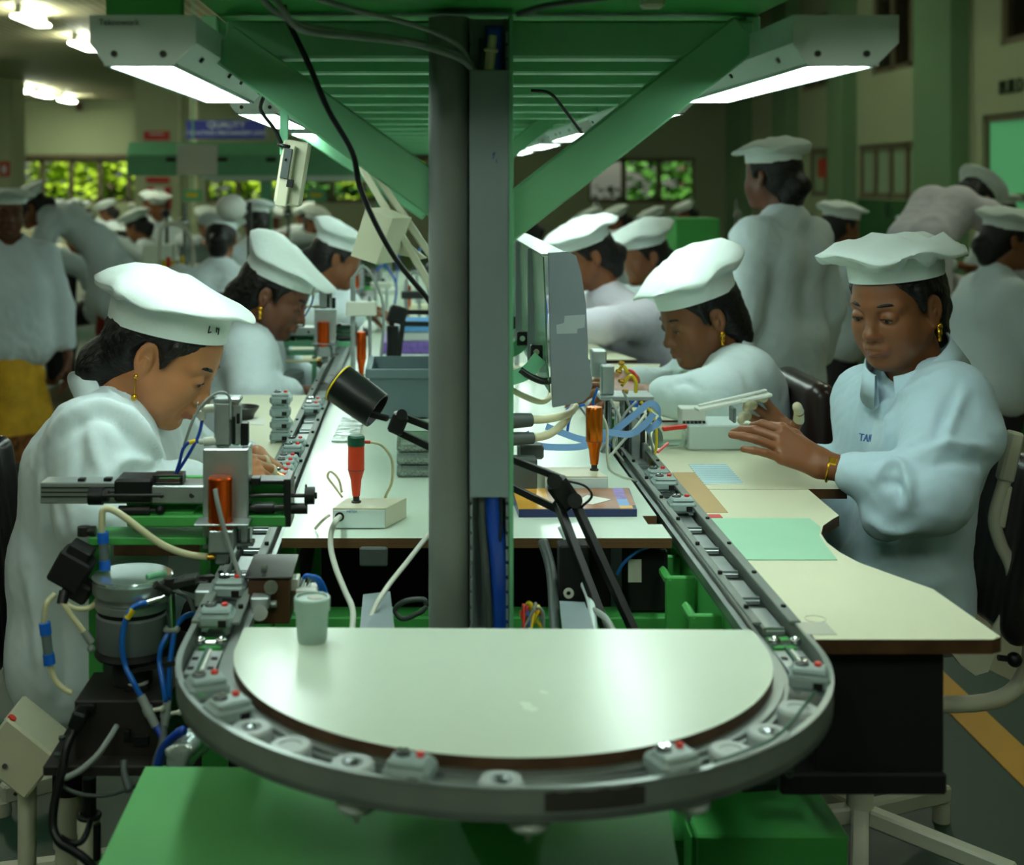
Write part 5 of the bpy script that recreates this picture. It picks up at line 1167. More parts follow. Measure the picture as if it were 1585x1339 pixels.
cable('grey_cable', [P(668, 822, 2.2), P(655, 838, 2.18), P(630, 870, 2.14), P(600, 908, 2.08), P(578, 945, 2.02), P(565, 985, 1.98)], 0.0040, 'offwhite', 'pale grey cable slanting from behind the pole down to the board', 'cable', 10)
cable('grey_cable', [P(660, 935, 2.08), P(655, 928, 2.08), P(630, 930, 2.09), P(615, 938, 2.1), P(612, 948, 2.1), P(625, 958, 2.09), P(650, 948, 2.08), P(660, 938, 2.08)], 0.0040, 'darkcable', 'grey cable loop left of the pole under the worktop', 'cable')
t2, d2_, c2 = screwdriver_station(843, 941, 765, 0.085, 0.034, -0.02, sx(913, 2.72), 0.65, 'copperb', 'cream control box behind the binder right of the duct', 'copper coloured electric screwdriver right of the grey end panel', hcyl=0.124, rs=1.14)
cable('grey_cable', [c2 + Vector((0.014, 0, 0.11)), c2 + Vector((0.026, 0.01, 0.08)), c2 + Vector((0.028, 0.015, 0.02)), c2 + Vector((0.04, 0.03, -0.01)), P(985, 745, 2.75)], 0.0028, 'offwhite', 'pale cable from the copper coloured screwdriver')
# binder
za = 0.8002; A = PZ(803, 801, za); B = PZ(986, 800, za); th = 0.0135
t = thing('ring_binder', 'flat binder with a colourful cover and navy edge lying right of the duct', 'binder', ((A.x + B.x) / 2, 2.5, za))
dpt = 0.165
poly = [A, B, B + Vector((0.012, dpt, 0)), A + Vector((-0.004, dpt, 0))]
m = MB(); m.prism(poly, (0, 0, th)); obj('spine', m, 'binder_edge', t)
M['coverbrown'] = mat('cover_brown', (150, 100, 74), 0.35, var=0.25, vscale=14); M['coverorange'] = mat('cover_orange', (206, 150, 50), 0.35, var=0.2, vscale=14); M['coverpurple'] = mat('cover_purple', (126, 96, 178), 0.35, var=0.3, vscale=60); M['coverblue'] = mat('cover_blue', (92, 150, 206), 0.35)
def cover(u0, u1, v0, v1, mm):
    def L(u, v): return A.lerp(B, u) * 1.0 + Vector((0.010 * u * v, dpt * v, th + 0.0004))
    return MB().prism([L(u0, v0), L(u1, v0), L(u1, v1), L(u0, v1)], (0, 0, 0.0004)), mm
for u0, u1, v0, v1, mm in ((0.0, 0.28, 0.02, 1, 'coverorange'), (0.28, 0.86, 0.02, 1, 'coverbrown'), (0.86, 0.95, 0.15, 0.45, 'coverblue'), (0.86, 0.95, 0.45, 1.0, 'coverpurple'), (0.86, 0.97, 0.02, 0.15, 'coverorange'), (0.95, 1.0, 0.15, 1.0, 'coverbrown')):
    mb_, m_ = cover(u0, u1, v0, v1, mm); obj('cover_print', mb_, m_, t)
mb_, m_ = cover(0.5, 0.8, 0.12, 0.5, 'paper'); 
lf = MB(); C_ = A.lerp(B, 0.5) + Vector((0, dpt * 0.3, th + 0.001)); lf.prism([C_, C_ + Vector((0.03, 0.055, 0)), C_ + Vector((0.07, 0.02, 0)), C_ + Vector((0.03, -0.018, 0))], (0, 0, 0.0008)); obj('paper_slip', lf, 'paper', label='white paper slip lying on the colourful binder', cat='paper')
# grey bin behind pole
t = thing('storage_bin', 'grey blue plastic bin behind the pole on the centre worktop', 'bin', (sx(640, 3.4), 3.5, 0.8002))
yb_ = 3.42; xa, xb = sx(572, yb_), sx(760, yb_); z0, z1 = 0.8004, sz(572, yb_)
m = MB(); w = 0.004
m.bb((xa, yb_, z0), (xb, yb_ + 0.26, z0 + w)); m.bb((xa, yb_, z0), (xb, yb_ + w, z1)); m.bb((xa, yb_ + 0.256, z0), (xb, yb_ + 0.26, z1)); m.bb((xa, yb_, z0), (xa + w, yb_ + 0.26, z1)); m.bb((xb - w, yb_, z0), (xb, yb_ + 0.26, z1)); obj('walls', m, 'binblue', t)
m = MB(); m.bb((xa - 0.01, yb_ - 0.01, z1 - 0.022), (xb + 0.01, yb_, z1 + 0.002), 0.002); m.bb((xa - 0.01, yb_ - 0.01, z1 - 0.022), (xa, yb_ + 0.27, z1 + 0.002), 0.002); m.bb((xb, yb_ - 0.01, z1 - 0.022), (xb + 0.01, yb_ + 0.27, z1 + 0.002), 0.002); obj('rim', m, 'binblue', t)
# clear packs
pk = 'clear packs of small parts'
for i, (py, l) in enumerate(((742, 'lowest clear pack of small parts beside the pole'), (720, 'middle clear pack of small parts beside the pole'), (698, 'top clear pack of small parts beside the pole'))):
    t = thing('parts_pack', l, 'pack', (sx(645, 2.78), 2.83, 0.8003 + i * 0.026), 0, pk)
    y0 = 2.74; xa, xb = sx(614, y0), sx(690, y0)
    m = MB(); m.bb((xa, y0, 0.8004 + i * 0.026), (xb, y0 + 0.11, 0.8004 + i * 0.026 + 0.0235), 0.004); obj('shell', m, 'clear', t)
    m = MB(); m.bb((xa + 0.004, y0 + 0.004, 0.8014 + i * 0.026), (xb - 0.004, y0 + 0.106, 0.8004 + i * 0.026 + 0.014), 0.004); obj('parts', m, 'jarfill', t)
# tray bag left
obj('blister_bag', MB().prism(ztop_poly([(513, 682), (552, 682), (566, 645), (530, 645)], 0.804), (0, 0, -0.003)), 'foil', label='shiny bag lying on the centre worktop beside the visor lamp', cat='bag')
# articulated black lamp
la = thing('magnifier_lamp', 'black articulated bench lamp with a round head and yellow rim', 'lamp', P(985, 985, 2.06))
yA = 2.20
def LP_(x, y, Y=yA): return P(x, y, Y)
m = MB()
for (p0, p1) in (((612, 640), (872, 742)), ((608, 664), (866, 790))): m.bar(LP_(*p0, 2.23), LP_(*p1, 2.19), 0.011, 0.011, ch=0.001)
obj('upper_arm', m, 'black', la)
m = MB()
for (p0, p1) in (((862, 775), (942, 985)), ((884, 765), (985, 985))): m.bar(LP_(*p0, 2.19), P(p1[0], p1[1], 2.05), 0.013, 0.013, ch=0.001)
obj('lower_arm', m, 'black', la)
m = MB(); R_ = Matrix.Rotation(0.95, 3, 'Y'); m.box(LP_(872, 763, 2.185), (0.052, 0.03, 0.036), R_, 0.006); m.cyl(LP_(858, 745, 2.16), LP_(858, 745, 2.21), 0.012, n=18); m.cyl(LP_(890, 775, 2.16), LP_(890, 775, 2.21), 0.012, n=18); obj('elbow_joint', m, 'black', la)
m = MB(); m.box(LP_(616, 655, 2.22), (0.026, 0.028, 0.034), Matrix.Rotation(0.4, 3, 'Y'), 0.004); m.cyl(LP_(622, 642, 2.2), LP_(622, 642, 2.24), 0.009, n=14); m.bar(LP_(600, 648, 2.22), LP_(570, 640, 2.23), 0.012, 0.008); obj('wrist_joint', m, 'black', la)
hc = LP_(551, 612, 2.26); ax_ = Vector((-0.78, 0.28, 0.50)).normalized()
m = MB(); m.lathe([(0.0, -0.028), (0.026, -0.030), (0.029, -0.045), (0.0315, -0.045), (0.0325, -0.03), (0.0335, 0.0), (0.0335, 0.036), (0.030, 0.040), (0.0, 0.042)], hc, ax_, n=34); hd_ = obj('lamp_head', m, M['black'], la)
m = MB(); m.torus(hc + ax_ * 0.036, 0.0334, 0.0016, ax_, 34, 6); obj('yellow_rim', m, 'yellow', hd_)
m = MB(); m.box(hc - ax_ * 0.032, (0.014, 0.014, 0.006), None, 0.002); obj('red_switch', m, 'red', hd_)
m = MB(); m.tube([LP_(880, 745, 2.17), LP_(905, 752, 2.16), LP_(916, 768, 2.17), LP_(900, 785, 2.17)], 0.002, 6); obj('lamp_wire', m, 'blackcable', la)
obj('base_clamp', MB().box(P(963, 1000, 2.05), (0.075, 0.05, 0.03), None, 0.004), 'black', la)
m = MB(); xx = P(963, 1000, 2.05); m.cyl((xx.x, 2.05, 0.4202), (xx.x, 2.05, xx.z - 0.01), 0.012, n=14); obj('clamp_post', m, 'black', la)
# grey angled plates under the worktop
def slab(name, pts, Y0, Y1, m_, label, cat, th=0.004):
    a, b, c, d = [P(x, y, Y) for (x, y), Y in zip(pts, (Y0, Y0, Y1, Y1))]
    return obj(name, MB().prism([a, b, c, d], (0, 0.0, -th)), m_, label=label, cat=cat)
slab('cable_channel', [(556, 985), (612, 985), (604, 915), (562, 920)], 1.90, 2.14, 'duct', 'grey channel plate left of the pole under the worktop', 'channel')
slab('cable_channel', [(872, 985), (924, 985), (905, 932), (866, 930)], 1.90, 2.10, 'duct', 'grey channel plate right of the duct under the worktop', 'channel')
m = MB(); m.bb(P(557, 875, 2.2), P(600, 848, 2.19), 0.003); obj('grey_block', m, 'darkcable', label='dark grey block under the worktop left of the pole', cat='block')
m = MB(); m.lathe([(0.0035, 0), (0.0082, 0), (0.0082, 0.002), (0.0035, 0.002)], P(880, 918, 2.12), (0, -1, 0), n=24); obj('washer', m, 'offwhite', label='pale round washer in the dark under the worktop', cat='washer')
m = MB(); m.bb(P(862, 930, 2.18), P(912, 845, 2.14), 0.003); obj('driver_box', m, 'blackm', label='black box under the worktop behind the pale washer', cat='box')
t = thing('terminal_box', 'black terminal box with a white printed label under the worktop', 'box', P(995, 920, 2.3))
m = MB(); m.bb(P(962, 925, 2.4), P(1034, 852, 2.32), 0.003); obj('case', m, 'blackm', t)
m = MB(); m.bb(P(972, 901, 2.319), P(993, 866, 2.3175)); obj('label_plate', m, 'paper', t)
cable('green_grey_cable', [P(868, 815, 2.26), P(882, 845, 2.24), P(895, 885, 2.18), P(912, 925, 2.1), P(918, 960, 2.02), P(918, 990, 1.95)], 0.006, 'lampgrey', 'pale green cable hanging from the worktop edge right of the duct', 'cable', 10)
cable('grey_cable', [P(920, 945, 2.05), P(935, 955, 2.0), P(948, 975, 1.95), P(952, 990, 1.93)], 0.005, 'greycable', 'grey cable end right of the grey channel plate', 'cable', 10)
cable('blue_wires', [P(1025, 838, 2.3), P(1008, 845, 2.3), P(985, 855, 2.3), P(965, 872, 2.3), P(955, 890, 2.3)], 0.003, 'blue', 'blue wires under the right corner of the centre worktop', 'wire')
cable('coiled_cable', [P(840, 838, 2.25), P(850, 870, 2.22), P(855, 900, 2.18), P(858, 950, 2.1), P(862, 990, 2.0)], 0.009, 'darkcable', 'dark corrugated cable right of the duct', 'cable', 10)
rg = random.Random(5)
for i, (mm, l) in enumerate((('yellow', 'yellow wires in the bundle at the foot of the duct'), ('greycable', 'grey wires in the bundle at the foot of the duct'), ('red', 'orange red wire in the bundle at the foot of the duct'), ('blue', 'blue wires in the bundle at the foot of the duct'))):
    m = MB()
    for k in range(3):
        a = P(800 + rg.uniform(0, 30), 985, 1.92 + 0.02 * k); b = P(806 + rg.uniform(0, 28), 945 + rg.uniform(-8, 10), 1.93); c = P(815 + rg.uniform(-5, 20), 938 + rg.uniform(0, 10), 1.94); d = P(834 + rg.uniform(-20, 8), 960 + rg.uniform(-12, 20), 1.93)
        m.tube([a, b, c, d], 0.0022 if i else 0.003, 6)
    obj('wire_bundle', m, mm, label=l, cat='wires')
cable('grey_wire', [P(822, 942, 1.93), P(836, 942, 1.93), P(841, 955, 1.93), P(840, 985, 1.93)], 0.0022, 'greycable', 'grey wire loop with a yellow sleeve at the foot of the duct', 'wire')
# ---- grey end panel with acrylic hood
eh = thing('display_hood', 'long hood of green tinted acrylic with a rounded grey end panel', 'hood', P(880, 620, 2.62))
yE = 2.62
ep = [(850, 392), (880, 390), (892, 396), (900, 425), (907, 470), (910, 530), (910, 553), (913, 562), (917, 596), (913, 612), (902, 622), (856, 631), (853, 560), (851, 470)]
m = MB(); m.prism([P(x, y, yE) for x, y in ep], (0, 0.022, 0)); obj('end_panel', m, 'panelgrey', eh)
m = MB(); m.prism([P(x, y, yE - 0.0006) for x, y in ((874, 489), (906, 487), (905, 507), (894, 509), (893, 516), (862, 517), (861, 503), (873, 500))], (0, 0.0005, 0)); obj('torn_tape', m, 'tape', eh)
yF = 3.9
m = MB()
pr = [(840, 398), (843, 470), (846, 560), (850, 608)]
for i in range(len(pr) - 1):
    a, b = P(*pr[i], yE + 0.023), P(*pr[i + 1], yE + 0.023); m.prism([a, b, b + Vector((0.003, 0, 0)), a + Vector((0.003, 0, 0))], (0, yF - yE, 0))
obj('acrylic_side', m, 'greenacr', eh)
m = MB(); a = P(838, 394, yE + 0.023); m.bb((a.x, a.y, a.z - 0.002), (P(884, 394, yE).x, yF, a.z + 0.001)); obj('acrylic_top', m, 'greenacr', eh)
for k, yy_ in enumerate((2.9, 3.25, 3.6)):
    m = MB(); a = P(838, 396, yE); b = P(852, 610, yE); m.bb((a.x - 0.004, yy_, b.z), (a.x + 0.012, yy_ + 0.006, a.z)); obj('divider', m, 'panelgrey', eh)
for k, (x, y, Y) in enumerate(((846, 545, 2.68), (823, 524, 2.95), (803, 499, 3.3))):
    o_ = Vector((-0.020, 0, 0)); m = MB(); m.box(P(x, y, Y) + o_, (0.024, 0.02, 0.03), None, 0.002); c = obj('clip', m, 'black', eh)
    m = MB(); m.cyl(P(x, y, Y - 0.010) + o_, P(x, y, Y - 0.014) + o_, 0.006, n=12); obj('screw', m, 'chrome', c)
for k, (p0, p1, p2, Y) in enumerate((((852, 553), (828, 578), (785, 590), 2.66), ((828, 523), (812, 540), (780, 552), 2.95), ((806, 500), (795, 512), (770, 520), 3.3))):
    m = MB(); m.ribbon([P(*p0, Y) + o_, P(*p1, Y) + o_, P(*p2, Y) + o_], 0.028, 0.004, (0.25, 0, 1)); obj('support_arm', m, 'mint', eh)
m = MB(); x_ = P(785, 590, 2.66); m.bb((x_.x - 0.012, 2.655, 0.8), (x_.x + 0.012, 2.68, x_.z + 0.012), 0.002); m.bb((x_.x - 0.012, 2.9, 0.8), (x_.x + 0.012, 2.97, 1.10), 0.002); obj('hood_post', m, 'mint', eh)
cable('cream_hose', [P(785, 600, 2.7), P(815, 615, 2.7), P(838, 622, 2.72), P(852, 612, 2.75), P(850, 590, 2.8)], 0.006, 'cream', 'cream hose looping under the acrylic hood', 'hose')
cable('corrugated_hose', [P(805, 572, 2.66), P(820, 582, 2.66), P(840, 590, 2.66), P(856, 588, 2.66)], 0.007, 'black', 'black corrugated hose plugged into the grey end panel', 'hose')
t = thing('motor_plug', 'grey ribbed cable plug under the acrylic hood right of the duct', 'plug', P(800, 655, 2.6))
m = MB(); m.cyl(P(780, 652, 2.58), P(822, 650, 2.6), 0.016, 0.013, n=18); m.cyl(P(780, 680, 2.58), P(825, 678, 2.6), 0.014, 0.011, n=18); obj('body', m, 'darkcable', t)
m = MB(); m.tube([P(820, 650, 2.6), P(850, 648, 2.62), P(880, 640, 2.66), P(890, 628, 2.7)], 0.008, 10); m.tube([P(825, 678, 2.6), P(850, 672, 2.62), P(872, 655, 2.66), P(880, 640, 2.7)], 0.008, 10); obj('cables', m, 'cream', t)
m = MB(); m.bb(P(790, 760, 2.62), P(832, 710, 2.58), 0.004); m.bb(P(800, 705, 2.66), P(842, 690, 2.62), 0.004); obj('relay_box', m, 'darkcable', label='dark blue grey relay box behind the duct', cat='box')
# ---- pneumatic fixture on the right run
pf = thing('pneumatic_fixture', 'pneumatic fixture with two alloy cylinders on the right conveyor run', 'fixture', P(975, 740, 3.05))
yP = 3.02
def pb(mb, xa, xb, ya, yb, d0=0.0, d1=0.04, ch=0.001): mb.bb(P(xa, yb, yP) + Vector((0, d0, 0)), P(xb, ya, yP) + Vector((0, d1, 0)), ch)
m = MB(); pb(m, 921, 944, 547, 590, 0.05, 0.09, 0.003); obj('air_cylinder', m, 'alu', pf)
m = MB(); pb(m, 931, 951, 566, 612, 0, 0.03, 0.003); obj('air_cylinder', m, 'alu', pf)
m = MB(); pb(m, 928, 1010, 612, 618, -0.02, 0.07, 0.001); obj('top_plate', m, 'alu', pf)
m = MB(); pb(m, 938, 948, 618, 720, 0.01, 0.03); pb(m, 968, 975, 618, 722, 0.01, 0.03); pb(m, 990, 999, 640, 730, 0.0, 0.03); obj('posts', m, 'darkmetal', pf)
m = MB(); pb(m, 976, 990, 640, 710, -0.01, 0.02, 0.002); pb(m, 993, 1002, 685, 722, -0.015, 0.015, 0.002); obj('slide', m, 'alu', pf)
m = MB(); pb(m, 938, 962, 652, 728, 0.03, 0.06, 0.002); pb(m, 915, 965, 705, 728, 0.03, 0.09, 0.002); obj('green_bracket', m, 'green', pf)
m = MB(); pb(m, 975, 986, 618, 628, -0.02, 0.0, 0.001); obj('blue_fitting', m, 'blueconn', pf)
m = MB()
for (x, y) in ((956, 575), (960, 590), (966, 606), (990, 622), (960, 562)): m.cyl(P(x, y, yP - 0.01), P(x + 6, y + 1, yP - 0.01), 0.005, n=10); m.sph(P(x, y, yP - 0.01), 0.0055, 10)
obj('brass_fittings', m, 'brass', pf)
m = MB(); m.tube([P(962, 598, yP), P(975, 582, yP), P(984, 590, yP), P(984, 608, yP)], 0.004, 8); m.tube([P(956, 578, yP), P(964, 566, yP), P(972, 578, yP)], 0.004, 8); obj('yellow_tubes', m, 'yellow', pf)
m = MB(); pb(m, 970, 1000, 720, 745, -0.02, 0.05, 0.002); pb(m, 985, 1012, 738, 752, -0.08, -0.02, 0.002); obj('track_clamp', m, 'darkmetal', pf)
for k_, (xa_, ya_, yb2) in enumerate(((944, 622, 700), (954, 630, 716), (962, 622, 690), (982, 650, 725), (1004, 630, 690))): m = MB(); m.cyl(P(xa_, ya_, yP - 0.02 + 0.01 * k_), P(xa_, yb2, yP - 0.02 + 0.01 * k_), 0.0045, n=10); obj('guide_pin', m, 'chrome' if k_ % 2 else 'steel', pf)
for k_, (xa_, ya_, mm_) in enumerate(((935, 690, 'alu'), (952, 700, 'darkmetal'), (1006, 705, 'offwhite'), (968, 735, 'black'), (990, 756, 'alu'))): m = MB(); pb(m, xa_ - 7, xa_ + 7, ya_ - 9, ya_ + 9, -0.03, 0.0, 0.002); obj('small_block', m, mm_, pf)
for k_, (pts_, mm_) in enumerate((([(925, 600), (918, 625), (924, 660), (945, 690)], 'blue'), ([(965, 606), (980, 640), (1000, 660), (1012, 700)], 'greycable'), ([(992, 622), (1012, 645), (1016, 690), (1006, 720)], 'yellow'), ([(945, 618), (960, 650), (950, 690), (970, 720)], 'offwhite'))): m = MB(); m.tube([P(x_2, y_2, yP - 0.05) for x_2, y_2 in pts_], 0.003, 8); obj('air_tube', m, mm_, pf)
for i, (pts, l) in enumerate(((([(815, 668), (822, 685), (850, 692), (905, 690), (935, 670), (975, 672), (1000, 655), (1012, 640)]), 'lower of two pale blue ribbon cables crossing behind the copper screwdriver'), (([(845, 660), (870, 670), (900, 680), (930, 682), (960, 660), (985, 640), (1005, 625), (1018, 632), (1020, 652), (1000, 668)]), 'upper pale blue ribbon cable rising to the pneumatic fixture'))):
    obj('ribbon_cable', MB().ribbon([P(x, y, 2.85 + 0.02 * i) for x, y in pts], 0.014, 0.0012, (0, 0.3, 1)), 'ribbon', label=l, cat='cable')
for i, (pts, l) in enumerate((([(868, 668), (872, 645), (880, 632), (895, 622)], 'first blue tube left of the copper screwdriver'), ([(878, 668), (882, 648), (892, 632), (905, 626)], 'second blue tube left of the copper screwdriver'))):
    cable('blue_tube', [P(x, y, 2.9) for x, y in pts], 0.003, 'blue', l, 'tube')
cable('grey_tube', [P(930, 700, 2.9), P(950, 672, 2.9), P(968, 640, 2.92), P(985, 622, 2.95)], 0.003, 'greycable', 'grey tube rising beside the pneumatic fixture', 'tube')
cable('grey_tube', [P(940, 712, 2.85), P(958, 690, 2.85), P(985, 660, 2.9), P(1000, 640, 2.95)], 0.003, 'offwhite', 'pale tube slanting in front of the pneumatic fixture', 'tube')
m = MB(); m.cyl(P(1018, 678, 3.02), P(1062, 676, 3.05), 0.022, n=20); rc = obj('glass_tube', m, 'clear', label='clear tube with a metal rod lying beside the grey test fixture', cat='tube')
m = MB(); m.bar(P(1026, 664, 2.99), P(1062, 660, 3.0), 0.012, 0.008); obj('red_clip', m, 'red', label='orange red clip on the clear tube beside the grey test fixture', cat='clip')
m = MB(); m.bar(P(1018, 700, 2.86), P(1034, 686, 2.9), 0.004, 0.004); obj('red_stick', m, 'red', label='thin red stick on the worktable near the pneumatic fixture', cat='stick')
# ---- grey test fixture held by the right worker
tf = thing('test_fixture', 'grey box test fixture with a raised clamp lever on the right worktable', 'fixture', PZ(1128, 697, 0.8003))
a = PZ(1065, 697, 0.8006); b = PZ(1196, 697, 0.8006)
m = MB(); m.bb((a.x, a.y, 0.8006), (b.x, a.y + 0.12, 0.856), 0.003); obj('box', m, 'lampgrey', tf)
m = MB(); z0 = 0.856; x0_ = P(1082, 650, 2.85).x; m.bb((x0_, a.y + 0.02, z0 + 0.006), (x0_ + 0.055, a.y + 0.07, z0 + 0.034), 0.002); obj('head', m, 'white', tf)
m = MB()
for k in range(6): m.bb((x0_ + 0.004 + k * 0.009, a.y + 0.022, z0), (x0_ + 0.009 + k * 0.009, a.y + 0.03, z0 + 0.006))
obj('contact_pins', m, 'darkmetal', tf)
m = MB(); m.bar(P(1078, 634, 2.84), P(1192, 610, 2.86), 0.03, 0.006, ch=0.001); m.bar(P(1082, 628, 2.85), P(1186, 604, 2.87), 0.012, 0.004); m.cyl(P(1150, 620, 2.83), P(1150, 620, 2.88), 0.004, n=12); obj('lever', m, 'white', tf)
m = MB(); m.bb(P(1128, 650, 2.9), P(1140, 632, 2.86), 0.002); obj('hinge', m, 'panelgrey', tf)
# dish and papers on the left table
t = thing('round_dish', 'shallow dark round dish on the left worktable behind the near machine', 'dish', PZ(378, 640, 0.8003))
c = PZ(376, 648, 0.8003)
m = MB(); m.lathe([(0, 0.0), (0.026, 0.0), (0.03, 0.012), (0.042, 0.03), (0.0405, 0.031), (0.028, 0.014), (0, 0.012)], c, n=30); obj('bowl', m, 'darkmetal', t)
sheet('paper_scrap', 'white paper scrap on the left worktable beside the dark dish', 'paper', [(384, 648), (412, 648), (408, 658), (382, 656)], 0.801, 0.0006, 'paper')
sheet('paper_scrap', 'small folded white scrap right of the near machine cylinder', 'paper', [(376, 668), (388, 672), (382, 680), (374, 678)], 0.801, 0.0006, 'paper')
# ================================================================ HANGING POWER BOX, bench lamp, farther things on the worktop
t = thing('hanging_power_box', 'beige power socket box hanging from the gantry on a green bar', 'power box', P(452, 225, 2.6))
yH = 2.6
m = MB(); m.bb(P(433, 240, yH), P(446, 142, yH) + Vector((0, 0.012, 0)), 0.001); obj('hanger_bar', m, 'mint', t)
R_ = Matrix.Rotation(0.16, 3, 'Y')
m = MB(); m.box(P(453, 268, yH + 0.02), (0.052, 0.045, 0.125), R_, 0.004); obj('case', m, 'beige', t)
m = MB(); m.box(P(442, 272, yH - 0.01), (0.022, 0.02, 0.118), R_, 0.002); obj('cover_plate', m, 'beige', t)
m = MB(); m.box(P(443, 253, yH - 0.021), (0.016, 0.006, 0.058), R_, 0.001); obj('socket_strip', m, 'darkcable', t)
m = MB(); m.box(P(449, 284, yH - 0.021), (0.013, 0.006, 0.015), R_, 0.001); m.sph(P(442, 247, yH - 0.025), 0.003, 8); m.torus(P(441, 226, yH - 0.01), 0.012, 0.004, (0.2, 0, 1), 16, 6); obj('plug', m, 'black', t)
cable('thin_cable', [P(416, 124, 2.55), P(410, 145, 2.55), P(403, 165, 2.56), P(408, 178, 2.57), P(425, 200, 2.58), P(436, 222, 2.585)], 0.0036, 'blackcable', 'thin dark cable running down to the hanging power box')
t = thing('desk_lamp', 'pale beige desk lamp with two long parallel arms behind the pole', 'lamp', P(640, 640, 3.9))
yD = 3.7
m = MB(); m.bar(P(548, 238, yD), P(668, 445, yD), 0.02, 0.02, ch=0.002); m.bar(P(556, 232, yD + 0.03), P(690, 430, yD + 0.03), 0.02, 0.02, ch=0.002); obj('arms', m, 'beige', t)
m = MB(); m.prism([P(x, y, yD - 0.1) for x, y in ((566, 322), (608, 338), (582, 409), (543, 396))], (0.05, 0.10, 0.0)); obj('shade', m, 'beige', t)
m = MB(); m.prism([P(x, y, yD + 0.02) for x, y in ((600, 352), (660, 400), (650, 402), (590, 388))], (0, 0.06, 0)); obj('neck_plate', m, 'beige', t)
m = MB(); xx = P(680, 440, yD); m.cyl((xx.x, yD, 0.8002), (xx.x, yD, xx.z), 0.014, n=14); m.cyl((xx.x, yD, 0.8002), (xx.x, yD, 0.815), 0.05, n=20); obj('base', m, 'beige', t)
# second black bench lamp farther along the worktop
t = thing('bench_lamp_stand', 'black articulated lamp stand behind the grey bin on the worktop', 'lamp', P(620, 560, 4.4))
yL = 4.4
m = MB(); m.bar(P(607, 495, yL), P(601, 560, yL), 0.017, 0.017); m.bar(P(624, 495, yL), P(616, 560, yL), 0.017, 0.017); m.bar(P(624, 483, yL), P(690, 484, yL), 0.015, 0.015); m.bar(P(624, 501, yL), P(690, 502, yL), 0.015, 0.015); obj('arms', m, 'black', t)
m = MB(); m.box(P(615, 487, yL), (0.06, 0.04, 0.055), Matrix.Rotation(0.3, 3, 'Y'), 0.006); obj('joint', m, 'black', t)
m = MB(); xx = P(608, 575, yL); m.cyl((xx.x, yL, 0.8002), (xx.x, yL, 0.93), 0.02, n=14); m.cyl((xx.x, yL, 0.8002), (xx.x, yL, 0.815), 0.06, n=18); obj('base', m, 'black', t)
t4, d4, c4 = screwdriver_station(545, 590, 606, 0.10, 0.03, 0.0, sx(559, 3.9), 0.5, 'copper', 'cream control box left of the grey bin', 'orange electric screwdriver standing left of the grey bin', hcyl=0.135)
t5, d5, c5 = screwdriver_station(605, 660, 506, 0.12, 0.03, 0.0, sx(631, 5.62), 0.5, 'copper', 'cream control box far up the centre worktop', 'small orange electric screwdriver far up the worktop behind the black lamp stand', hcyl=0.135)
bs = thing('document_tray', 'white and blue document tray on the worktop behind the grey bin', 'tray', (sx(640, 4.7), 4.8, 0.8003))
y0 = 4.7; m = MB(); m.bb((sx(590, y0), y0, 0.8004), (sx(720, y0), y0 + 0.3, 0.84), 0.004); obj('lower_tray', m, M['coverpurple'], bs)
m = MB(); m.bb((sx(598, y0), y0 + 0.02, 0.8405), (sx(720, y0), y0 + 0.28, 0.875), 0.004); obj('upper_tray', m, 'white', bs)
m = MB(); m.bb((sx(618, y0), y0 + 0.01, 0.8755), (sx(720, y0), y0 + 0.28, 0.90), 0.004); obj('folder', m, 'coverblue', bs)
# assorted instruments farther up the line: each a small test stand
rg = random.Random(11)
names = ['first', 'second', 'third', 'fourth', 'fifth', 'sixth', 'seventh', 'eighth']
for i, (x, Y) in enumerate(((-0.17, 4.05), (-0.02, 5.3), (-0.16, 5.9), (0.02, 6.3), (-0.17, 7.2), (0.33, 4.2), (0.34, 5.2), (0.30, 6.4))):
    t = thing('test_stand', '%s small test stand along the far part of the centre worktop, counted from the camera' % names[i], 'test stand', (x, Y, 0.8002), 0, 'test stands on the centre worktop')
    m = MB(); m.bb((x - 0.06, Y - 0.04, 0.8003), (x + 0.06, Y + 0.05, 0.83), 0.004); obj('base', m, rg.choice(['beige', 'lampgrey', 'mint', 'white']), t)
    hh = rg.uniform(0.16, 0.30); m = MB(); m.cyl((x - 0.02, Y, 0.83), (x - 0.02, Y, 0.83 + hh), 0.008, n=10); m.cyl((x + 0.03, Y, 0.83), (x + 0.03, Y, 0.83 + hh * 0.8), 0.006, n=10); obj('rods', m, 'alu', t)
    m = MB(); m.bb((x - 0.04, Y - 0.03, 0.83 + hh * 0.6), (x + 0.05, Y + 0.02, 0.83 + hh * 0.75), 0.003); obj('head', m, rg.choice(['alu', 'offwhite', 'darkmetal']), t)
    m = MB(); m.tube([(x - 0.02, Y, 0.83 + hh), (x + 0.02, Y - 0.02, 0.86 + hh), (x + 0.07, Y, 0.83 + hh * 0.7), (x + 0.06, Y, 0.835)], 0.005, 6); obj('tube', m, rg.choice(['blue', 'navy', 'cream', 'greycable']), t)
def creases(vs, fs, amp, f, seed):
    """sharp cloth ridges: narrow crests where the noise crosses zero, stretched so they run as long folds"""
    n = vnormals(vs, fs); rg = np.random.RandomState(seed); S = np.diag((1.0, 1.0, 0.45)); q, _ = np.linalg.qr(rg.randn(3, 3))
    p = vs @ S @ (np.eye(3) * 0.6 + 0.4 * q)
    a = wnoise(p, f, seed); b = wnoise(p, f * 0.5, seed + 2)
    r = np.exp(-np.abs(a) * 5.0) * np.clip(0.35 + b, 0, 1.2) - 0.25
    return vs + n * (1.5 * amp * r)[:, None]
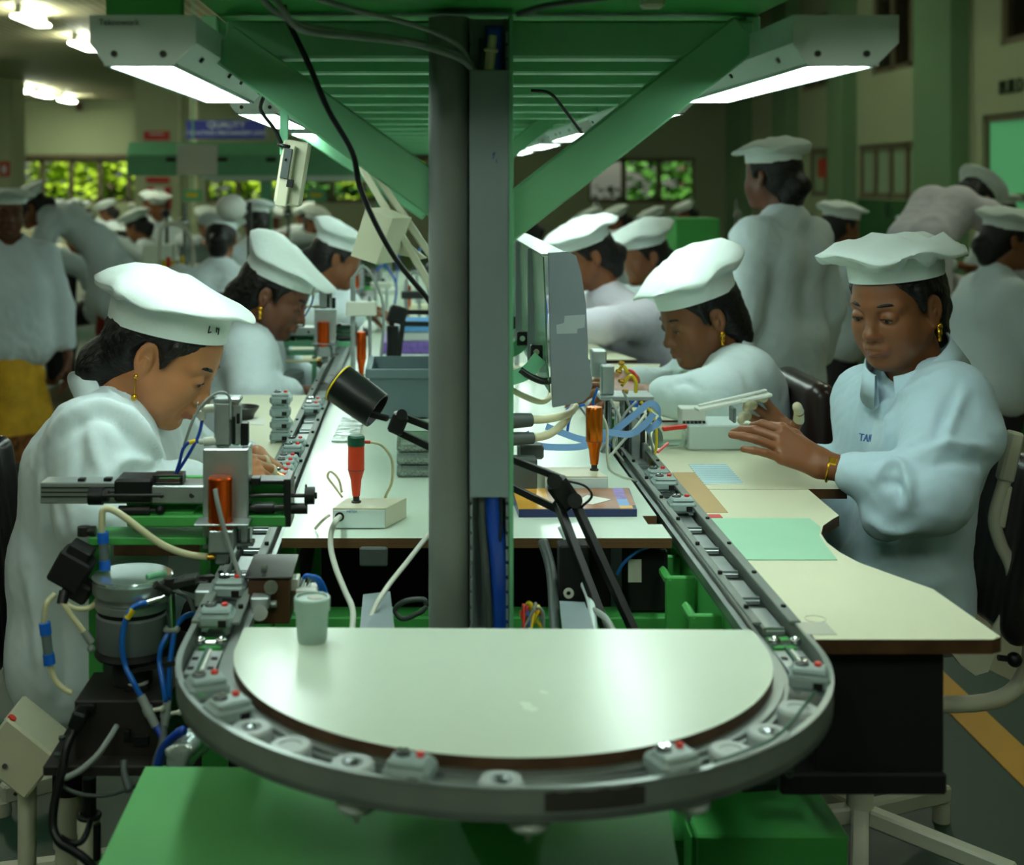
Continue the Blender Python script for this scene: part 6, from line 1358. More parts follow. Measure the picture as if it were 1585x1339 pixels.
# ================================================================ PEOPLE
def frame_from(fwd, up=(0, 0, 1), roll=0.0):
    f = Vector(fwd).normalized(); l = Vector(up).cross(f).normalized(); u = f.cross(l).normalized()
    if roll: Rr = Matrix.Rotation(roll, 3, f); l = Rr @ l; u = Rr @ u
    return np.array([[f.x, l.x, u.x], [f.y, l.y, u.y], [f.z, l.z, u.z]])     # columns forward, left, up
def head_mesh(h, neck_local, look_down=0.3, fat=1.0, detail=True, nose=1.0):
    F = Field((-0.115, -0.1, -0.2), (0.135, 0.1, 0.135), h)
    F.ell((-0.014, 0, 0.040), (0.094, 0.073, 0.078), k=0)
    F.ell((0.030, 0, -0.020), (0.062, 0.060 * fat, 0.078), k=0.02)
    F.ell((0.034, 0, 0.035), (0.055, 0.058, 0.055), k=0.02)
    for s in (-1, 1):
        F.cap((0.0, s * 0.050 * fat, -0.040), (0.055, s * 0.020 * fat, -0.085), 0.018, 0.019, 0.022)
        F.ell((0.056, s * 0.033 * fat, -0.028), (0.026, 0.026, 0.028), k=0.018)
        F.ell((0.050, s * 0.038 * fat, -0.055), (0.022, 0.018, 0.026), k=0.018)
    F.ell((0.066, 0, -0.090), (0.021, 0.023, 0.019), k=0.018)
    F.ell((0.030, 0, -0.088), (0.035, 0.036 * fat, 0.022), k=0.02)
    F.cap((-0.020, 0, -0.060), neck_local, 0.050 * (0.5 + 0.5 * fat), 0.056 * (0.5 + 0.5 * fat), 0.03)
    if detail:
        for s in (-1, 1):
            F.cap((0.084, s * 0.012, 0.020), (0.066, s * 0.046, 0.020), 0.009, 0.009, 0.014)
            F.ell((0.091, s * 0.031, 0.001), (0.013, 0.016, 0.011), k=0.012, op='sub')
        F.cap((0.083, 0, 0.012), (0.100 * nose, 0, -0.028), 0.0075, 0.0095, 0.012)
        F.ell((0.100 * nose, 0, -0.032), (0.0125, 0.0125, 0.0105), k=0.008)
        for s in (-1, 1):
            F.ell((0.091, s * 0.0125, -0.036), (0.0105, 0.0085, 0.008), k=0.005)
            F.ell((0.0935, s * 0.007, -0.0425), (0.0045, 0.0033, 0.004), k=0.003, op='sub')
        F.ell((0.084, 0, -0.062), (0.014, 0.026, 0.017), k=0.012)
        F.cap((0.0855, -0.021, -0.0615), (0.0955, -0.004, -0.0565), 0.0032, 0.0052, 0.004); F.cap((0.0855, 0.021, -0.0615), (0.0955, 0.004, -0.0565), 0.0032, 0.0052, 0.004); F.cap((0.0955, -0.004, -0.0565), (0.0955, 0.004, -0.0565), 0.0050, 0.0050, 0.003)
        F.cap((0.0845, -0.020, -0.0645), (0.0935, 0, -0.0690), 0.0034, 0.0064, 0.004); F.cap((0.0845, 0.020, -0.0645), (0.0935, 0, -0.0690), 0.0034, 0.0064, 0.004)
        F.cap((0.090, -0.02, -0.0632), (0.1005, 0, -0.0628), 0.0008, 0.0008, 0.002, 'sub'); F.cap((0.090, 0.02, -0.0632), (0.1005, 0, -0.0628), 0.0008, 0.0008, 0.002, 'sub')
        F.ell((0.092, 0, -0.080), (0.008, 0.016, 0.005), k=0.008, op='sub')
        for s in (-1, 1):        # lids, lowered gaze
            F.ell((0.0765, s * 0.0315, 0.0005), (0.0142, 0.0165, 0.0135), k=0.003)
            F.ell((0.0905, s * 0.0315, -0.0045), (0.010, 0.0125, 0.0030), k=0.0015, op='sub')
    for s in (-1, 1):            # ears
        c = np.array((-0.010, s * 0.074, -0.004)); R = np.array(Matrix.Rotation(-0.2, 3, 'Y') @ Matrix.Rotation(s * -0.35, 3, 'Z'))
        F.ell(c, (0.0165, 0.0065, 0.0285), R, k=0.006)
        if detail:
            F.ell(c + (0.002, s * 0.0072, 0.003), (0.0100, 0.0075, 0.0185), R, k=0.002, op='sub')
            F.ell(c + (0.004, s * 0.0035, -0.003), (0.0055, 0.004, 0.009), R, k=0.003)
            F.ell(c + (0.002, 0, -0.029), (0.009, 0.006, 0.008), R, k=0.004)
    vs, fs = F.mesh(1)
    return vs, fs
def seg_dist(p, a, b):
    a = np.array(a); b = np.array(b); ab = b - a; t = np.clip(((p - a) @ ab) / (ab @ ab), 0, 1)
    return np.linalg.norm(p - a - t[:, None] * ab, axis=1)
def lips_mask(vs, fs):
    c = vs[fs].mean(1)
    d = np.minimum.reduce([seg_dist(c, (0.086, -0.021, -0.0615), (0.0955, 0, -0.0565)) - 0.0052, seg_dist(c, (0.086, 0.021, -0.0615), (0.0955, 0, -0.0565)) - 0.0052,
                           seg_dist(c, (0.085, -0.020, -0.0645), (0.0935, 0, -0.0690)) - 0.0062, seg_dist(c, (0.085, 0.020, -0.0645), (0.0935, 0, -0.0690)) - 0.0062])
    return ((d < 0.0008) & (c[:, 0] > 0.083)).astype(int)
def hair_mesh(h, bun=True, side=0.007, line=0.045, bp=(-0.112, -0.028, 0.042)):
    F = Field((-0.17, -0.12, -0.16), (0.13, 0.12, 0.15), h)
    F.ell((-0.014, 0, 0.040), (0.094 + side, 0.073 + side, 0.078 + side), k=0)
    F.ell((-0.050, 0, -0.005), (0.062, 0.068 + side * 0.5, 0.075), k=0.03)
    F.half((0.062, 0, line), (0.80, 0, -0.60), 0.01)           # face side removed
    F.ell((0.085, 0, -0.03), (0.085, 0.11, 0.085), k=0.012, op='sub')
    for s in (-1, 1):
        F.ell((-0.008, s * 0.078, -0.006), (0.026, 0.018, 0.036), k=0.006, op='sub')
        F.cap((0.028, s * 0.071, 0.045), (0.022, s * 0.072, 0.000), 0.010, 0.005, 0.008)   # lock before the ear
    if bun:
        F.ell((bp[0], 0, bp[1]), (bp[2], bp[2] * 1.05, bp[2]), k=0.02); F.ell((-0.085, 0, -0.075), (0.035, 0.05, 0.04), k=0.03)
    F.half((0, 0, 0.082), (0.1, 0, 1), 0.01)
    vs, fs = F.mesh(1)
    return folds(vs, fs, 0.0012, 120, 3), fs
def cap_mesh(seed, band=(0.103, 0.083), bh=0.040, rim=(0.14, 0.12, 0.15), zr=(0.05, 0.06, 0.075), top=(0.085, 0.12), crease=0.006, shift=0.0, n=88):
    """rim = overhang radius front, side, back; zr = rim height front, side, back; top = crown height front, back"""
    rg = np.random.RandomState(seed); ph = rg.rand(12) * 6.28; prof = []
    T = [('b', 0.0), ('b', 0.5), ('b', 1.0), ('u', 0.15), ('u', 0.4), ('u', 0.65), ('u', 0.88), ('r', 0.0), ('r', 0.35), ('r', 0.7), ('t', 0.12), ('t', 0.3), ('t', 0.5), ('t', 0.7), ('t', 0.85), ('t', 1.0)]
    vs = []
    for kind, t in T:
        for i in range(n):
            a = 2 * PI * i / n; ca, sa = math.cos(a), math.sin(a); f = 0.5 + 0.5 * ca
            br = 1 / math.sqrt((ca / band[0]) ** 2 + (sa / band[1]) ** 2)
            w = abs(sa) ** 1.5; fb = rim[0] if ca > 0 else rim[2]; zz = zr[0] if ca > 0 else zr[2]
            rr = fb * (1 - w) + rim[1] * w; rz = zz * (1 - w) + zr[1] * w
            wob = math.sin(3 * a + ph[0]) * 0.5 + math.sin(5 * a + ph[1]) * 0.5 + math.sin(8 * a + ph[2]) * 0.35
            rr *= 1 + 0.035 * wob; rz += crease * (math.sin(4 * a + ph[3]) + 0.7 * math.sin(7 * a + ph[4]))
            rq = {'b': 1, 'u': 1, 'r': 1}.get(kind, (1 - t) ** 0.85); f = 0.5 + 0.5 * ca * rq; tz = top[0] * f + top[1] * (1 - f)
            if kind == 'b': r, z = br * (1 + 0.02 * t), bh * t
            elif kind == 'u':
                r = br * 1.02 + (rr - br) * t; z = bh + 0.001 + (rz - bh) * t ** 1.4 + crease * 1.2 * math.sin(9 * a + ph[5] + 3 * t) * t * (1 - t) * 2
            elif kind == 'r':
                r = rr * (1 + 0.012 * math.sin(t * PI)); z = rz + (tz - rz) * 0.10 * (t + 0.1) / 0.7
            else:
                q = 1 - t; r = rr * (q ** 0.85) * 1.0
                z0_ = rz * q ** 2 + (zr[0] * f + zr[2] * (1 - f)) * (1 - q ** 2); z = z0_ + (tz - z0_) * (0.14 + 0.86 * (1 - q ** 2.0))
                z += crease * 1.1 * (math.sin(5 * a + ph[6] + 5 * q) * 0.6 + math.sin(3 * a + ph[7] - 7 * q)) * q * (1 - q) * 2.6
            cx = shift * (0 if kind == 'b' else 1) * min(1, t + 0.2)
            vs.append((r * ca + cx, r * sa, z))
    fs = []
    for k in range(len(T) - 1):
        for i in range(n): j = (i + 1) % n; fs.append((k * n + i, k * n + j, (k + 1) * n + j, (k + 1) * n + i))
    return np.array(vs), fs
FING = {'mc': (0.030, 0.010, -0.011, -0.030), 'len': ((0.042, 0.026, 0.021), (0.046, 0.029, 0.022), (0.042, 0.027, 0.022), (0.033, 0.021, 0.019)), 'r': (0.0098, 0.0100, 0.0095, 0.0085), 'x': (0.088, 0.092, 0.087, 0.078)}
def hand_mesh(wrist, d, normal, ts, curls, thumb=(0.5, 0.35), spread=0.08, scale=1.0, elbow=None, h=0.0022, rw=0.025):
    """returns world verts, faces, finger segment points (for cots); ts=+1 right hand, -1 left hand"""
    X = Vector(d).normalized(); Zn = Vector(normal); Zn = (Zn - X * Zn.dot(X)).normalized(); Yn = Zn.cross(X)
    R = np.array([[X.x, Yn.x, Zn.x], [X.y, Yn.y, Zn.y], [X.z, Yn.z, Zn.z]]); wr = np.array(wrist)
    F = Field((-0.12, -0.1, -0.12), (0.2, 0.1, 0.06), h)
    eb = np.array((-0.11, 0, 0)) if elbow is None else (np.array(elbow) - wr) @ R / scale
    eb = eb / np.linalg.norm(eb) * 0.11
    F.cap(eb, (0, 0, 0), rw * 1.22, rw * 0.92, 0); F.ell((0.0, 0, 0), (0.03, rw * 1.12, rw * 0.8), k=0.015)
    for i in range(4): F.cap((0.008, ts * FING['mc'][i] * 0.55, -0.001), (FING['x'][i] - 0.002, ts * FING['mc'][i], 0), 0.0135, 0.0112, 0.014)
    F.cap((0.012, ts * 0.020, -0.010), (0.050, ts * 0.032, -0.012), 0.015, 0.013, 0.012)
    segs = []
    for i in range(4):
        p = np.array((FING['x'][i], ts * FING['mc'][i], 0.001)); yaw = ts * spread * (1.5 - i); ang = 0.0; sg = []
        for k in range(3):
            ang += curls[i][k]; L = FING['len'][i][k]
            dd = np.array((math.cos(ang) * math.cos(yaw), math.cos(ang) * math.sin(yaw), -math.sin(ang))); q = p + dd * L
            r0 = FING['r'][i] * (1.0, 0.92, 0.86)[k]; r1 = FING['r'][i] * (0.93, 0.87, 0.74)[k]
            F.cap(p, q, r0, r1, 0.003); sg.append((p, q, r0, r1)); p = q
        segs.append(sg)
    p = np.array((0.028, ts * 0.026, -0.010)); a = thumb[0]; sg = []
    for k, L in enumerate((0.040, 0.032, 0.026)):
        b = thumb[1] + 0.22 * k
        dd = np.array((math.cos(a) * math.cos(b), ts * math.sin(a) * math.cos(b), -math.sin(b))); q = p + dd * L
        F.cap(p, q, (0.0135, 0.0108, 0.0098)[k], (0.0108, 0.0100, 0.0082)[k], 0.006); sg.append((p, q, 0.0108, 0.009)); p = q; a *= 0.72
    segs.append(sg)
    vs, fs = F.mesh(1)
    T = lambda v: wr + (np.asarray(v) * scale) @ R.T
    return T(vs), fs, [[(T(a_), T(b_), r0 * scale, r1 * scale) for a_, b_, r0, r1 in s_] for s_ in segs]
def L3(v): return np.array(v, float)
def person(label, J, skin='skin_brown', lipm='lipd', coat_m='cloth', cap_kw=None, cap_tilt=(0.0, 0.0), hands=None, h_head=0.0026, h_coat=0.008, detail=True, hs=1.0, fat=1.0,
           bun=True, seed=1, look=0.3, hem=None, lower='darkcloth', collar=None, earring=None, feet=True, group=None, extra=None, sleeve=(0.072, 0.064, 0.05), tr=(0.10, 0.10, 0.105, 0.12), wide=(0.075, 0.065, 0.085), fold=0.010, roll=0.0, nose=1.0, cut=True, name='person'):
    hd = L3(J['head']); R = frame_from(J['fwd'], J.get('up', (0, 0, 1)), roll)
    nb, ch, wa, pe = [L3(J[k]) for k in ('neck', 'chest', 'waist', 'pelvis')]
    base = Vector((pe[0], pe[1], 0.0)); t = thing(name, label, 'person', base, 0, group)
    lat = L3(J['shL']) - L3(J['shR']); lat[2] = 0; lat /= np.linalg.norm(lat)
    T = lambda v: hd + (np.asarray(v) * hs) @ R.T
    body = MB()
    nl = (nb - hd) @ R / hs; nl = nl * min(1.0, 0.17 / max(1e-6, np.linalg.norm(nl)))
    vs, fs = head_mesh(h_head, nl, look, fat, detail, nose)
    lm = lips_mask(vs, fs) if detail else np.zeros(len(fs), int)
    body.arr(T(vs), fs, fm=lm)
    # inner torso, arms and legs (mostly hidden by the coat)
    allp = [nb, ch, wa, pe] + [L3(J[k]) for k in ('shR', 'shL', 'elR', 'elL', 'wrR', 'wrL', 'knR', 'knL', 'ftR', 'ftL') if k in J]
    lo, hi = np.min(allp, 0) - 0.2, np.max(allp, 0) + 0.2
    Fb = Field(lo, hi, max(0.014, h_coat * 1.5))
    Fb.cap(nb, nb + (hd - nb) * 0.35, 0.05, 0.045, 0)
    for s in (-1, 1):
        Fb.cap(nb + lat * s * 0.03 - (0, 0, 0.03), ch + lat * s * wide[0] * 0.85, 0.045, tr[1] * 0.78, 0.04); Fb.cap(ch + lat * s * wide[0] * 0.85, wa + lat * s * wide[1] * 0.8, tr[1] * 0.78, tr[2] * 0.76, 0.03); Fb.cap(wa + lat * s * wide[1] * 0.8, pe + lat * s * wide[2] * 0.8, tr[2] * 0.76, tr[3] * 0.76, 0.03)
    for sd in 'RL':
        Fb.cap(L3(J['sh' + sd]), L3(J['el' + sd]), 0.045, 0.038, 0.03); Fb.cap(L3(J['el' + sd]), L3(J['wr' + sd]), 0.036, 0.024, 0.015)
        if 'kn' + sd in J:
            hp = pe + lat * (0.085 if sd == 'L' else -0.085); Fb.cap(hp, L3(J['kn' + sd]), 0.078, 0.055, 0.03); Fb.cap(L3(J['kn' + sd]), L3(J['ft' + sd]), 0.05, 0.035, 0.02)
            ft = L3(J['ft' + sd]); fw = L3(J['fwd']).copy(); fw[2] = 0; fw /= np.linalg.norm(fw); Fb.cap(ft + (0, 0, -0.01), ft + fw * 0.14 + (0, 0, -0.02), 0.03, 0.022, 0.02)
    v2, f2 = Fb.mesh(1); body.arr(v2, f2, 0)
    cots = []
    for hh in (hands or []):
        v3, f3, sg = hand_mesh(**hh['m']); body.arr(v3, f3, 0)
        for i, n0 in hh.get('cots', []): cots.append([sg[i][k] for k in range(n0, 3)])
    obj('body', body, [skin, lipm], t)
    for c in cots:
        m = MB()
        pts = [Vector(c[0][0])] + [Vector(s_[1]) for s_ in c]; rr = [c[0][2] + 0.0016] + [s_[3] + 0.0017 for s_ in c]
        F = Field(np.min([list(p) for p in pts], 0) - 0.02, np.max([list(p) for p in pts], 0) + 0.02, 0.0024)
        for k in range(len(pts) - 1): F.cap(pts[k], pts[k + 1], rr[k], rr[k + 1], 0.002)
        v4, f4 = F.mesh(1); m.arr(v4, f4); obj('finger_cot', m, 'cot', t)
    # hair
    v, f = hair_mesh(max(0.004, h_head * 1.4), bun, bp=J.get('bun', (-0.112, -0.028, 0.042))); m = MB(); m.arr(T(v), f); obj('hair', m, 'hair', t)
    # eyes and brows
    if detail:
        for s in (-1, 1):
            m = MB(); m.sph((0.0765, s * 0.0315, 0.0), (0.0126, 0.0126, 0.0122), 16); m.sph((0.0842, s * 0.0315, -0.0042), (0.0052, 0.0054, 0.0054), 12, 1); m.v = [tuple(T(p)) for p in m.v]; obj('eye', m, ['eye', 'iris'], t)
            m = MB(); m.tube([(0.0925, s * 0.012, 0.0215), (0.0905, s * 0.024, 0.0255), (0.082, s * 0.038, 0.0265), (0.070, s * 0.050, 0.0205)], 0.0028, 6, radii=[0.0022, 0.0034, 0.003, 0.0012]); m.v = [tuple(T(p)) for p in m.v]; obj('eyebrow', m, 'hair', t)
            m = MB(); m.tube([(0.0895, s * 0.0195, -0.0018), (0.0915, s * 0.030, 0.0000), (0.0850, s * 0.043, -0.0030)], 0.0014, 5); m.v = [tuple(T(p)) for p in m.v]; obj('lashes', m, 'hair', t)
    if earring:
        for s in (-1, 1):
            m = MB()
            if earring == 'drop':
                m.sph((-0.006, s * 0.0825, -0.034), 0.0042, 12); m.cyl((-0.006, s * 0.083, -0.036), (-0.008, s * 0.083, -0.066), 0.0012, n=8); m.sph((-0.0085, s * 0.083, -0.069), 0.0058, 12)
            else:
                m.sph((-0.006, s * 0.083, -0.036), (0.008, 0.005, 0.008), 12); m.sph((-0.006, s * 0.083, -0.048), (0.006, 0.0045, 0.010), 12); m.sph((-0.006, s * 0.083, -0.060), (0.005, 0.004, 0.004), 10)
            dn = np.array((0, 0, -1.0)) @ R                       # jewellery hangs straight down
            piv = np.array((-0.006, s * 0.083, -0.034)); Rw = frame_from(tuple((np.array((1.0, 0, 0)) - dn * dn[0])), tuple(-dn))
            m.v = [tuple(T(piv + Rw @ (np.array(p) - piv))) for p in m.v]
            obj('earring', m, 'gold', t)
    # cap
    ck = dict(seed=seed); ck.update(cap_kw or {}); v, f = cap_mesh(**ck)
    Rt = np.array(Matrix.Rotation(cap_tilt[0], 3, 'Y') @ Matrix.Rotation(cap_tilt[1], 3, 'X')); v = v @ Rt.T + np.array(ck.get('at', (-0.010, 0, 0.052))) if False else v @ Rt.T + np.array(J.get('cap_at', (-0.008, 0, 0.050)))
    m = MB(); m.arr(T(v), f); co_ = obj('cap', m, 'cap', t)
    # coat
    F = Field(lo, hi, h_coat)
    for s in (-1, 1):
        F.cap(nb + lat * s * 0.035 - (0, 0, 0.02), ch + lat * s * wide[0], 0.062, tr[1], 0.05)
        F.cap(ch + lat * s * wide[0], wa + lat * s * wide[1], tr[1], tr[2], 0.03); F.cap(wa + lat * s * wide[1], pe + lat * s * wide[2], tr[2], tr[3], 0.03)
    for sd in 'RL':
        sh, el, wr = L3(J['sh' + sd]), L3(J['el' + sd]), L3(J['wr' + sd])
        F.cap(nb - (0, 0, 0.02), sh, 0.055, sleeve[0] * 0.86, 0.05); F.cap(sh, el, sleeve[0], sleeve[1], 0.03)
        we = wr + (el - wr) * 0.30; F.cap(el, we, sleeve[1], sleeve[2], 0.02)
        if 'kn' + sd in J and hem:
            hp = pe + lat * (0.09 if sd == 'L' else -0.09); kn = L3(J['kn' + sd]); q = hp + (kn - hp) * hem; F.cap(hp, q, tr[3] * 0.92, tr[3] * 0.78, 0.04)
    for pts in J.get('coat_extra', []): F.cap(L3(pts[0]), L3(pts[1]), pts[2], pts[3], 0.04)
    if cut:
        up = hd - nb; up /= np.linalg.norm(up)
        F.cap(nb + up * 0.025, nb + up * 0.20, 0.058, 0.075, 0.008, 'sub')
        fw = L3(J['fwd']).copy(); fw[2] = 0; fw /= np.linalg.norm(fw)
        F.cap(nb + up * 0.05 + fw * 0.06, ch + (nb - ch) * 0.35 + fw * 0.125, 0.05, 0.012, 0.01, 'sub')
    v, f = F.mesh(2); v = creases(v, f, fold * 1.5, 13, seed); v = creases(v, f, fold * 0.5, 26, seed + 9); v = folds(v, f, fold * 0.2, 70, seed + 4)
    m = MB(); m.arr(v, f); obj('coat', m, coat_m, t)
    if collar:
        up = L3(J['neck_axis']) if 'neck_axis' in J else hd - nb; up = up / np.linalg.norm(up); fw = L3(J['fwd']).copy(); fw -= up * (fw @ up); fw /= np.linalg.norm(fw); sd_ = np.cross(up, fw)
        m = MB(); n = 44; vs = []; o = nb + up * collar.get('o', 0.0)
        for k, (rr, zz) in enumerate(((collar['r0'], 0.0), (collar['r1'], collar['hh']), (collar['r1'] + 0.004, collar['hh']), (collar['r0'] + 0.016, -0.004))):
            for i in range(n + 1):
                a = 0.25 + (2 * PI - 0.5) * i / n
                dip = 0.5 - 0.5 * math.cos(a); zz2 = zz - collar['dip'] * (1 - dip) ** 2
                vs.append(o + (fw * math.cos(a) * 1.08 + sd_ * math.sin(a)) * rr + up * zz2 + fw * (0.02 * (1 - dip)))
        fs_ = []
        for k in range(4):
            k2 = (k + 1) % 4
            for i in range(n): fs_.append((k * (n + 1) + i, k * (n + 1) + i + 1, k2 * (n + 1) + i + 1, k2 * (n + 1) + i))
        m.arr(vs, fs_); obj('collar', m, coat_m, t)
    if lower and 'knR' in J:
        F = Field(lo - 0.05, hi + 0.05, 0.014)
        for sd in 'RL':
            hp = pe + lat * (0.085 if sd == 'L' else -0.085); F.cap(hp, L3(J['kn' + sd]), 0.088, 0.070, 0.03); F.cap(L3(J['kn' + sd]), L3(J['ft' + sd]) + (0, 0, 0.05), 0.068, 0.055, 0.03)
        v, f = F.mesh(1); v = folds(v, f, 0.006, 22, seed + 3); m = MB(); m.arr(v, f); obj('dress', m, lower, t)
    return t, T, R, co_
def tv(p): return tuple(p)
# ---------------------------------------------------------------- near left worker
Y1 = 2.55
J = dict(head=P(253, 549, Y1), fwd=(0.86, -0.10, -0.50), neck=P(186, 632, 2.56), chest=P(164, 722, 2.56), waist=P(138, 860, 2.57), pelvis=P(144, 985, 2.58),
         shR=P(152, 690, 2.40), shL=P(225, 665, 2.73), elR=P(158, 798, 2.34), elL=P(318, 735, 2.86), wrR=P(338, 742, 2.52), wrL=P(398, 706, 2.80),
         knR=(-0.37, 2.52, 0.47), knL=(-0.37, 2.68, 0.47), ftR=(-0.38, 2.52, 0.055), ftL=(-0.38, 2.68, 0.055), cap_at=(-0.016, 0, 0.040), bun=(-0.082, -0.066, 0.044))
J['coat_extra'] = [(P(128, 960, 2.5), P(100, 1090, 2.48), 0.085, 0.055), (P(138, 960, 2.66), P(108, 1090, 2.68), 0.085, 0.055), (P(120, 980, 2.50), P(170, 1060, 2.46), 0.09, 0.06)]
hands = [dict(m=dict(wrist=tv(P(338, 741, 2.52)), d=(0.80, 0.62, 0.08), normal=(0.1, -0.55, 0.8), ts=1, curls=[(0.45, 0.55, 0.3), (0.55, 0.7, 0.4), (0.7, 0.8, 0.4), (0.8, 0.8, 0.4)], thumb=(0.75, 0.25), elbow=tv(P(158, 798, 2.34)), scale=0.98), cots=[(0, 1), (1, 1), (4, 1)]),
         dict(m=dict(wrist=tv(P(398, 703, 2.80)), d=(0.72, -0.35, -0.35), normal=(0.35, 0.25, 0.9), ts=-1, curls=[(0.5, 0.7, 0.3), (0.6, 0.8, 0.4), (0.7, 0.8, 0.4), (0.8, 0.8, 0.4)], thumb=(0.6, 0.5), elbow=tv(P(318, 735, 2.86)), scale=0.72))]
pA, TA, RA, capA = person('woman with gold drop earring and white cap bending over the near left machine', J, 'skin_tan', 'lip', 'cloth', dict(seed=4, band=(0.106, 0.085), bh=0.046, rim=(0.150, 0.118, 0.136), zr=(0.052, 0.050, 0.062), top=(0.072, 0.128), crease=0.004, shift=-0.004), (-0.30, 0.0), hands,
        h_head=0.0024, h_coat=0.0065, fold=0.0045, hs=1.08, fat=1.10, seed=3, hem=0.3, earring='drop', tr=(0.1, 0.125, 0.125, 0.13), wide=(0.08, 0.07, 0.08), sleeve=(0.086, 0.078, 0.05), collar=dict(r0=0.092, r1=0.076, hh=0.034, dip=0.07, o=-0.004))
m = MB(); m.sph((0.0975, -0.0215, -0.0345), 0.0022, 8); m.v = [tuple(TA(p)) for p in m.v]; obj('nose_stud', m, 'chrome', pA)
m = MB(); w0 = P(338, 741, 2.52); ax_ = (P(338, 741, 2.52) - P(158, 798, 2.34)).normalized(); m.torus(w0 - ax_ * 0.012, 0.029, 0.0018, ax_, 26, 6); m.torus(w0 - ax_ * 0.006, 0.029, 0.0018, ax_, 26, 6); obj('bangles', m, 'gold', pA)
# handwritten mark on the band
fo = TA((0.0, 0, 0)); 
mk = MB(); RcA = np.array(Matrix.Rotation(-0.30, 3, 'Y')); bnd = lambda a, z: TA(np.array((-0.016, 0, 0.040)) + RcA @ np.array((0.1085 * math.cos(a), 0.0875 * math.sin(a), z)))
for (a0, z0, a1, z1) in ((-0.66, 0.034, -0.66, 0.022), (-0.66, 0.022, -0.60, 0.024), (-0.50, 0.032, -0.48, 0.024), (-0.50, 0.032, -0.42, 0.028), (-0.44, 0.032, -0.42, 0.020)): mk.cyl(Vector(bnd(a0, z0)), Vector(bnd(a1, z1)), 0.0012, n=6)
obj('ink_mark', mk, 'ink', pA)
tw = MB(); a_ = P(415, 726, 2.70); tw.bar(a_, P(446, 742, 2.62), 0.006, 0.002); tw.bar(a_ + Vector((0, 0, 0.004)), P(446, 741, 2.62), 0.006, 0.002); obj('tweezers', tw, 'brass', label='brass tweezers held by the near left worker over the left run', cat='tweezers')
# ---------------------------------------------------------------- near right worker
YR = 2.8
J = dict(head=P(1388, 474, YR), fwd=(-0.76, -0.61, -0.20), neck=P(1418, 578, 2.82), chest=P(1412, 668, 2.82), waist=P(1386, 790, 2.82), pelvis=P(1382, 900, 2.84),
         shR=P(1345, 622, 2.98), shL=P(1474, 622, 2.67), elR=P(1345, 770, 3.02), elL=P(1436, 758, 2.57), wrR=P(1232, 694, 2.93), wrL=P(1276, 722, 2.64),
         knR=(0.66, 3.02, 0.53), knL=(0.68, 2.80, 0.53), ftR=(0.70, 3.02, 0.055), ftL=(0.72, 2.80, 0.055), cap_at=(-0.010, 0, 0.056), neck_axis=(-0.30, -0.16, 0.93))
J['coat_extra'] = [(P(1440, 760, 2.58), P(1370, 800, 2.60), 0.07, 0.05), (P(1474, 622, 2.66), P(1512, 676, 2.62), 0.06, 0.048), (P(1512, 676, 2.62), P(1440, 760, 2.58), 0.048, 0.06), (P(1392, 890, 2.74), P(1398, 940, 2.74), 0.105, 0.09)]
hands = [dict(m=dict(wrist=tv(P(1272, 718, 2.64)), d=(-0.90, 0.12, 0.42), normal=(0.20, -0.80, 0.62), ts=-1, curls=[(0.50, 0.65, 0.4), (0.32, 0.50, 0.3), (0.02, 0.25, 0.2), (-0.12, 0.22, 0.15)], thumb=(0.7, 0.3), spread=0.15, elbow=tv(P(1436, 758, 2.57)), scale=1.02)),
         dict(m=dict(wrist=tv(P(1228, 690, 2.92)), d=(-0.72, 0.05, 0.66), normal=(0.2, 0.85, 0.3), ts=1, curls=[(0.3, 0.6, 0.4), (0.45, 0.6, 0.4), (0.5, 0.6, 0.4), (0.5, 0.6, 0.4)], thumb=(1.2, 0.3), spread=0.18, elbow=tv(P(1345, 770, 3.02)), scale=0.95), cots=[(0, 1), (1, 1), (2, 1), (3, 1), (4, 1)])]
pB, TB, RB, capB = person('woman in a pale blue white coat seated at the right holding the test fixture', J, 'skin_brown', 'lipd', 'cloth2', dict(seed=8, band=(0.101, 0.083), bh=0.036, rim=(0.160, 0.135, 0.150), zr=(0.056, 0.042, 0.022), top=(0.088, 0.080), crease=0.008, shift=0.004), (-0.10, 0.05), hands,
        h_head=0.0024, h_coat=0.0065, fold=0.0055, hs=1.06, fat=1.06, seed=12, hem=0.35, earring='stud', tr=(0.1, 0.112, 0.112, 0.115), wide=(0.08, 0.07, 0.08), sleeve=(0.080, 0.076, 0.046), collar=dict(r0=0.092, r1=0.080, hh=0.062, dip=0.02, o=0.000))
m = MB(); w0 = P(1283, 724, 2.637); ax_ = (P(1272, 718, 2.64) - P(1436, 758, 2.57)).normalized(); m.torus(w0, 0.0272, 0.0030, ax_, 28, 6); R_ = Matrix((Vector(ax_), Vector((0, -0.8, 0.6)).cross(Vector(ax_)).normalized(), Vector((0, -0.8, 0.6)))).transposed(); m.box(w0 + Vector((0, -0.8, 0.6)) * 0.029, (0.016, 0.016, 0.005), R_, 0.002); obj('wristwatch', m, 'gold', pB)
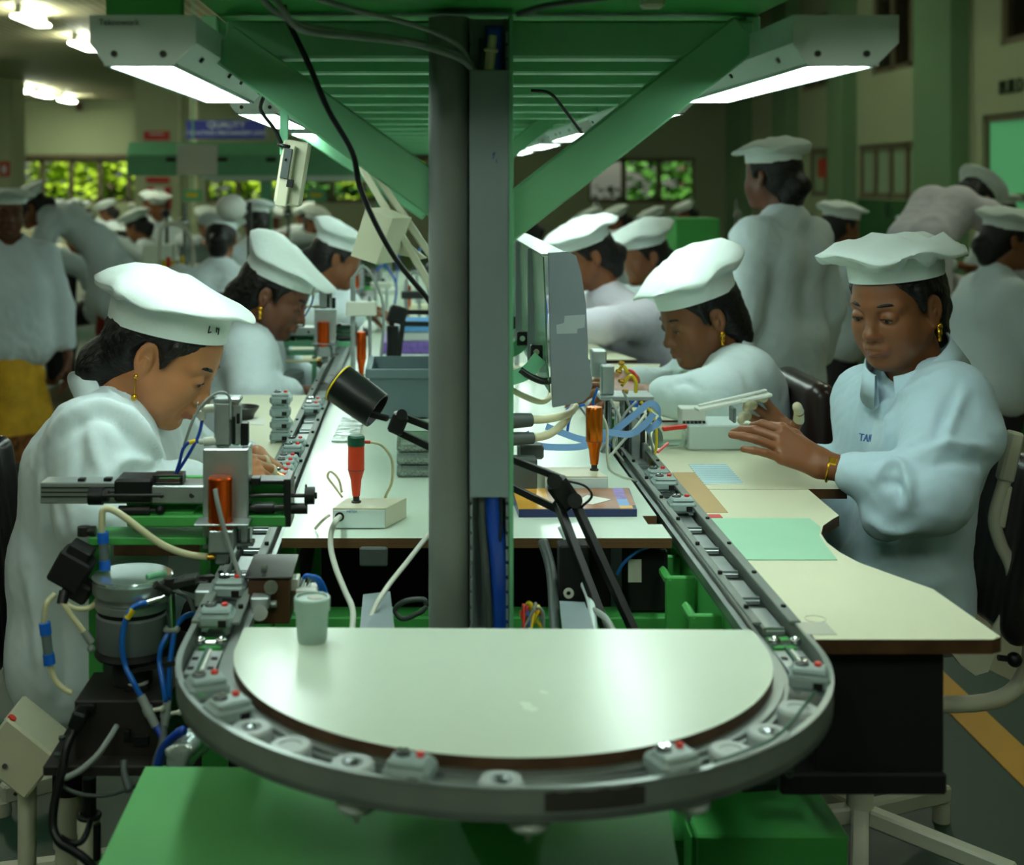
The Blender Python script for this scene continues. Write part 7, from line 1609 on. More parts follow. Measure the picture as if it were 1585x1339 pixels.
# ---------------------------------------------------------------- second right worker
J = dict(head=P(1083, 492, 3.55), fwd=(-0.90, -0.28, -0.30), neck=P(1120, 556, 3.57), chest=P(1132, 602, 3.58), waist=P(1150, 690, 3.6), pelvis=P(1160, 780, 3.6),
         shR=P(1085, 575, 3.76), shL=P(1152, 585, 3.42), elR=P(1050, 612, 3.82), elL=P(1105, 618, 3.30), wrR=P(965, 588, 3.62), wrL=P(1002, 612, 3.34),
         knR=(0.64, 3.72, 0.5), knL=(0.66, 3.5, 0.5), ftR=(0.66, 3.72, 0.055), ftL=(0.68, 3.5, 0.055), bun=(-0.075, -0.03, 0.050))
hands = [dict(m=dict(wrist=tv(P(1002, 612, 3.34)), d=(-0.9, 0.2, 0.15), normal=(0.1, -0.5, 0.85), ts=-1, curls=[(0.3, 0.5, 0.3)] * 4, elbow=tv(P(1105, 618, 3.30)), h=0.003)),
         dict(m=dict(wrist=tv(P(965, 588, 3.62)), d=(-0.9, -0.2, -0.1), normal=(0.1, -0.2, 0.95), ts=1, curls=[(0.3, 0.5, 0.3)] * 4, elbow=tv(P(1050, 612, 3.82)), h=0.003))]
pC, TC, RC, capC = person('woman with head lowered and elbows on the second right worktable', J, 'skin_brown', 'lipd', 'cloth', dict(seed=21, bh=0.040, rim=(0.155, 0.12, 0.145), zr=(0.045, 0.055, 0.085), top=(0.09, 0.15), crease=0.006), (0.0, 0.05), hands,
        h_head=0.003, h_coat=0.008, fold=0.006, hs=1.06, seed=22, hem=0.3, earring='stud', tr=(0.1, 0.115, 0.12, 0.13), sleeve=(0.085, 0.08, 0.055), collar=dict(r0=0.072, r1=0.07, hh=0.03, dip=0.03))
m = MB(); w0 = P(972, 590, 3.63); m.torus(w0, 0.029, 0.004, (P(965, 588, 3.62) - P(1050, 612, 3.82)).normalized(), 20, 6); obj('bracelet', m, 'red', pC)
# ---------------------------------------------------------------- second left worker
J = dict(head=P(424, 458, 4.2), fwd=(0.90, -0.12, -0.40), neck=P(388, 512, 4.22), chest=P(382, 556, 4.22), waist=P(368, 630, 4.22), pelvis=P(362, 720, 4.22),
         shR=P(382, 545, 4.06), shL=P(400, 540, 4.40), elR=P(392, 612, 3.98), elL=P(450, 590, 4.44), wrR=P(462, 610, 4.14), wrL=P(490, 590, 4.4),
         knR=(-0.38, 4.14, 0.47), knL=(-0.38, 4.30, 0.47), ftR=(-0.39, 4.14, 0.055), ftL=(-0.39, 4.30, 0.055), bun=(-0.092, -0.035, 0.046))
hands = [dict(m=dict(wrist=tv(P(462, 610, 4.14)), d=(0.9, 0.2, 0.05), normal=(0.1, -0.4, 0.85), ts=1, curls=[(0.4, 0.5, 0.3)] * 4, elbow=tv(P(392, 612, 3.98)), h=0.0035)),
         dict(m=dict(wrist=tv(P(490, 590, 4.4)), d=(0.9, -0.2, 0.05), normal=(0.1, 0.4, 0.85), ts=-1, curls=[(0.4, 0.5, 0.3)] * 4, elbow=tv(P(450, 590, 4.44)), h=0.0035))]
pD, TD, RD, capD = person('woman in profile with bright cap behind the mint green machine at the left', J, 'skin_dark', 'lipd', 'cloth', dict(seed=31, bh=0.036, rim=(0.165, 0.115, 0.13), zr=(0.030, 0.045, 0.090), top=(0.055, 0.155), crease=0.004), (0.0, 0.0), hands,
        h_head=0.0032, h_coat=0.009, fold=0.006, hs=1.08, seed=33, hem=0.3, earring='stud', tr=(0.1, 0.115, 0.115, 0.125), sleeve=(0.08, 0.075, 0.055), collar=dict(r0=0.07, r1=0.07, hh=0.03, dip=0.03))

def hit(px, py, o):
    """first point of object o on the line from the lens through a pixel, with its normal"""
    from mathutils.bvhtree import BVHTree
    root = o.parent.location if o.parent else Vector((0, 0, 0))
    me = o.data; bv = BVHTree.FromPolygons([v.co + root for v in me.vertices], [tuple(p.vertices) for p in me.polygons])
    org = Vector((0, 0, CH)); loc, nrm, _, _ = bv.ray_cast(org, (P(px, py, 1.0) - org).normalized())
    return loc, nrm
def sculpt(o, lines):
    """raises or sinks long cloth folds along lines on the garment"""
    root = o.parent.location; me = o.data; n = len(me.vertices); co = np.zeros(n * 3); me.vertices.foreach_get('co', co); co = co.reshape(-1, 3)
    nr = np.zeros(n * 3); me.vertices.foreach_get('normal', nr); nr = nr.reshape(-1, 3); disp = np.zeros(n)
    for pts, amp, w in lines:
        pts = catmull([Vector((x, y, 0)) for x, y in pts], 5); wp = []
        for p in pts:
            loc, _ = hit(p.x, p.y, o)
            if loc is not None and (not wp or (Vector(wp[-1]) - (loc - root)).length < 0.08): wp.append(tuple(loc - root))
        if len(wp) < 2: continue
        d = np.full(n, 9.0)
        for a, b in zip(wp[:-1], wp[1:]):
            if np.linalg.norm(np.array(a) - np.array(b)) > 1e-6: d = np.minimum(d, seg_dist(co, a, b))
        e = np.minimum.reduce([np.linalg.norm(co - np.array(wp[0]), axis=1), np.linalg.norm(co - np.array(wp[-1]), axis=1)])
        disp += amp * np.exp(-(d / w) ** 2) * np.clip(0.25 + e / 0.05, 0, 1)
    co = co + nr * disp[:, None]; me.vertices.foreach_set('co', co.reshape(-1)); me.update()
def part(root, nm): return [c for c in kids(root) if c.name.split('.')[0] == nm][0]
sculpt(part(pA, 'coat'), [([(80, 668), (118, 636), (160, 626), (205, 650), (232, 692), (246, 735)], 0.014, 0.014), ([(98, 678), (135, 650), (165, 645), (196, 670), (218, 706)], -0.012, 0.014), ([(140, 662), (146, 700), (160, 745)], 0.010, 0.010),
    ([(125, 668), (122, 720), (108, 780)], -0.009, 0.012), ([(168, 742), (190, 716), (214, 712), (245, 724)], 0.011, 0.010), ([(176, 752), (200, 732), (225, 730)], -0.010, 0.010), ([(60, 720), (70, 790), (62, 860)], 0.010, 0.016), ([(90, 770), (95, 850), (80, 930)], -0.012, 0.018), ([(255, 745), (280, 728), (305, 730)], 0.008, 0.010),
    ([(45, 880), (60, 960), (70, 1060)], 0.012, 0.018), ([(90, 950), (100, 1030), (95, 1100)], -0.012, 0.016), ([(150, 590), (200, 640), (250, 715)], 0.006, 0.010)])
sculpt(part(pB, 'coat'), [([(1352, 738), (1382, 716), (1400, 724), (1410, 758), (1404, 786)], 0.015, 0.010), ([(1372, 750), (1390, 752), (1396, 775)], -0.014, 0.010), ([(1418, 704), (1470, 688), (1530, 692)], 0.012, 0.011), ([(1425, 722), (1480, 712), (1530, 722)], -0.012, 0.014),
    ([(1496, 600), (1474, 650), (1458, 700)], 0.010, 0.010), ([(1480, 606), (1456, 655), (1440, 690)], -0.009, 0.012), ([(1345, 640), (1405, 606), (1462, 574)], 0.008, 0.012), ([(1310, 770), (1340, 758), (1362, 765)], 0.009, 0.009), ([(1340, 800), (1380, 822), (1430, 815)], 0.010, 0.012), ([(1300, 850), (1370, 868), (1450, 872)], -0.010, 0.014), ([(1330, 880), (1400, 905), (1465, 900)], 0.010, 0.014),
    ([(1348, 566), (1332, 622), (1318, 690)], 0.004, 0.006), ([(1376, 640), (1370, 690), (1352, 720)], 0.007, 0.012)])
sculpt(part(pC, 'coat'), [([(1010, 585), (1050, 572), (1090, 580), (1120, 610)], 0.012, 0.012), ([(1040, 600), (1060, 590), (1080, 605)], -0.012, 0.012), ([(1100, 530), (1130, 560), (1140, 600)], 0.010, 0.014), ([(1070, 545), (1060, 565), (1030, 575)], -0.010, 0.012), ([(1150, 570), (1165, 610), (1168, 640)], -0.012, 0.016)])
sculpt(capB, [([(1302, 396), (1345, 414), (1388, 410), (1408, 398)], 0.010, 0.010), ([(1402, 392), (1414, 408), (1424, 420)], -0.016, 0.009), ([(1425, 400), (1460, 410), (1490, 425)], 0.012, 0.014), ([(1372, 375), (1382, 390), (1404, 398)], -0.008, 0.012), ([(1448, 376), (1466, 372), (1484, 384)], 0.022, 0.014)])
sculpt(capC, [([(1040, 412), (1075, 425), (1110, 418)], -0.010, 0.016), ([(1050, 446), (1085, 440), (1120, 442)], 0.010, 0.010), ([(1005, 452), (1035, 458), (1060, 452)], -0.007, 0.010)])
sculpt(capA, [([(190, 400), (182, 440), (186, 478)], 0.008, 0.010), ([(200, 455), (260, 462), (330, 488), (385, 492)], 0.006, 0.009), ([(220, 430), (270, 440), (310, 462)], -0.006, 0.016)])
coatB = part(pB, 'coat')
loc, nrm = hit(1336, 683, coatB)
if loc is not None:
    if nrm.dot(Vector((0, -1, 0))) < 0: nrm = -nrm
    up_ = (Vector((-0.25, 0, 1)) - nrm * nrm.dot(Vector((-0.25, 0, 1)))).normalized(); xd = up_.cross(nrm)
    from mathutils.bvhtree import BVHTree
    bvc = BVHTree.FromPolygons([v.co + pB.location for v in coatB.data.vertices], [tuple(p.vertices) for p in coatB.data.polygons])
    em = text_mb('TAN', 0.022, loc - xd * 0.012, xd, up_, 0.002); nv = []
    for p_ in em.v:
        a_, n_, _, _ = bvc.find_nearest(Vector(p_)); n_ = n_ if n_.dot(nrm) > 0 else -n_
        nv.append(tuple(a_ + n_ * (0.0016 if (Vector(p_) - loc).dot(nrm) > 0 else -0.001)))
    em.v = nv; obj('embroidery', em, 'inkblue', pB)
# ================================================================ CHAIRS of the near workers
def office_chair(name, label, x, y, zs, face, back=None, base=True, tubes=True, mframe='ivory', bw=0.40, bh=0.30):
    """face = +1 the sitter looks to +x, -1 to -x"""
    t = thing(name, label, 'chair', (x, y, 0), 0)
    m = MB(); m.box((x + face * 0.05, y, zs - 0.03), (0.30, 0.32, 0.06), None, 0.025); obj('seat', m, 'leather', t)
    bx_ = x - face * 0.24 if back is None else back
    F = Field((bx_ - 0.08, y - bw / 2 - 0.06, zs - 0.02), (bx_ + 0.08, y + bw / 2 + 0.06, zs + 0.30 + bh), 0.012)
    for a in np.linspace(-bw / 2 + 0.07, bw / 2 - 0.07, 6): F.cap((bx_ - face * 0.03 * (1 - (a / bw * 2) ** 2) , y + a, zs + 0.10), (bx_ - face * (0.05 + 0.03 * (1 - (a / bw * 2) ** 2)), y + a, zs + 0.10 + bh), 0.032, 0.030, 0.03)
    v, f = F.mesh(1); m = MB(); m.arr(v, f); obj('backrest', m, 'leather', t)
    m = MB(); bxb = bx_ - face * 0.075
    m.tube([(bxb - face * 0.02, y, zs + 0.30), (bxb - face * 0.025, y, zs + 0.1), (bxb - face * 0.02, y, zs - 0.02), (bxb + face * 0.06, y, zs - 0.09), (x, y, zs - 0.09)], 0.017, 10); obj('back_support', m, mframe, t)
    m = MB(); m.cyl((x, y, 0.10), (x, y, zs - 0.062), 0.027, n=22); obj('column', m, 'ivory', t)
    m = MB(); m.cyl((x, y, 0.24), (x, y, zs - 0.061), 0.032, n=22); obj('column_sleeve', m, 'blackm', t)
    for k in range(5):
        a = 0.62 + k * 2 * PI / 5; d = Vector((math.cos(a), math.sin(a), 0)); c = Vector((x, y, 0))
        m = MB(); m.bar(c + Vector((0, 0, 0.095)) + d * 0.02, c + Vector((0, 0, 0.06)) + d * 0.30, 0.034, 0.036, ch=0.005)
        lg_ = obj('base_arm', m, 'ivory', t)
        m = MB(); m.cyl(c + d * 0.285 + Vector((0, 0, 0.0)), c + d * 0.285 + Vector((0, 0, 0.042)), 0.018, n=14); obj('foot_glide', m, 'ivory', lg_)
    return t
chR = office_chair('office_chair', 'black office chair with an ivory frame under the near right worker', 0.915, 2.80, 0.415, -1, back=1.165)
m = MB(); xx = P(1560, 700, 2.72); 
m.tube([P(1570, 672, 2.7), P(1556, 740, 2.7), P(1540, 800, 2.7), P(1548, 840, 2.7), P(1566, 880, 2.7), P(1566, 930, 2.7), P(1545, 975, 2.7), P(1515, 1000, 2.72), P(1440, 1010, 2.78)], 0.013, 10); obj('arm_tube', m, 'ivory', chR)
m = MB(); m.bar(P(1572, 668, 2.7), P(1554, 745, 2.7), 0.03, 0.03, ch=0.005); m.bar(P(1556, 750, 2.7), P(1544, 815, 2.7), 0.022, 0.024, ch=0.003); obj('arm_sleeve', m, 'ivory', chR)
m = MB(); m.prism([P(x, y, 2.70) for x, y in ((1470, 1008), (1545, 1000), (1530, 1040), (1510, 1046), (1488, 1030))], (0, 0.02, 0)); obj('lever_plate', m, 'ivory', chR)
m = MB(); m.cyl(P(1545, 1018, 2.69), P(1562, 1020, 2.69), 0.006, n=10); m.sph(P(1570, 1021, 2.69), 0.015, 14); obj('lever_knob', m, 'black', chR)
chL = office_chair('office_chair', 'black chair behind the back of the near left worker', -0.66, 2.58, 0.40, 1, back=-0.775, bw=0.44, bh=0.36)
t = thing('control_unit', 'tilted beige control unit with red and green buttons at the lower left edge', 'control unit', P(40, 1180, 2.2))
R_ = Matrix.Rotation(0.68, 3, 'Y')
m = MB(); m.box(P(38, 1155, 2.2), (0.105, 0.10, 0.085), R_, 0.004); obj('case', m, 'beige', t)
m = MB(); c0_ = P(5, 1118, 2.2)
m.cyl(P(14, 1118, 2.16), P(20, 1110, 2.16), 0.007, n=12); obj('red_button', m, 'red', t)
m = MB(); m.cyl(P(2, 1126, 2.16), P(8, 1119, 2.16), 0.007, n=12); obj('green_button', m, 'greencap', t)
m = MB(); m.cyl(P(7, 1186, 2.143), P(7, 1186, 2.148), 0.004, n=10); obj('screw', m, 'darkmetal', t)
m = MB(); m.bar(P(35, 1212, 2.2), P(85, 1145, 2.2), 0.09, 0.006); obj('bottom_plate', m, 'blackm', t)
m = MB(); xx = P(42, 1200, 2.22); m.cyl((xx.x, 2.22, 0.0), (xx.x, 2.22, xx.z), 0.015, n=14); obj('post', m, 'ivory', t)
# ================================================================ SIMPLE WORKERS farther back
def cap_bg(seed, **k):
    d = dict(seed=seed, bh=0.036, rim=(0.145, 0.125, 0.14), zr=(0.045, 0.05, 0.06), top=(0.08, 0.105), crease=0.006, n=40); d.update(k); return d
def seated(label, hx, hy, hz, yaw, pitch=0.35, coat='cloth', skin='skin_brown', seed=1, h=0.013, lean=0.22, reach=0.38, group=None, arms=True, capk=None, tilt=(0, 0), hh=0.005, det=False, drop=0.0):
    c, s = math.cos(yaw), math.sin(yaw)
    def W(u, v, z): return np.array((hx + u * c - v * s, hy + u * s + v * c, z))
    zs = 0.47
    J = dict(head=W(0, 0, hz), fwd=(c * math.cos(pitch), s * math.cos(pitch), -math.sin(pitch)), neck=W(-0.06 - 0.02, 0, hz - 0.13), chest=W(-0.10 - lean * 0.3, 0, hz - 0.28), waist=W(-0.10 - lean * 0.8, 0, (hz + zs) / 2 - 0.06), pelvis=W(-0.10 - lean, 0, zs + 0.09),
             shR=W(-0.09 - lean * 0.2, -0.165, hz - 0.22), shL=W(-0.09 - lean * 0.2, 0.165, hz - 0.22), elR=W(0.03, -0.23, max(0.89, hz - 0.42)), elL=W(0.03, 0.23, max(0.89, hz - 0.42)), wrR=W(reach - 0.12, -0.12, 0.88), wrL=W(reach - 0.12, 0.12, 0.88),
             knR=W(0.36 - lean, -0.1, 0.47), knL=W(0.36 - lean, 0.1, 0.47), ftR=W(0.35 - lean, -0.1, 0.055), ftL=W(0.35 - lean, 0.1, 0.055))
    hd_ = [dict(m=dict(wrist=tuple(J['wr' + q]), d=(c, s, -0.1), normal=(0, 0, 1), ts=k, curls=[(0.4, 0.5, 0.3)] * 4, elbow=tuple(J['el' + q]), h=0.0045)) for q, k in (('R', 1), ('L', -1))] if arms else []
    return person(label, J, skin, 'lipd', coat, cap_bg(seed, **(capk or {})), tilt, hd_, h_head=hh, h_coat=h, detail=det, seed=seed, hem=0.35, group=group, fold=0.008, cut=False, tr=(0.1, 0.112, 0.112, 0.12), sleeve=(0.078, 0.07, 0.055))
def standing(label, x, y, yaw, hz=1.46, pitch=0.1, lean=0.05, coat='cloth', skin='skin_brown', seed=1, h=0.013, arms='fwd', hem_z=0.58, lower='darkcloth', group=None, capk=None, tilt=(0, 0), hh=0.005, det=False, hump=0.0):
    c, s = math.cos(yaw), math.sin(yaw)
    def W(u, v, z): return np.array((x + u * c - v * s, y + u * s + v * c, z))
    L_ = lean
    J = dict(head=W(L_ + 0.03, 0, hz), fwd=(c * math.cos(pitch), s * math.cos(pitch), -math.sin(pitch)), neck=W(L_ - 0.03, 0, hz - 0.135), chest=W(L_ * 0.8 - 0.02, 0, hz - 0.27), waist=W(L_ * 0.4, 0, hz - 0.45), pelvis=W(0, 0, 0.86 if L_ < 0.3 else 0.84),
             shR=W(L_ * 0.85 - 0.02, -0.17, hz - 0.21), shL=W(L_ * 0.85 - 0.02, 0.17, hz - 0.21), knR=W(0.02, -0.09, 0.45), knL=W(0.02, 0.09, 0.45), ftR=W(0, -0.09, 0.055), ftL=W(0, 0.09, 0.055))
    if hump:
        J.update(neck=W(L_ - 0.07, 0, hz - 0.03), chest=W(L_ * 0.55, 0, hz + hump - 0.10), waist=W(L_ * 0.15, 0, hz + hump - 0.26), shR=W(L_ * 0.75, -0.17, hz - 0.06), shL=W(L_ * 0.75, 0.17, hz - 0.06))
    if arms == 'fwd':
        J.update(elR=W(L_ + 0.08, -0.24, hz - 0.43), elL=W(L_ + 0.08, 0.24, hz - 0.43), wrR=W(L_ + 0.28, -0.14, hz - 0.47), wrL=W(L_ + 0.28, 0.14, hz - 0.47)); dv = (c, s, -0.15)
    else:
        J.update(elR=W(-0.03, -0.25, hz - 0.47), elL=W(-0.03, 0.25, hz - 0.47), wrR=W(0.03, -0.28, hz - 0.71), wrL=W(0.03, 0.28, hz - 0.71)); dv = (0.1 * c, 0.1 * s, -1)
    p0, k0 = J['pelvis'], 0
    J['coat_extra'] = [(W(0.0, 0.08, 0.84), W(0.01, 0.10, hem_z), 0.115, 0.125), (W(0.0, -0.08, 0.84), W(0.01, -0.10, hem_z), 0.115, 0.125), (W(0.0, 0.0, 0.84), W(0.01, 0.0, hem_z), 0.13, 0.14)]
    hd_ = [dict(m=dict(wrist=tuple(J['wr' + q]), d=dv, normal=(0, 0, 1) if arms == 'fwd' else (-s * -k, c * -k, 0), ts=k, curls=[(0.3, 0.4, 0.3)] * 4, elbow=tuple(J['el' + q]), h=0.0045)) for q, k in (('R', 1), ('L', -1))]
    return person(label, J, skin, 'lipd', coat, cap_bg(seed, **(capk or {})), tilt, hd_, h_head=hh, h_coat=h, detail=det, seed=seed, hem=None, lower=lower, group=group, fold=0.009, cut=det, tr=(0.1, 0.11, 0.108, 0.125), sleeve=(0.078, 0.07, 0.055))
def HX(px, Y): return (px - VX) * Y / FPX
def HZ(py, Y): return CH - (py - VY) * Y / FPX
gb_ = None
# right side
seated('left woman of the far right pair, just behind the grey end panel', HX(908, 5.0), 5.0, HZ(398, 5.0), PI + 0.25, 0.35, 'cloth_pink', seed=41, capk=dict(rim=(0.165, 0.13, 0.15), zr=(0.05, 0.05, 0.05), top=(0.085, 0.10)), hh=0.004, lean=0.3)
seated('right woman of the far right pair, pale cap and black hair', HX(996, 5.75), 5.75, HZ(398, 5.75), PI + 0.35, 0.2, 'cloth', seed=42, capk=dict(rim=(0.165, 0.13, 0.15), zr=(0.035, 0.05, 0.07), top=(0.08, 0.13)), hh=0.004)
p6_ = standing('tall woman in a long coat standing back turned behind the second right worker', HX(1205, 4.75), 4.75, PI * 0.72, hz=HZ(275, 4.75), pitch=0.0, lean=0.0, skin='skin_dark', seed=43, h=0.010, arms='down', hem_z=0.62, capk=dict(bh=0.03, rim=(0.155, 0.12, 0.14), zr=(0.03, 0.045, 0.06), top=(0.07, 0.11), n=60), hh=0.004)
pS = standing('woman in a white coat over a long yellow dress standing at the far left edge', HX(14, 6.6), 6.6, -1.25, hz=HZ(330, 6.6), pitch=0.05, lean=0.0, skin='skin_dark', seed=44, h=0.012, arms='down', hem_z=0.60, lower='yellowcloth', capk=dict(bh=0.03, rim=(0.14, 0.125, 0.15), zr=(0.05, 0.03, 0.0), top=(0.085, 0.06), n=60), hh=0.004, det=True)
# flared yellow skirt
m = MB(); bx0, by0 = HX(14, 6.6), 6.6
vs = []; nn = 60
for k, (r, z) in enumerate(((0.13, 0.56), (0.18, 0.38), (0.215, 0.22), (0.25, 0.075))):
    for i in range(nn): a = 2 * PI * i / nn; q = r * (1 + 0.07 * math.sin(9 * a + k * 0.2) * (k / 3)); vs.append((bx0 + q * math.cos(a), by0 + q * math.sin(a), z))
m.add(vs, [(k * nn + i, k * nn + (i + 1) % nn, (k + 1) * nn + (i + 1) % nn, (k + 1) * nn + i) for k in range(3) for i in range(nn)], 0, True); obj('skirt', m, 'yellowcloth', pS[0])
M['hemprint'] = mat('dark_printed_hem', (120, 72, 24), 0.8, var=0.9, vscale=38)
m = MB(); vs = []
for k, (r, z) in enumerate(((0.2365, 0.20), (0.2545, 0.076))):
    for i in range(nn): a = 2 * PI * i / nn; q = r * (1 + 0.07 * math.sin(9 * a + 0.5)) + 0.002; vs.append((bx0 + q * math.cos(a), by0 + q * math.sin(a), z))
m.add(vs, [(i, (i + 1) % nn, nn + (i + 1) % nn, nn + i) for i in range(nn)], 0, True); obj('skirt_hem', m, 'hemprint', pS[0])
# left side
seated('woman in profile farther up the left run, half hidden by the beige desk lamp', HX(522, 5.5), 5.5, HZ(402, 5.5), 0.1, 0.3, seed=45, lean=0.52, reach=0.2, capk=dict(rim=(0.16, 0.12, 0.13), zr=(0.03, 0.05, 0.08), top=(0.06, 0.13)), hh=0.004)
pb4 = seated('worker seen from behind on a dark chair left of the second left worker', HX(342, 7.2), 7.2, HZ(372, 7.2), PI / 2, 0.3, seed=46)
t = thing('office_chair', 'dark chair behind the worker seen from the back', 'chair', (HX(345, 6.85), 6.85, 0)); yq = 6.80
F = Field((HX(345, yq) - 0.28, yq - 0.1, 0.5), (HX(345, yq) + 0.28, yq + 0.08, 1.0), 0.014)
for a in np.linspace(-0.14, 0.14, 6): F.cap((HX(345, yq) + a, yq, 0.58), (HX(345, yq) + a, yq - 0.02, 0.80), 0.05, 0.045, 0.03)
v, f = F.mesh(1); m = MB(); m.arr(v, f); obj('backrest', m, 'leather', t)
m = MB(); m.cyl((HX(345, yq), yq + 0.05, 0.02), (HX(345, yq), yq + 0.05, 0.5), 0.03, n=14); m.tube([(HX(345, yq), yq + 0.05, 0.42), (HX(345, yq), yq - 0.02, 0.42), (HX(345, yq), yq - 0.02, 0.6)], 0.02, 8); m.cyl((HX(345, yq), yq + 0.05, 0.0), (HX(345, yq), yq + 0.05, 0.02), 0.24, n=20); obj('stand', m, 'black', t)
pb5 = standing('worker in white standing beside the shiny lamp behind the seated back view worker', HX(400, 8.4), 8.4, PI * 0.6, hz=HZ(345, 8.4), seed=47)
standing('worker bending forward over a bench with a dark red dress at the left', HX(172, 8.6), 8.6, PI + 0.25, hz=HZ(322, 8.6), pitch=0.5, lean=0.46, skin='skin_brown', seed=48, arms='fwd', hem_z=0.66, lower='redcloth', hump=0.02)
# templates copied along the far benches
ts_ = seated('seated worker nearest the pillar on the far left bench', HX(212, 11.0), 11.0, HZ(352, 11.0), PI * 0.9, 0.35, seed=49, h=0.017, hh=0.007, group='seated workers at the far benches')[0]
standing('worker in a lilac white coat bending far over at the right', HX(1410, 6.6), 6.6, 0.55, hz=HZ(312, 6.6), pitch=0.75, lean=0.46, coat='cloth_pink', seed=61, hem_z=0.66, hump=0.07, capk=dict(n=48))
tst = standing('worker standing in front of the white and red notice on the pillar', HX(248, 12.6), 12.6, -PI / 2, hz=HZ(322, 12.6), seed=50, h=0.017, hh=0.007, group='standing workers at the far benches')[0]
def cp_seat(px, py, Y, yaw_extra, label): copy_tree(ts_, (HX(px, Y) - hxs, Y, HZ(py, Y) - HZ(352, 12.2)) if False else (HX(px, Y), Y, 0), yaw_extra, label, 'seated workers at the far benches')
rows = [(62, 10.5, 0.2, 'seated worker just right of the woman in the yellow dress'), (150, 16.6, 0.0, 'seated worker behind the bending worker, farther row'), (172, 14.4, 0.3, 'seated worker behind the back of the bending worker'), (190, 9.15, 0.1, 'seated worker left of the arched wire guard'),
        (120, 15.5, -0.2, 'seated worker under the bright windows at the far left'), (205, 16.0, 0.1, 'seated worker in the farthest row beside the pillar'), (302, 12.0, 2.4, 'seated worker behind the back view worker, left side'), (385, 13.5, 2.8, 'seated worker under the green hood beside its post'),
        (455, 12.5, 2.6, 'seated worker below the hanging power box'), (520, 14.0, 0.4, 'seated worker far behind the beige desk lamp'),
        (838, 11.6, 0.2, 'seated worker whose cap shows between the duct and the acrylic hood'), (878, 9.9, 0.1, 'grey capped worker seen above the acrylic hood'), (975, 11.0, 0.2, 'dim worker below the right far window'), (1008, 12.5, 0.4, 'second dim worker below the right far window'), (1070, 11.5, 0.0, 'dim seated worker left of the tall standing woman'),
        (1105, 15.2, 0.3, 'farthest dim worker left of the tall standing woman'), (1330, 8.6, 3.3, 'seated worker with a pale cap right of the tall standing woman')]
for px, Y, r, l in rows: copy_tree(ts_, (HX(px, Y), Y, 0), r, l, 'seated workers at the far benches')
for px, Y, r, l in ((1283, 7.2, 1.9, 'worker with a round cap standing just right of the tall woman'), (1532, 5.6, 1.55, 'worker in profile with arms on a bench at the right edge'), (1560, 11.0, 3.0, 'worker far behind the profile worker at the right edge'), (232, 15.0, 0.3, 'standing worker behind the far left row')):
    copy_tree(tst, (HX(px, Y), Y, 0), r, l, 'standing workers at the far benches')
# ---- benches
def bench(label, x0, x1, y0, y1, z=0.78, m_='table'):
    t = thing('work_bench', label, 'bench', ((x0 + x1) / 2, (y0 + y1) / 2, 0), 0)
    obj('bench_top', MB().bb((x0, y0, z - 0.03), (x1, y1, z), 0.004), m_, t)
    for x in (x0 + 0.06, x1 - 0.06):
        for y in (y0 + 0.06, y1 - 0.06): obj('leg', MB().bb((x - 0.025, y - 0.025, 0), (x + 0.025, y + 0.025, z - 0.03), 0.003), 'green', t)
    return t
bench('long bench of the far left row under the bright windows', -4.6, -2.1, 12.9, 13.4)
bench('bench that the bending worker leans over', -3.6, -2.45, 8.9, 9.5)
bench('bench behind the worker seen from the back', -1.6, -0.7, 7.7, 8.1)
bench('bench under the green hood', -2.2, -0.45, 9.65, 10.18)
bench('bench in the middle of the right aisle behind the tall woman', 1.75, 2.9, 9.2, 9.8)
bench('bench at the right edge in front of the profile worker', 3.25, 4.3, 6.9, 7.5)
bench('far bench below the right far window', 1.0, 2.6, 12.9, 13.5)
gbk = thing('green_cabinet', 'dark green cabinet left of the tall standing woman', 'cabinet', (HX(1085, 7.5), 7.6, 0))
obj('body', MB().bb((HX(1046, 7.5), 7.5, 0.02), (HX(1115, 7.5), 7.8, HZ(338, 7.5)), 0.006), 'green', gbk); obj('plinth', MB().bb((HX(1050, 7.5), 7.52, 0), (HX(1111, 7.5), 7.78, 0.02)), 'blackm', gbk)
# ---- green hood with paper and handles
yh = 10.0
gh = thing('bench_hood', 'long green bench hood with black handles and a white sheet taped on it', 'hood', (HX(330, yh), yh, HZ(285, yh)))
x0, x1 = HX(196, yh), HX(610, yh)
pr = [(yh, HZ(272, yh)), (yh, HZ(240, yh)), (yh + 0.08, HZ(220, yh)), (yh + 0.45, HZ(220, yh)), (yh + 0.45, HZ(272, yh))]
m = MB(); m.prism([Vector((x0, y, z)) for y, z in pr], (x1 - x0, 0, 0)); obj('hood_body', m, 'mint', gh)
m = MB(); m.bb((HX(312, yh), yh + 0.02, HZ(278, yh)), (x1, yh + 0.40, HZ(271, yh))); obj('lamp_case', m, 'lampgrey', gh)
m = MB(); m.bb((HX(322, yh), yh + 0.05, HZ(281, yh)), (x1 - 0.03, yh + 0.35, HZ(278, yh))); obj('lamp_tube', m, 'white', gh)
m = MB(); m.bb((HX(274, yh), yh - 0.008, HZ(271, yh)), (HX(337, yh), yh - 0.003, HZ(224, yh)), 0.001); obj('paper_sheet', m, 'paper', gh)
for px in (265, 345, 420):
    m = MB(); m.bb((HX(px - 8, yh), yh - 0.03, HZ(250, yh)), (HX(px + 8, yh), yh - 0.001, HZ(244, yh)), 0.008); obj('handle', m, 'black', gh)
for px in (407, 590):
    m = MB(); m.bb((HX(px - 9, yh), yh + 0.2, 0.0), (HX(px + 9, yh), yh + 0.3, HZ(273, yh)), 0.004); obj('post', m, 'mint', gh)
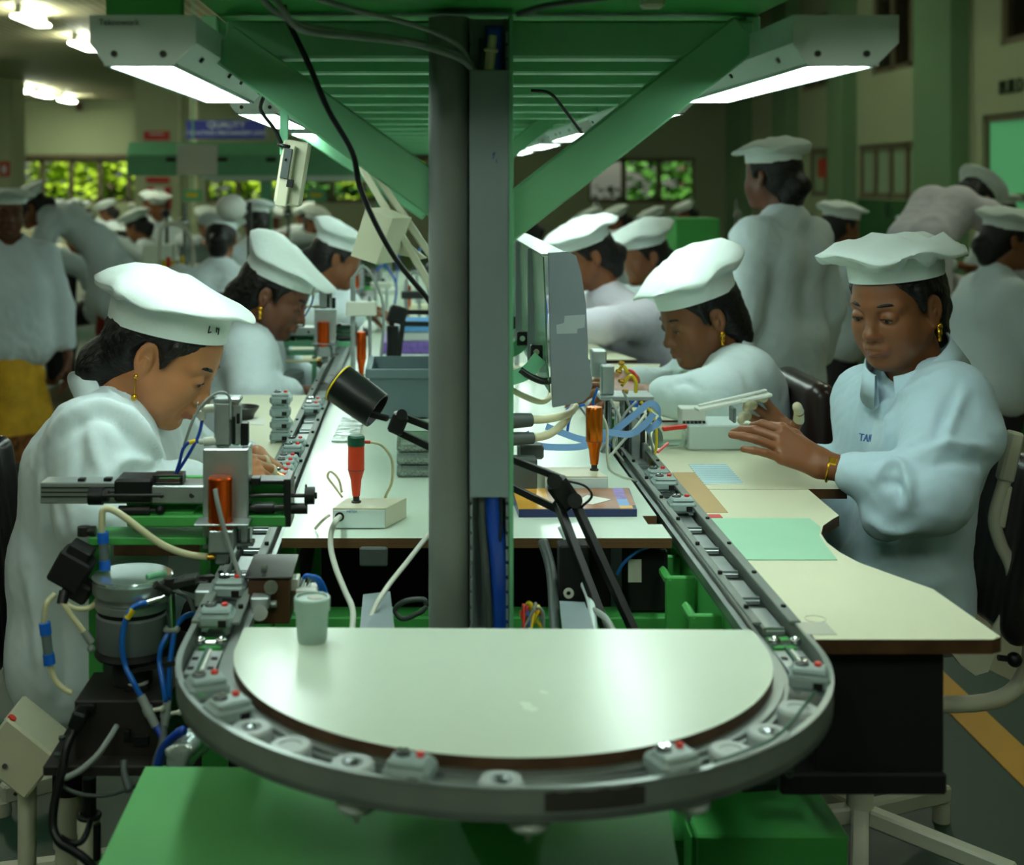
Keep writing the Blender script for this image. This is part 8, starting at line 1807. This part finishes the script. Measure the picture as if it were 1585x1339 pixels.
for px, l in ((298, 'small green and yellow sign hanging under the hood, left'), (428, 'small green sign hanging under the hood, right of the first'), (490, 'small green sign hanging under the hood, right of the power box')):
    t = thing('hanging_sign', l, 'sign', (HX(px, 11), 11.0, HZ(312, 11))); m = MB(); m.bb((HX(px - 15, 11), 11.0, HZ(312, 11)), (HX(px + 15, 11), 11.02, HZ(293, 11)), 0.003); obj('panel', m, 'mint', t)
    m = MB(); m.bb((HX(px - 10, 11), 10.996, HZ(305, 11)), (HX(px + 8, 11), 10.9995, HZ(299, 11))); obj('print', m, 'yellow', t)
    m = MB(); m.cyl((HX(px, 11), 11.01, HZ(293, 11)), (HX(px, 11), 11.01, 3.07), 0.008, n=6); obj('rod', m, 'mint', t)
# ---- shiny shade, arched guard
t = thing('task_lamp', 'shiny white task lamp shade above the back view worker', 'lamp', (HX(378, 6.6), 6.6, 0.0)); c = P(358, 322, 6.6)
m = MB(); m.sph(c, (0.075, 0.075, 0.07), 20); obj('shade', m, 'white', t)
m = MB(); m.cyl((c.x + 0.09, c.y, 0.001), (c.x + 0.09, c.y, c.z + 0.03), 0.012, n=10); m.cyl((c.x + 0.09, c.y, c.z), c, 0.01, n=8); m.cyl((c.x + 0.09, c.y, 0.0), (c.x + 0.09, c.y, 0.03), 0.12, n=16); obj('stand', m, 'darkmetal', t)
t = thing('wire_guard', 'arched clear tube guard over coloured parts at the left', 'guard', (HX(272, 7.3), 7.3, 0.0)); yg = 7.3
m = MB(); m.tube([P(248, 420, yg), P(248, 365, yg), P(254, 350, yg), P(270, 346, yg), P(288, 356, yg), P(297, 380, yg), P(299, 420, yg)], 0.012, 8); obj('arch', m, 'offwhite', t)
m = MB(); m.bb((HX(240, yg), yg - 0.1, 0.0), (HX(305, yg), yg + 0.15, HZ(420, yg)), 0.005); obj('cabinet', m, 'mint', t)
rg = random.Random(4)
for k in range(6):
    m = MB(); x = HX(254 + k * 7, yg); m.cyl((x, yg, HZ(420, yg) + 0.0005), (x, yg, HZ(405 - 10 * rg.random(), yg)), 0.012, n=10); obj('part', m, rg.choice(['yellow', 'blue', 'steel', 'red', 'greycable']), t)
# chair behind second right worker
t = thing('office_chair', 'dark brown padded chair back beside the tall standing woman', 'chair', (HX(1240, 3.5), 3.55, 0)); yq = 3.5
F = Field((HX(1240, yq) - 0.12, yq - 0.26, 0.5), (HX(1240, yq) + 0.12, yq + 0.26, 1.05), 0.011)
for a in np.linspace(-0.15, 0.15, 7): F.cap((HX(1238, yq), yq + a, 0.60), (HX(1244, yq), yq + a, 0.862), 0.045, 0.040, 0.03)
v, f = F.mesh(1); m = MB(); m.arr(v, f); M['brownleather'] = mat('dark_brown_vinyl', (44, 30, 28), 0.3, var=0.15); obj('backrest', m, 'brownleather', t)
m = MB(); m.box((HX(1195, yq), yq, 0.455), (0.40, 0.40, 0.05), None, 0.02); obj('seat', m, 'brownleather', t)
m = MB(); m.tube([(HX(1240, yq) + 0.05, yq, 0.68), (HX(1240, yq) + 0.05, yq, 0.5), (HX(1230, yq), yq, 0.41), (HX(1195, yq), yq, 0.41)], 0.016, 8); m.cyl((HX(1195, yq), yq, 0.03), (HX(1195, yq), yq, 0.43), 0.028, n=14); m.cyl((HX(1195, yq), yq, 0.0), (HX(1195, yq), yq, 0.03), 0.26, n=24); obj('stand', m, 'ivory', t)
# equipment on far benches
rg = random.Random(9)
lb_ = ['first', 'second', 'third', 'fourth', 'fifth', 'sixth', 'seventh', 'eighth', 'ninth', 'tenth', 'eleventh', 'twelfth']
spots = [(-4.3, 13.1), (-3.8, 13.15), (-3.3, 13.1), (-2.8, 13.1), (-3.3, 9.2), (-2.8, 9.2), (-1.4, 7.85), (-1.9, 10.0), (-1.0, 10.0), (2.2, 9.5), (3.6, 7.2), (1.7, 13.2)]
where = ['on the long far left bench', 'on the long far left bench', 'on the long far left bench', 'on the long far left bench', 'on the bench of the bending worker', 'on the bench of the bending worker', 'on the bench behind the back view worker', 'on the bench under the green hood', 'on the bench under the green hood', 'on the bench behind the tall woman', 'on the bench at the right edge', 'on the far bench below the right window']
for i, (x, y) in enumerate(spots):
    t = thing('bench_tester', '%s small bench tester of the hall, %s' % (lb_[i], where[i]), 'tester', (x, y, 0.7802), 0, 'small testers on the far benches')
    m = MB(); m.bb((x - 0.11, y - 0.08, 0.7803), (x + 0.11, y + 0.1, 0.88 + 0.06 * rg.random()), 0.006); obj('case', m, rg.choice(['beige', 'lampgrey', 'mint', 'darkmetal']), t)
    m = MB(); m.cyl((x + 0.05, y + 0.05, 0.86), (x + 0.05, y + 0.05, 1.15 + 0.15 * rg.random()), 0.012, n=8); m.sph((x + 0.05, y, 1.16), 0.035, 10); obj('probe_arm', m, rg.choice(['steel', 'white', 'black']), t)

# ---- small things near the floor
wb = P(1165, 1262, 2.42); t = thing('waste_bin', 'dark bin with a blue rim under the green bracket at the lower right', 'bin', (wb.x, wb.y, 0))
m = MB(); m.lathe([(0, 0), (0.085, 0.0), (0.105, wb.z), (0.102, wb.z), (0.082, 0.006), (0, 0.006)], (wb.x, wb.y, 0), n=32); obj('bucket', m, 'black', t)
m = MB(); m.torus((wb.x, wb.y, wb.z), 0.105, 0.008, n=36, k=8); obj('rim', m, 'navy', t)
m = MB(); m.sph((wb.x - 0.02, wb.y, wb.z - 0.03), (0.07, 0.07, 0.03), 14); obj('rubbish', m, 'edge', t)
t = thing('floor_foot', 'ivory foot bar of a stool on the floor at the lower left edge', 'stool foot', P(60, 1235, 3.05))
m = MB(); a_ = P(128, 1214, 3.1); b_ = P(2, 1254, 3.0); a_.z = 0.045; b_.z = 0.045; m.bar(a_, b_, 0.035, 0.04, ch=0.005); obj('bar', m, 'ivory', t)
m = MB(); m.cyl((b_.x, b_.y, 0), (b_.x, b_.y, 0.03), 0.022, n=16); obj('foot_glide', m, 'ivory', t)
# ================================================================ LIGHT, WORLD, CAMERA
def area(name, loc, rot, size, power, col):
    l = bpy.data.lights.new(name, 'AREA'); l.shape = 'RECTANGLE'; l.size, l.size_y = size; l.energy = power; l.color = col
    o = bpy.data.objects.new(name, l); COL.objects.link(o); o.location = loc; o.rotation_euler = rot; return o
w = bpy.data.worlds.new('sky'); scene.world = w; w.use_nodes = True
nt = w.node_tree; bg = nt.nodes['Background']; st = nt.nodes.new('ShaderNodeTexSky'); st.sky_type = 'NISHITA'; st.sun_disc = False
st.sun_elevation = math.radians(50); st.sun_rotation = math.radians(160)
nt.links.new(st.outputs['Color'], bg.inputs['Color']); bg.inputs['Strength'].default_value = 0.05
s = bpy.data.lights.new('sun', 'SUN'); s.energy = 9.0; s.angle = 0.01; s.color = (1, 0.95, 0.8)
so = bpy.data.objects.new('sun', s); COL.objects.link(so); so.rotation_euler = (math.radians(42), 0, math.radians(-12)); so.location = (0, 20, 20)
cam = bpy.data.cameras.new('camera'); co = bpy.data.objects.new('camera', cam); COL.objects.link(co)
co.location = (0, 0, CH); co.rotation_euler = (PI / 2, 0, 0)
cam.sensor_fit = 'HORIZONTAL'; cam.sensor_width = 36.0; cam.lens = 36.0 * FPX / 1585.0
cam.shift_x = (1585 / 2 - VX) / 1585.0; cam.shift_y = (VY - 1339 / 2) / 1585.0
cam.clip_end = 200; cam.clip_start = 0.05
cam.dof.use_dof = True; cam.dof.focus_distance = 2.55; cam.dof.aperture_fstop = 4.0
scene.camera = co
scene.view_settings.view_transform = 'Standard'; scene.view_settings.look = 'None'; scene.view_settings.gamma = 1.0
scene.view_settings.use_curve_mapping = False
scene.view_settings.exposure = 0.15
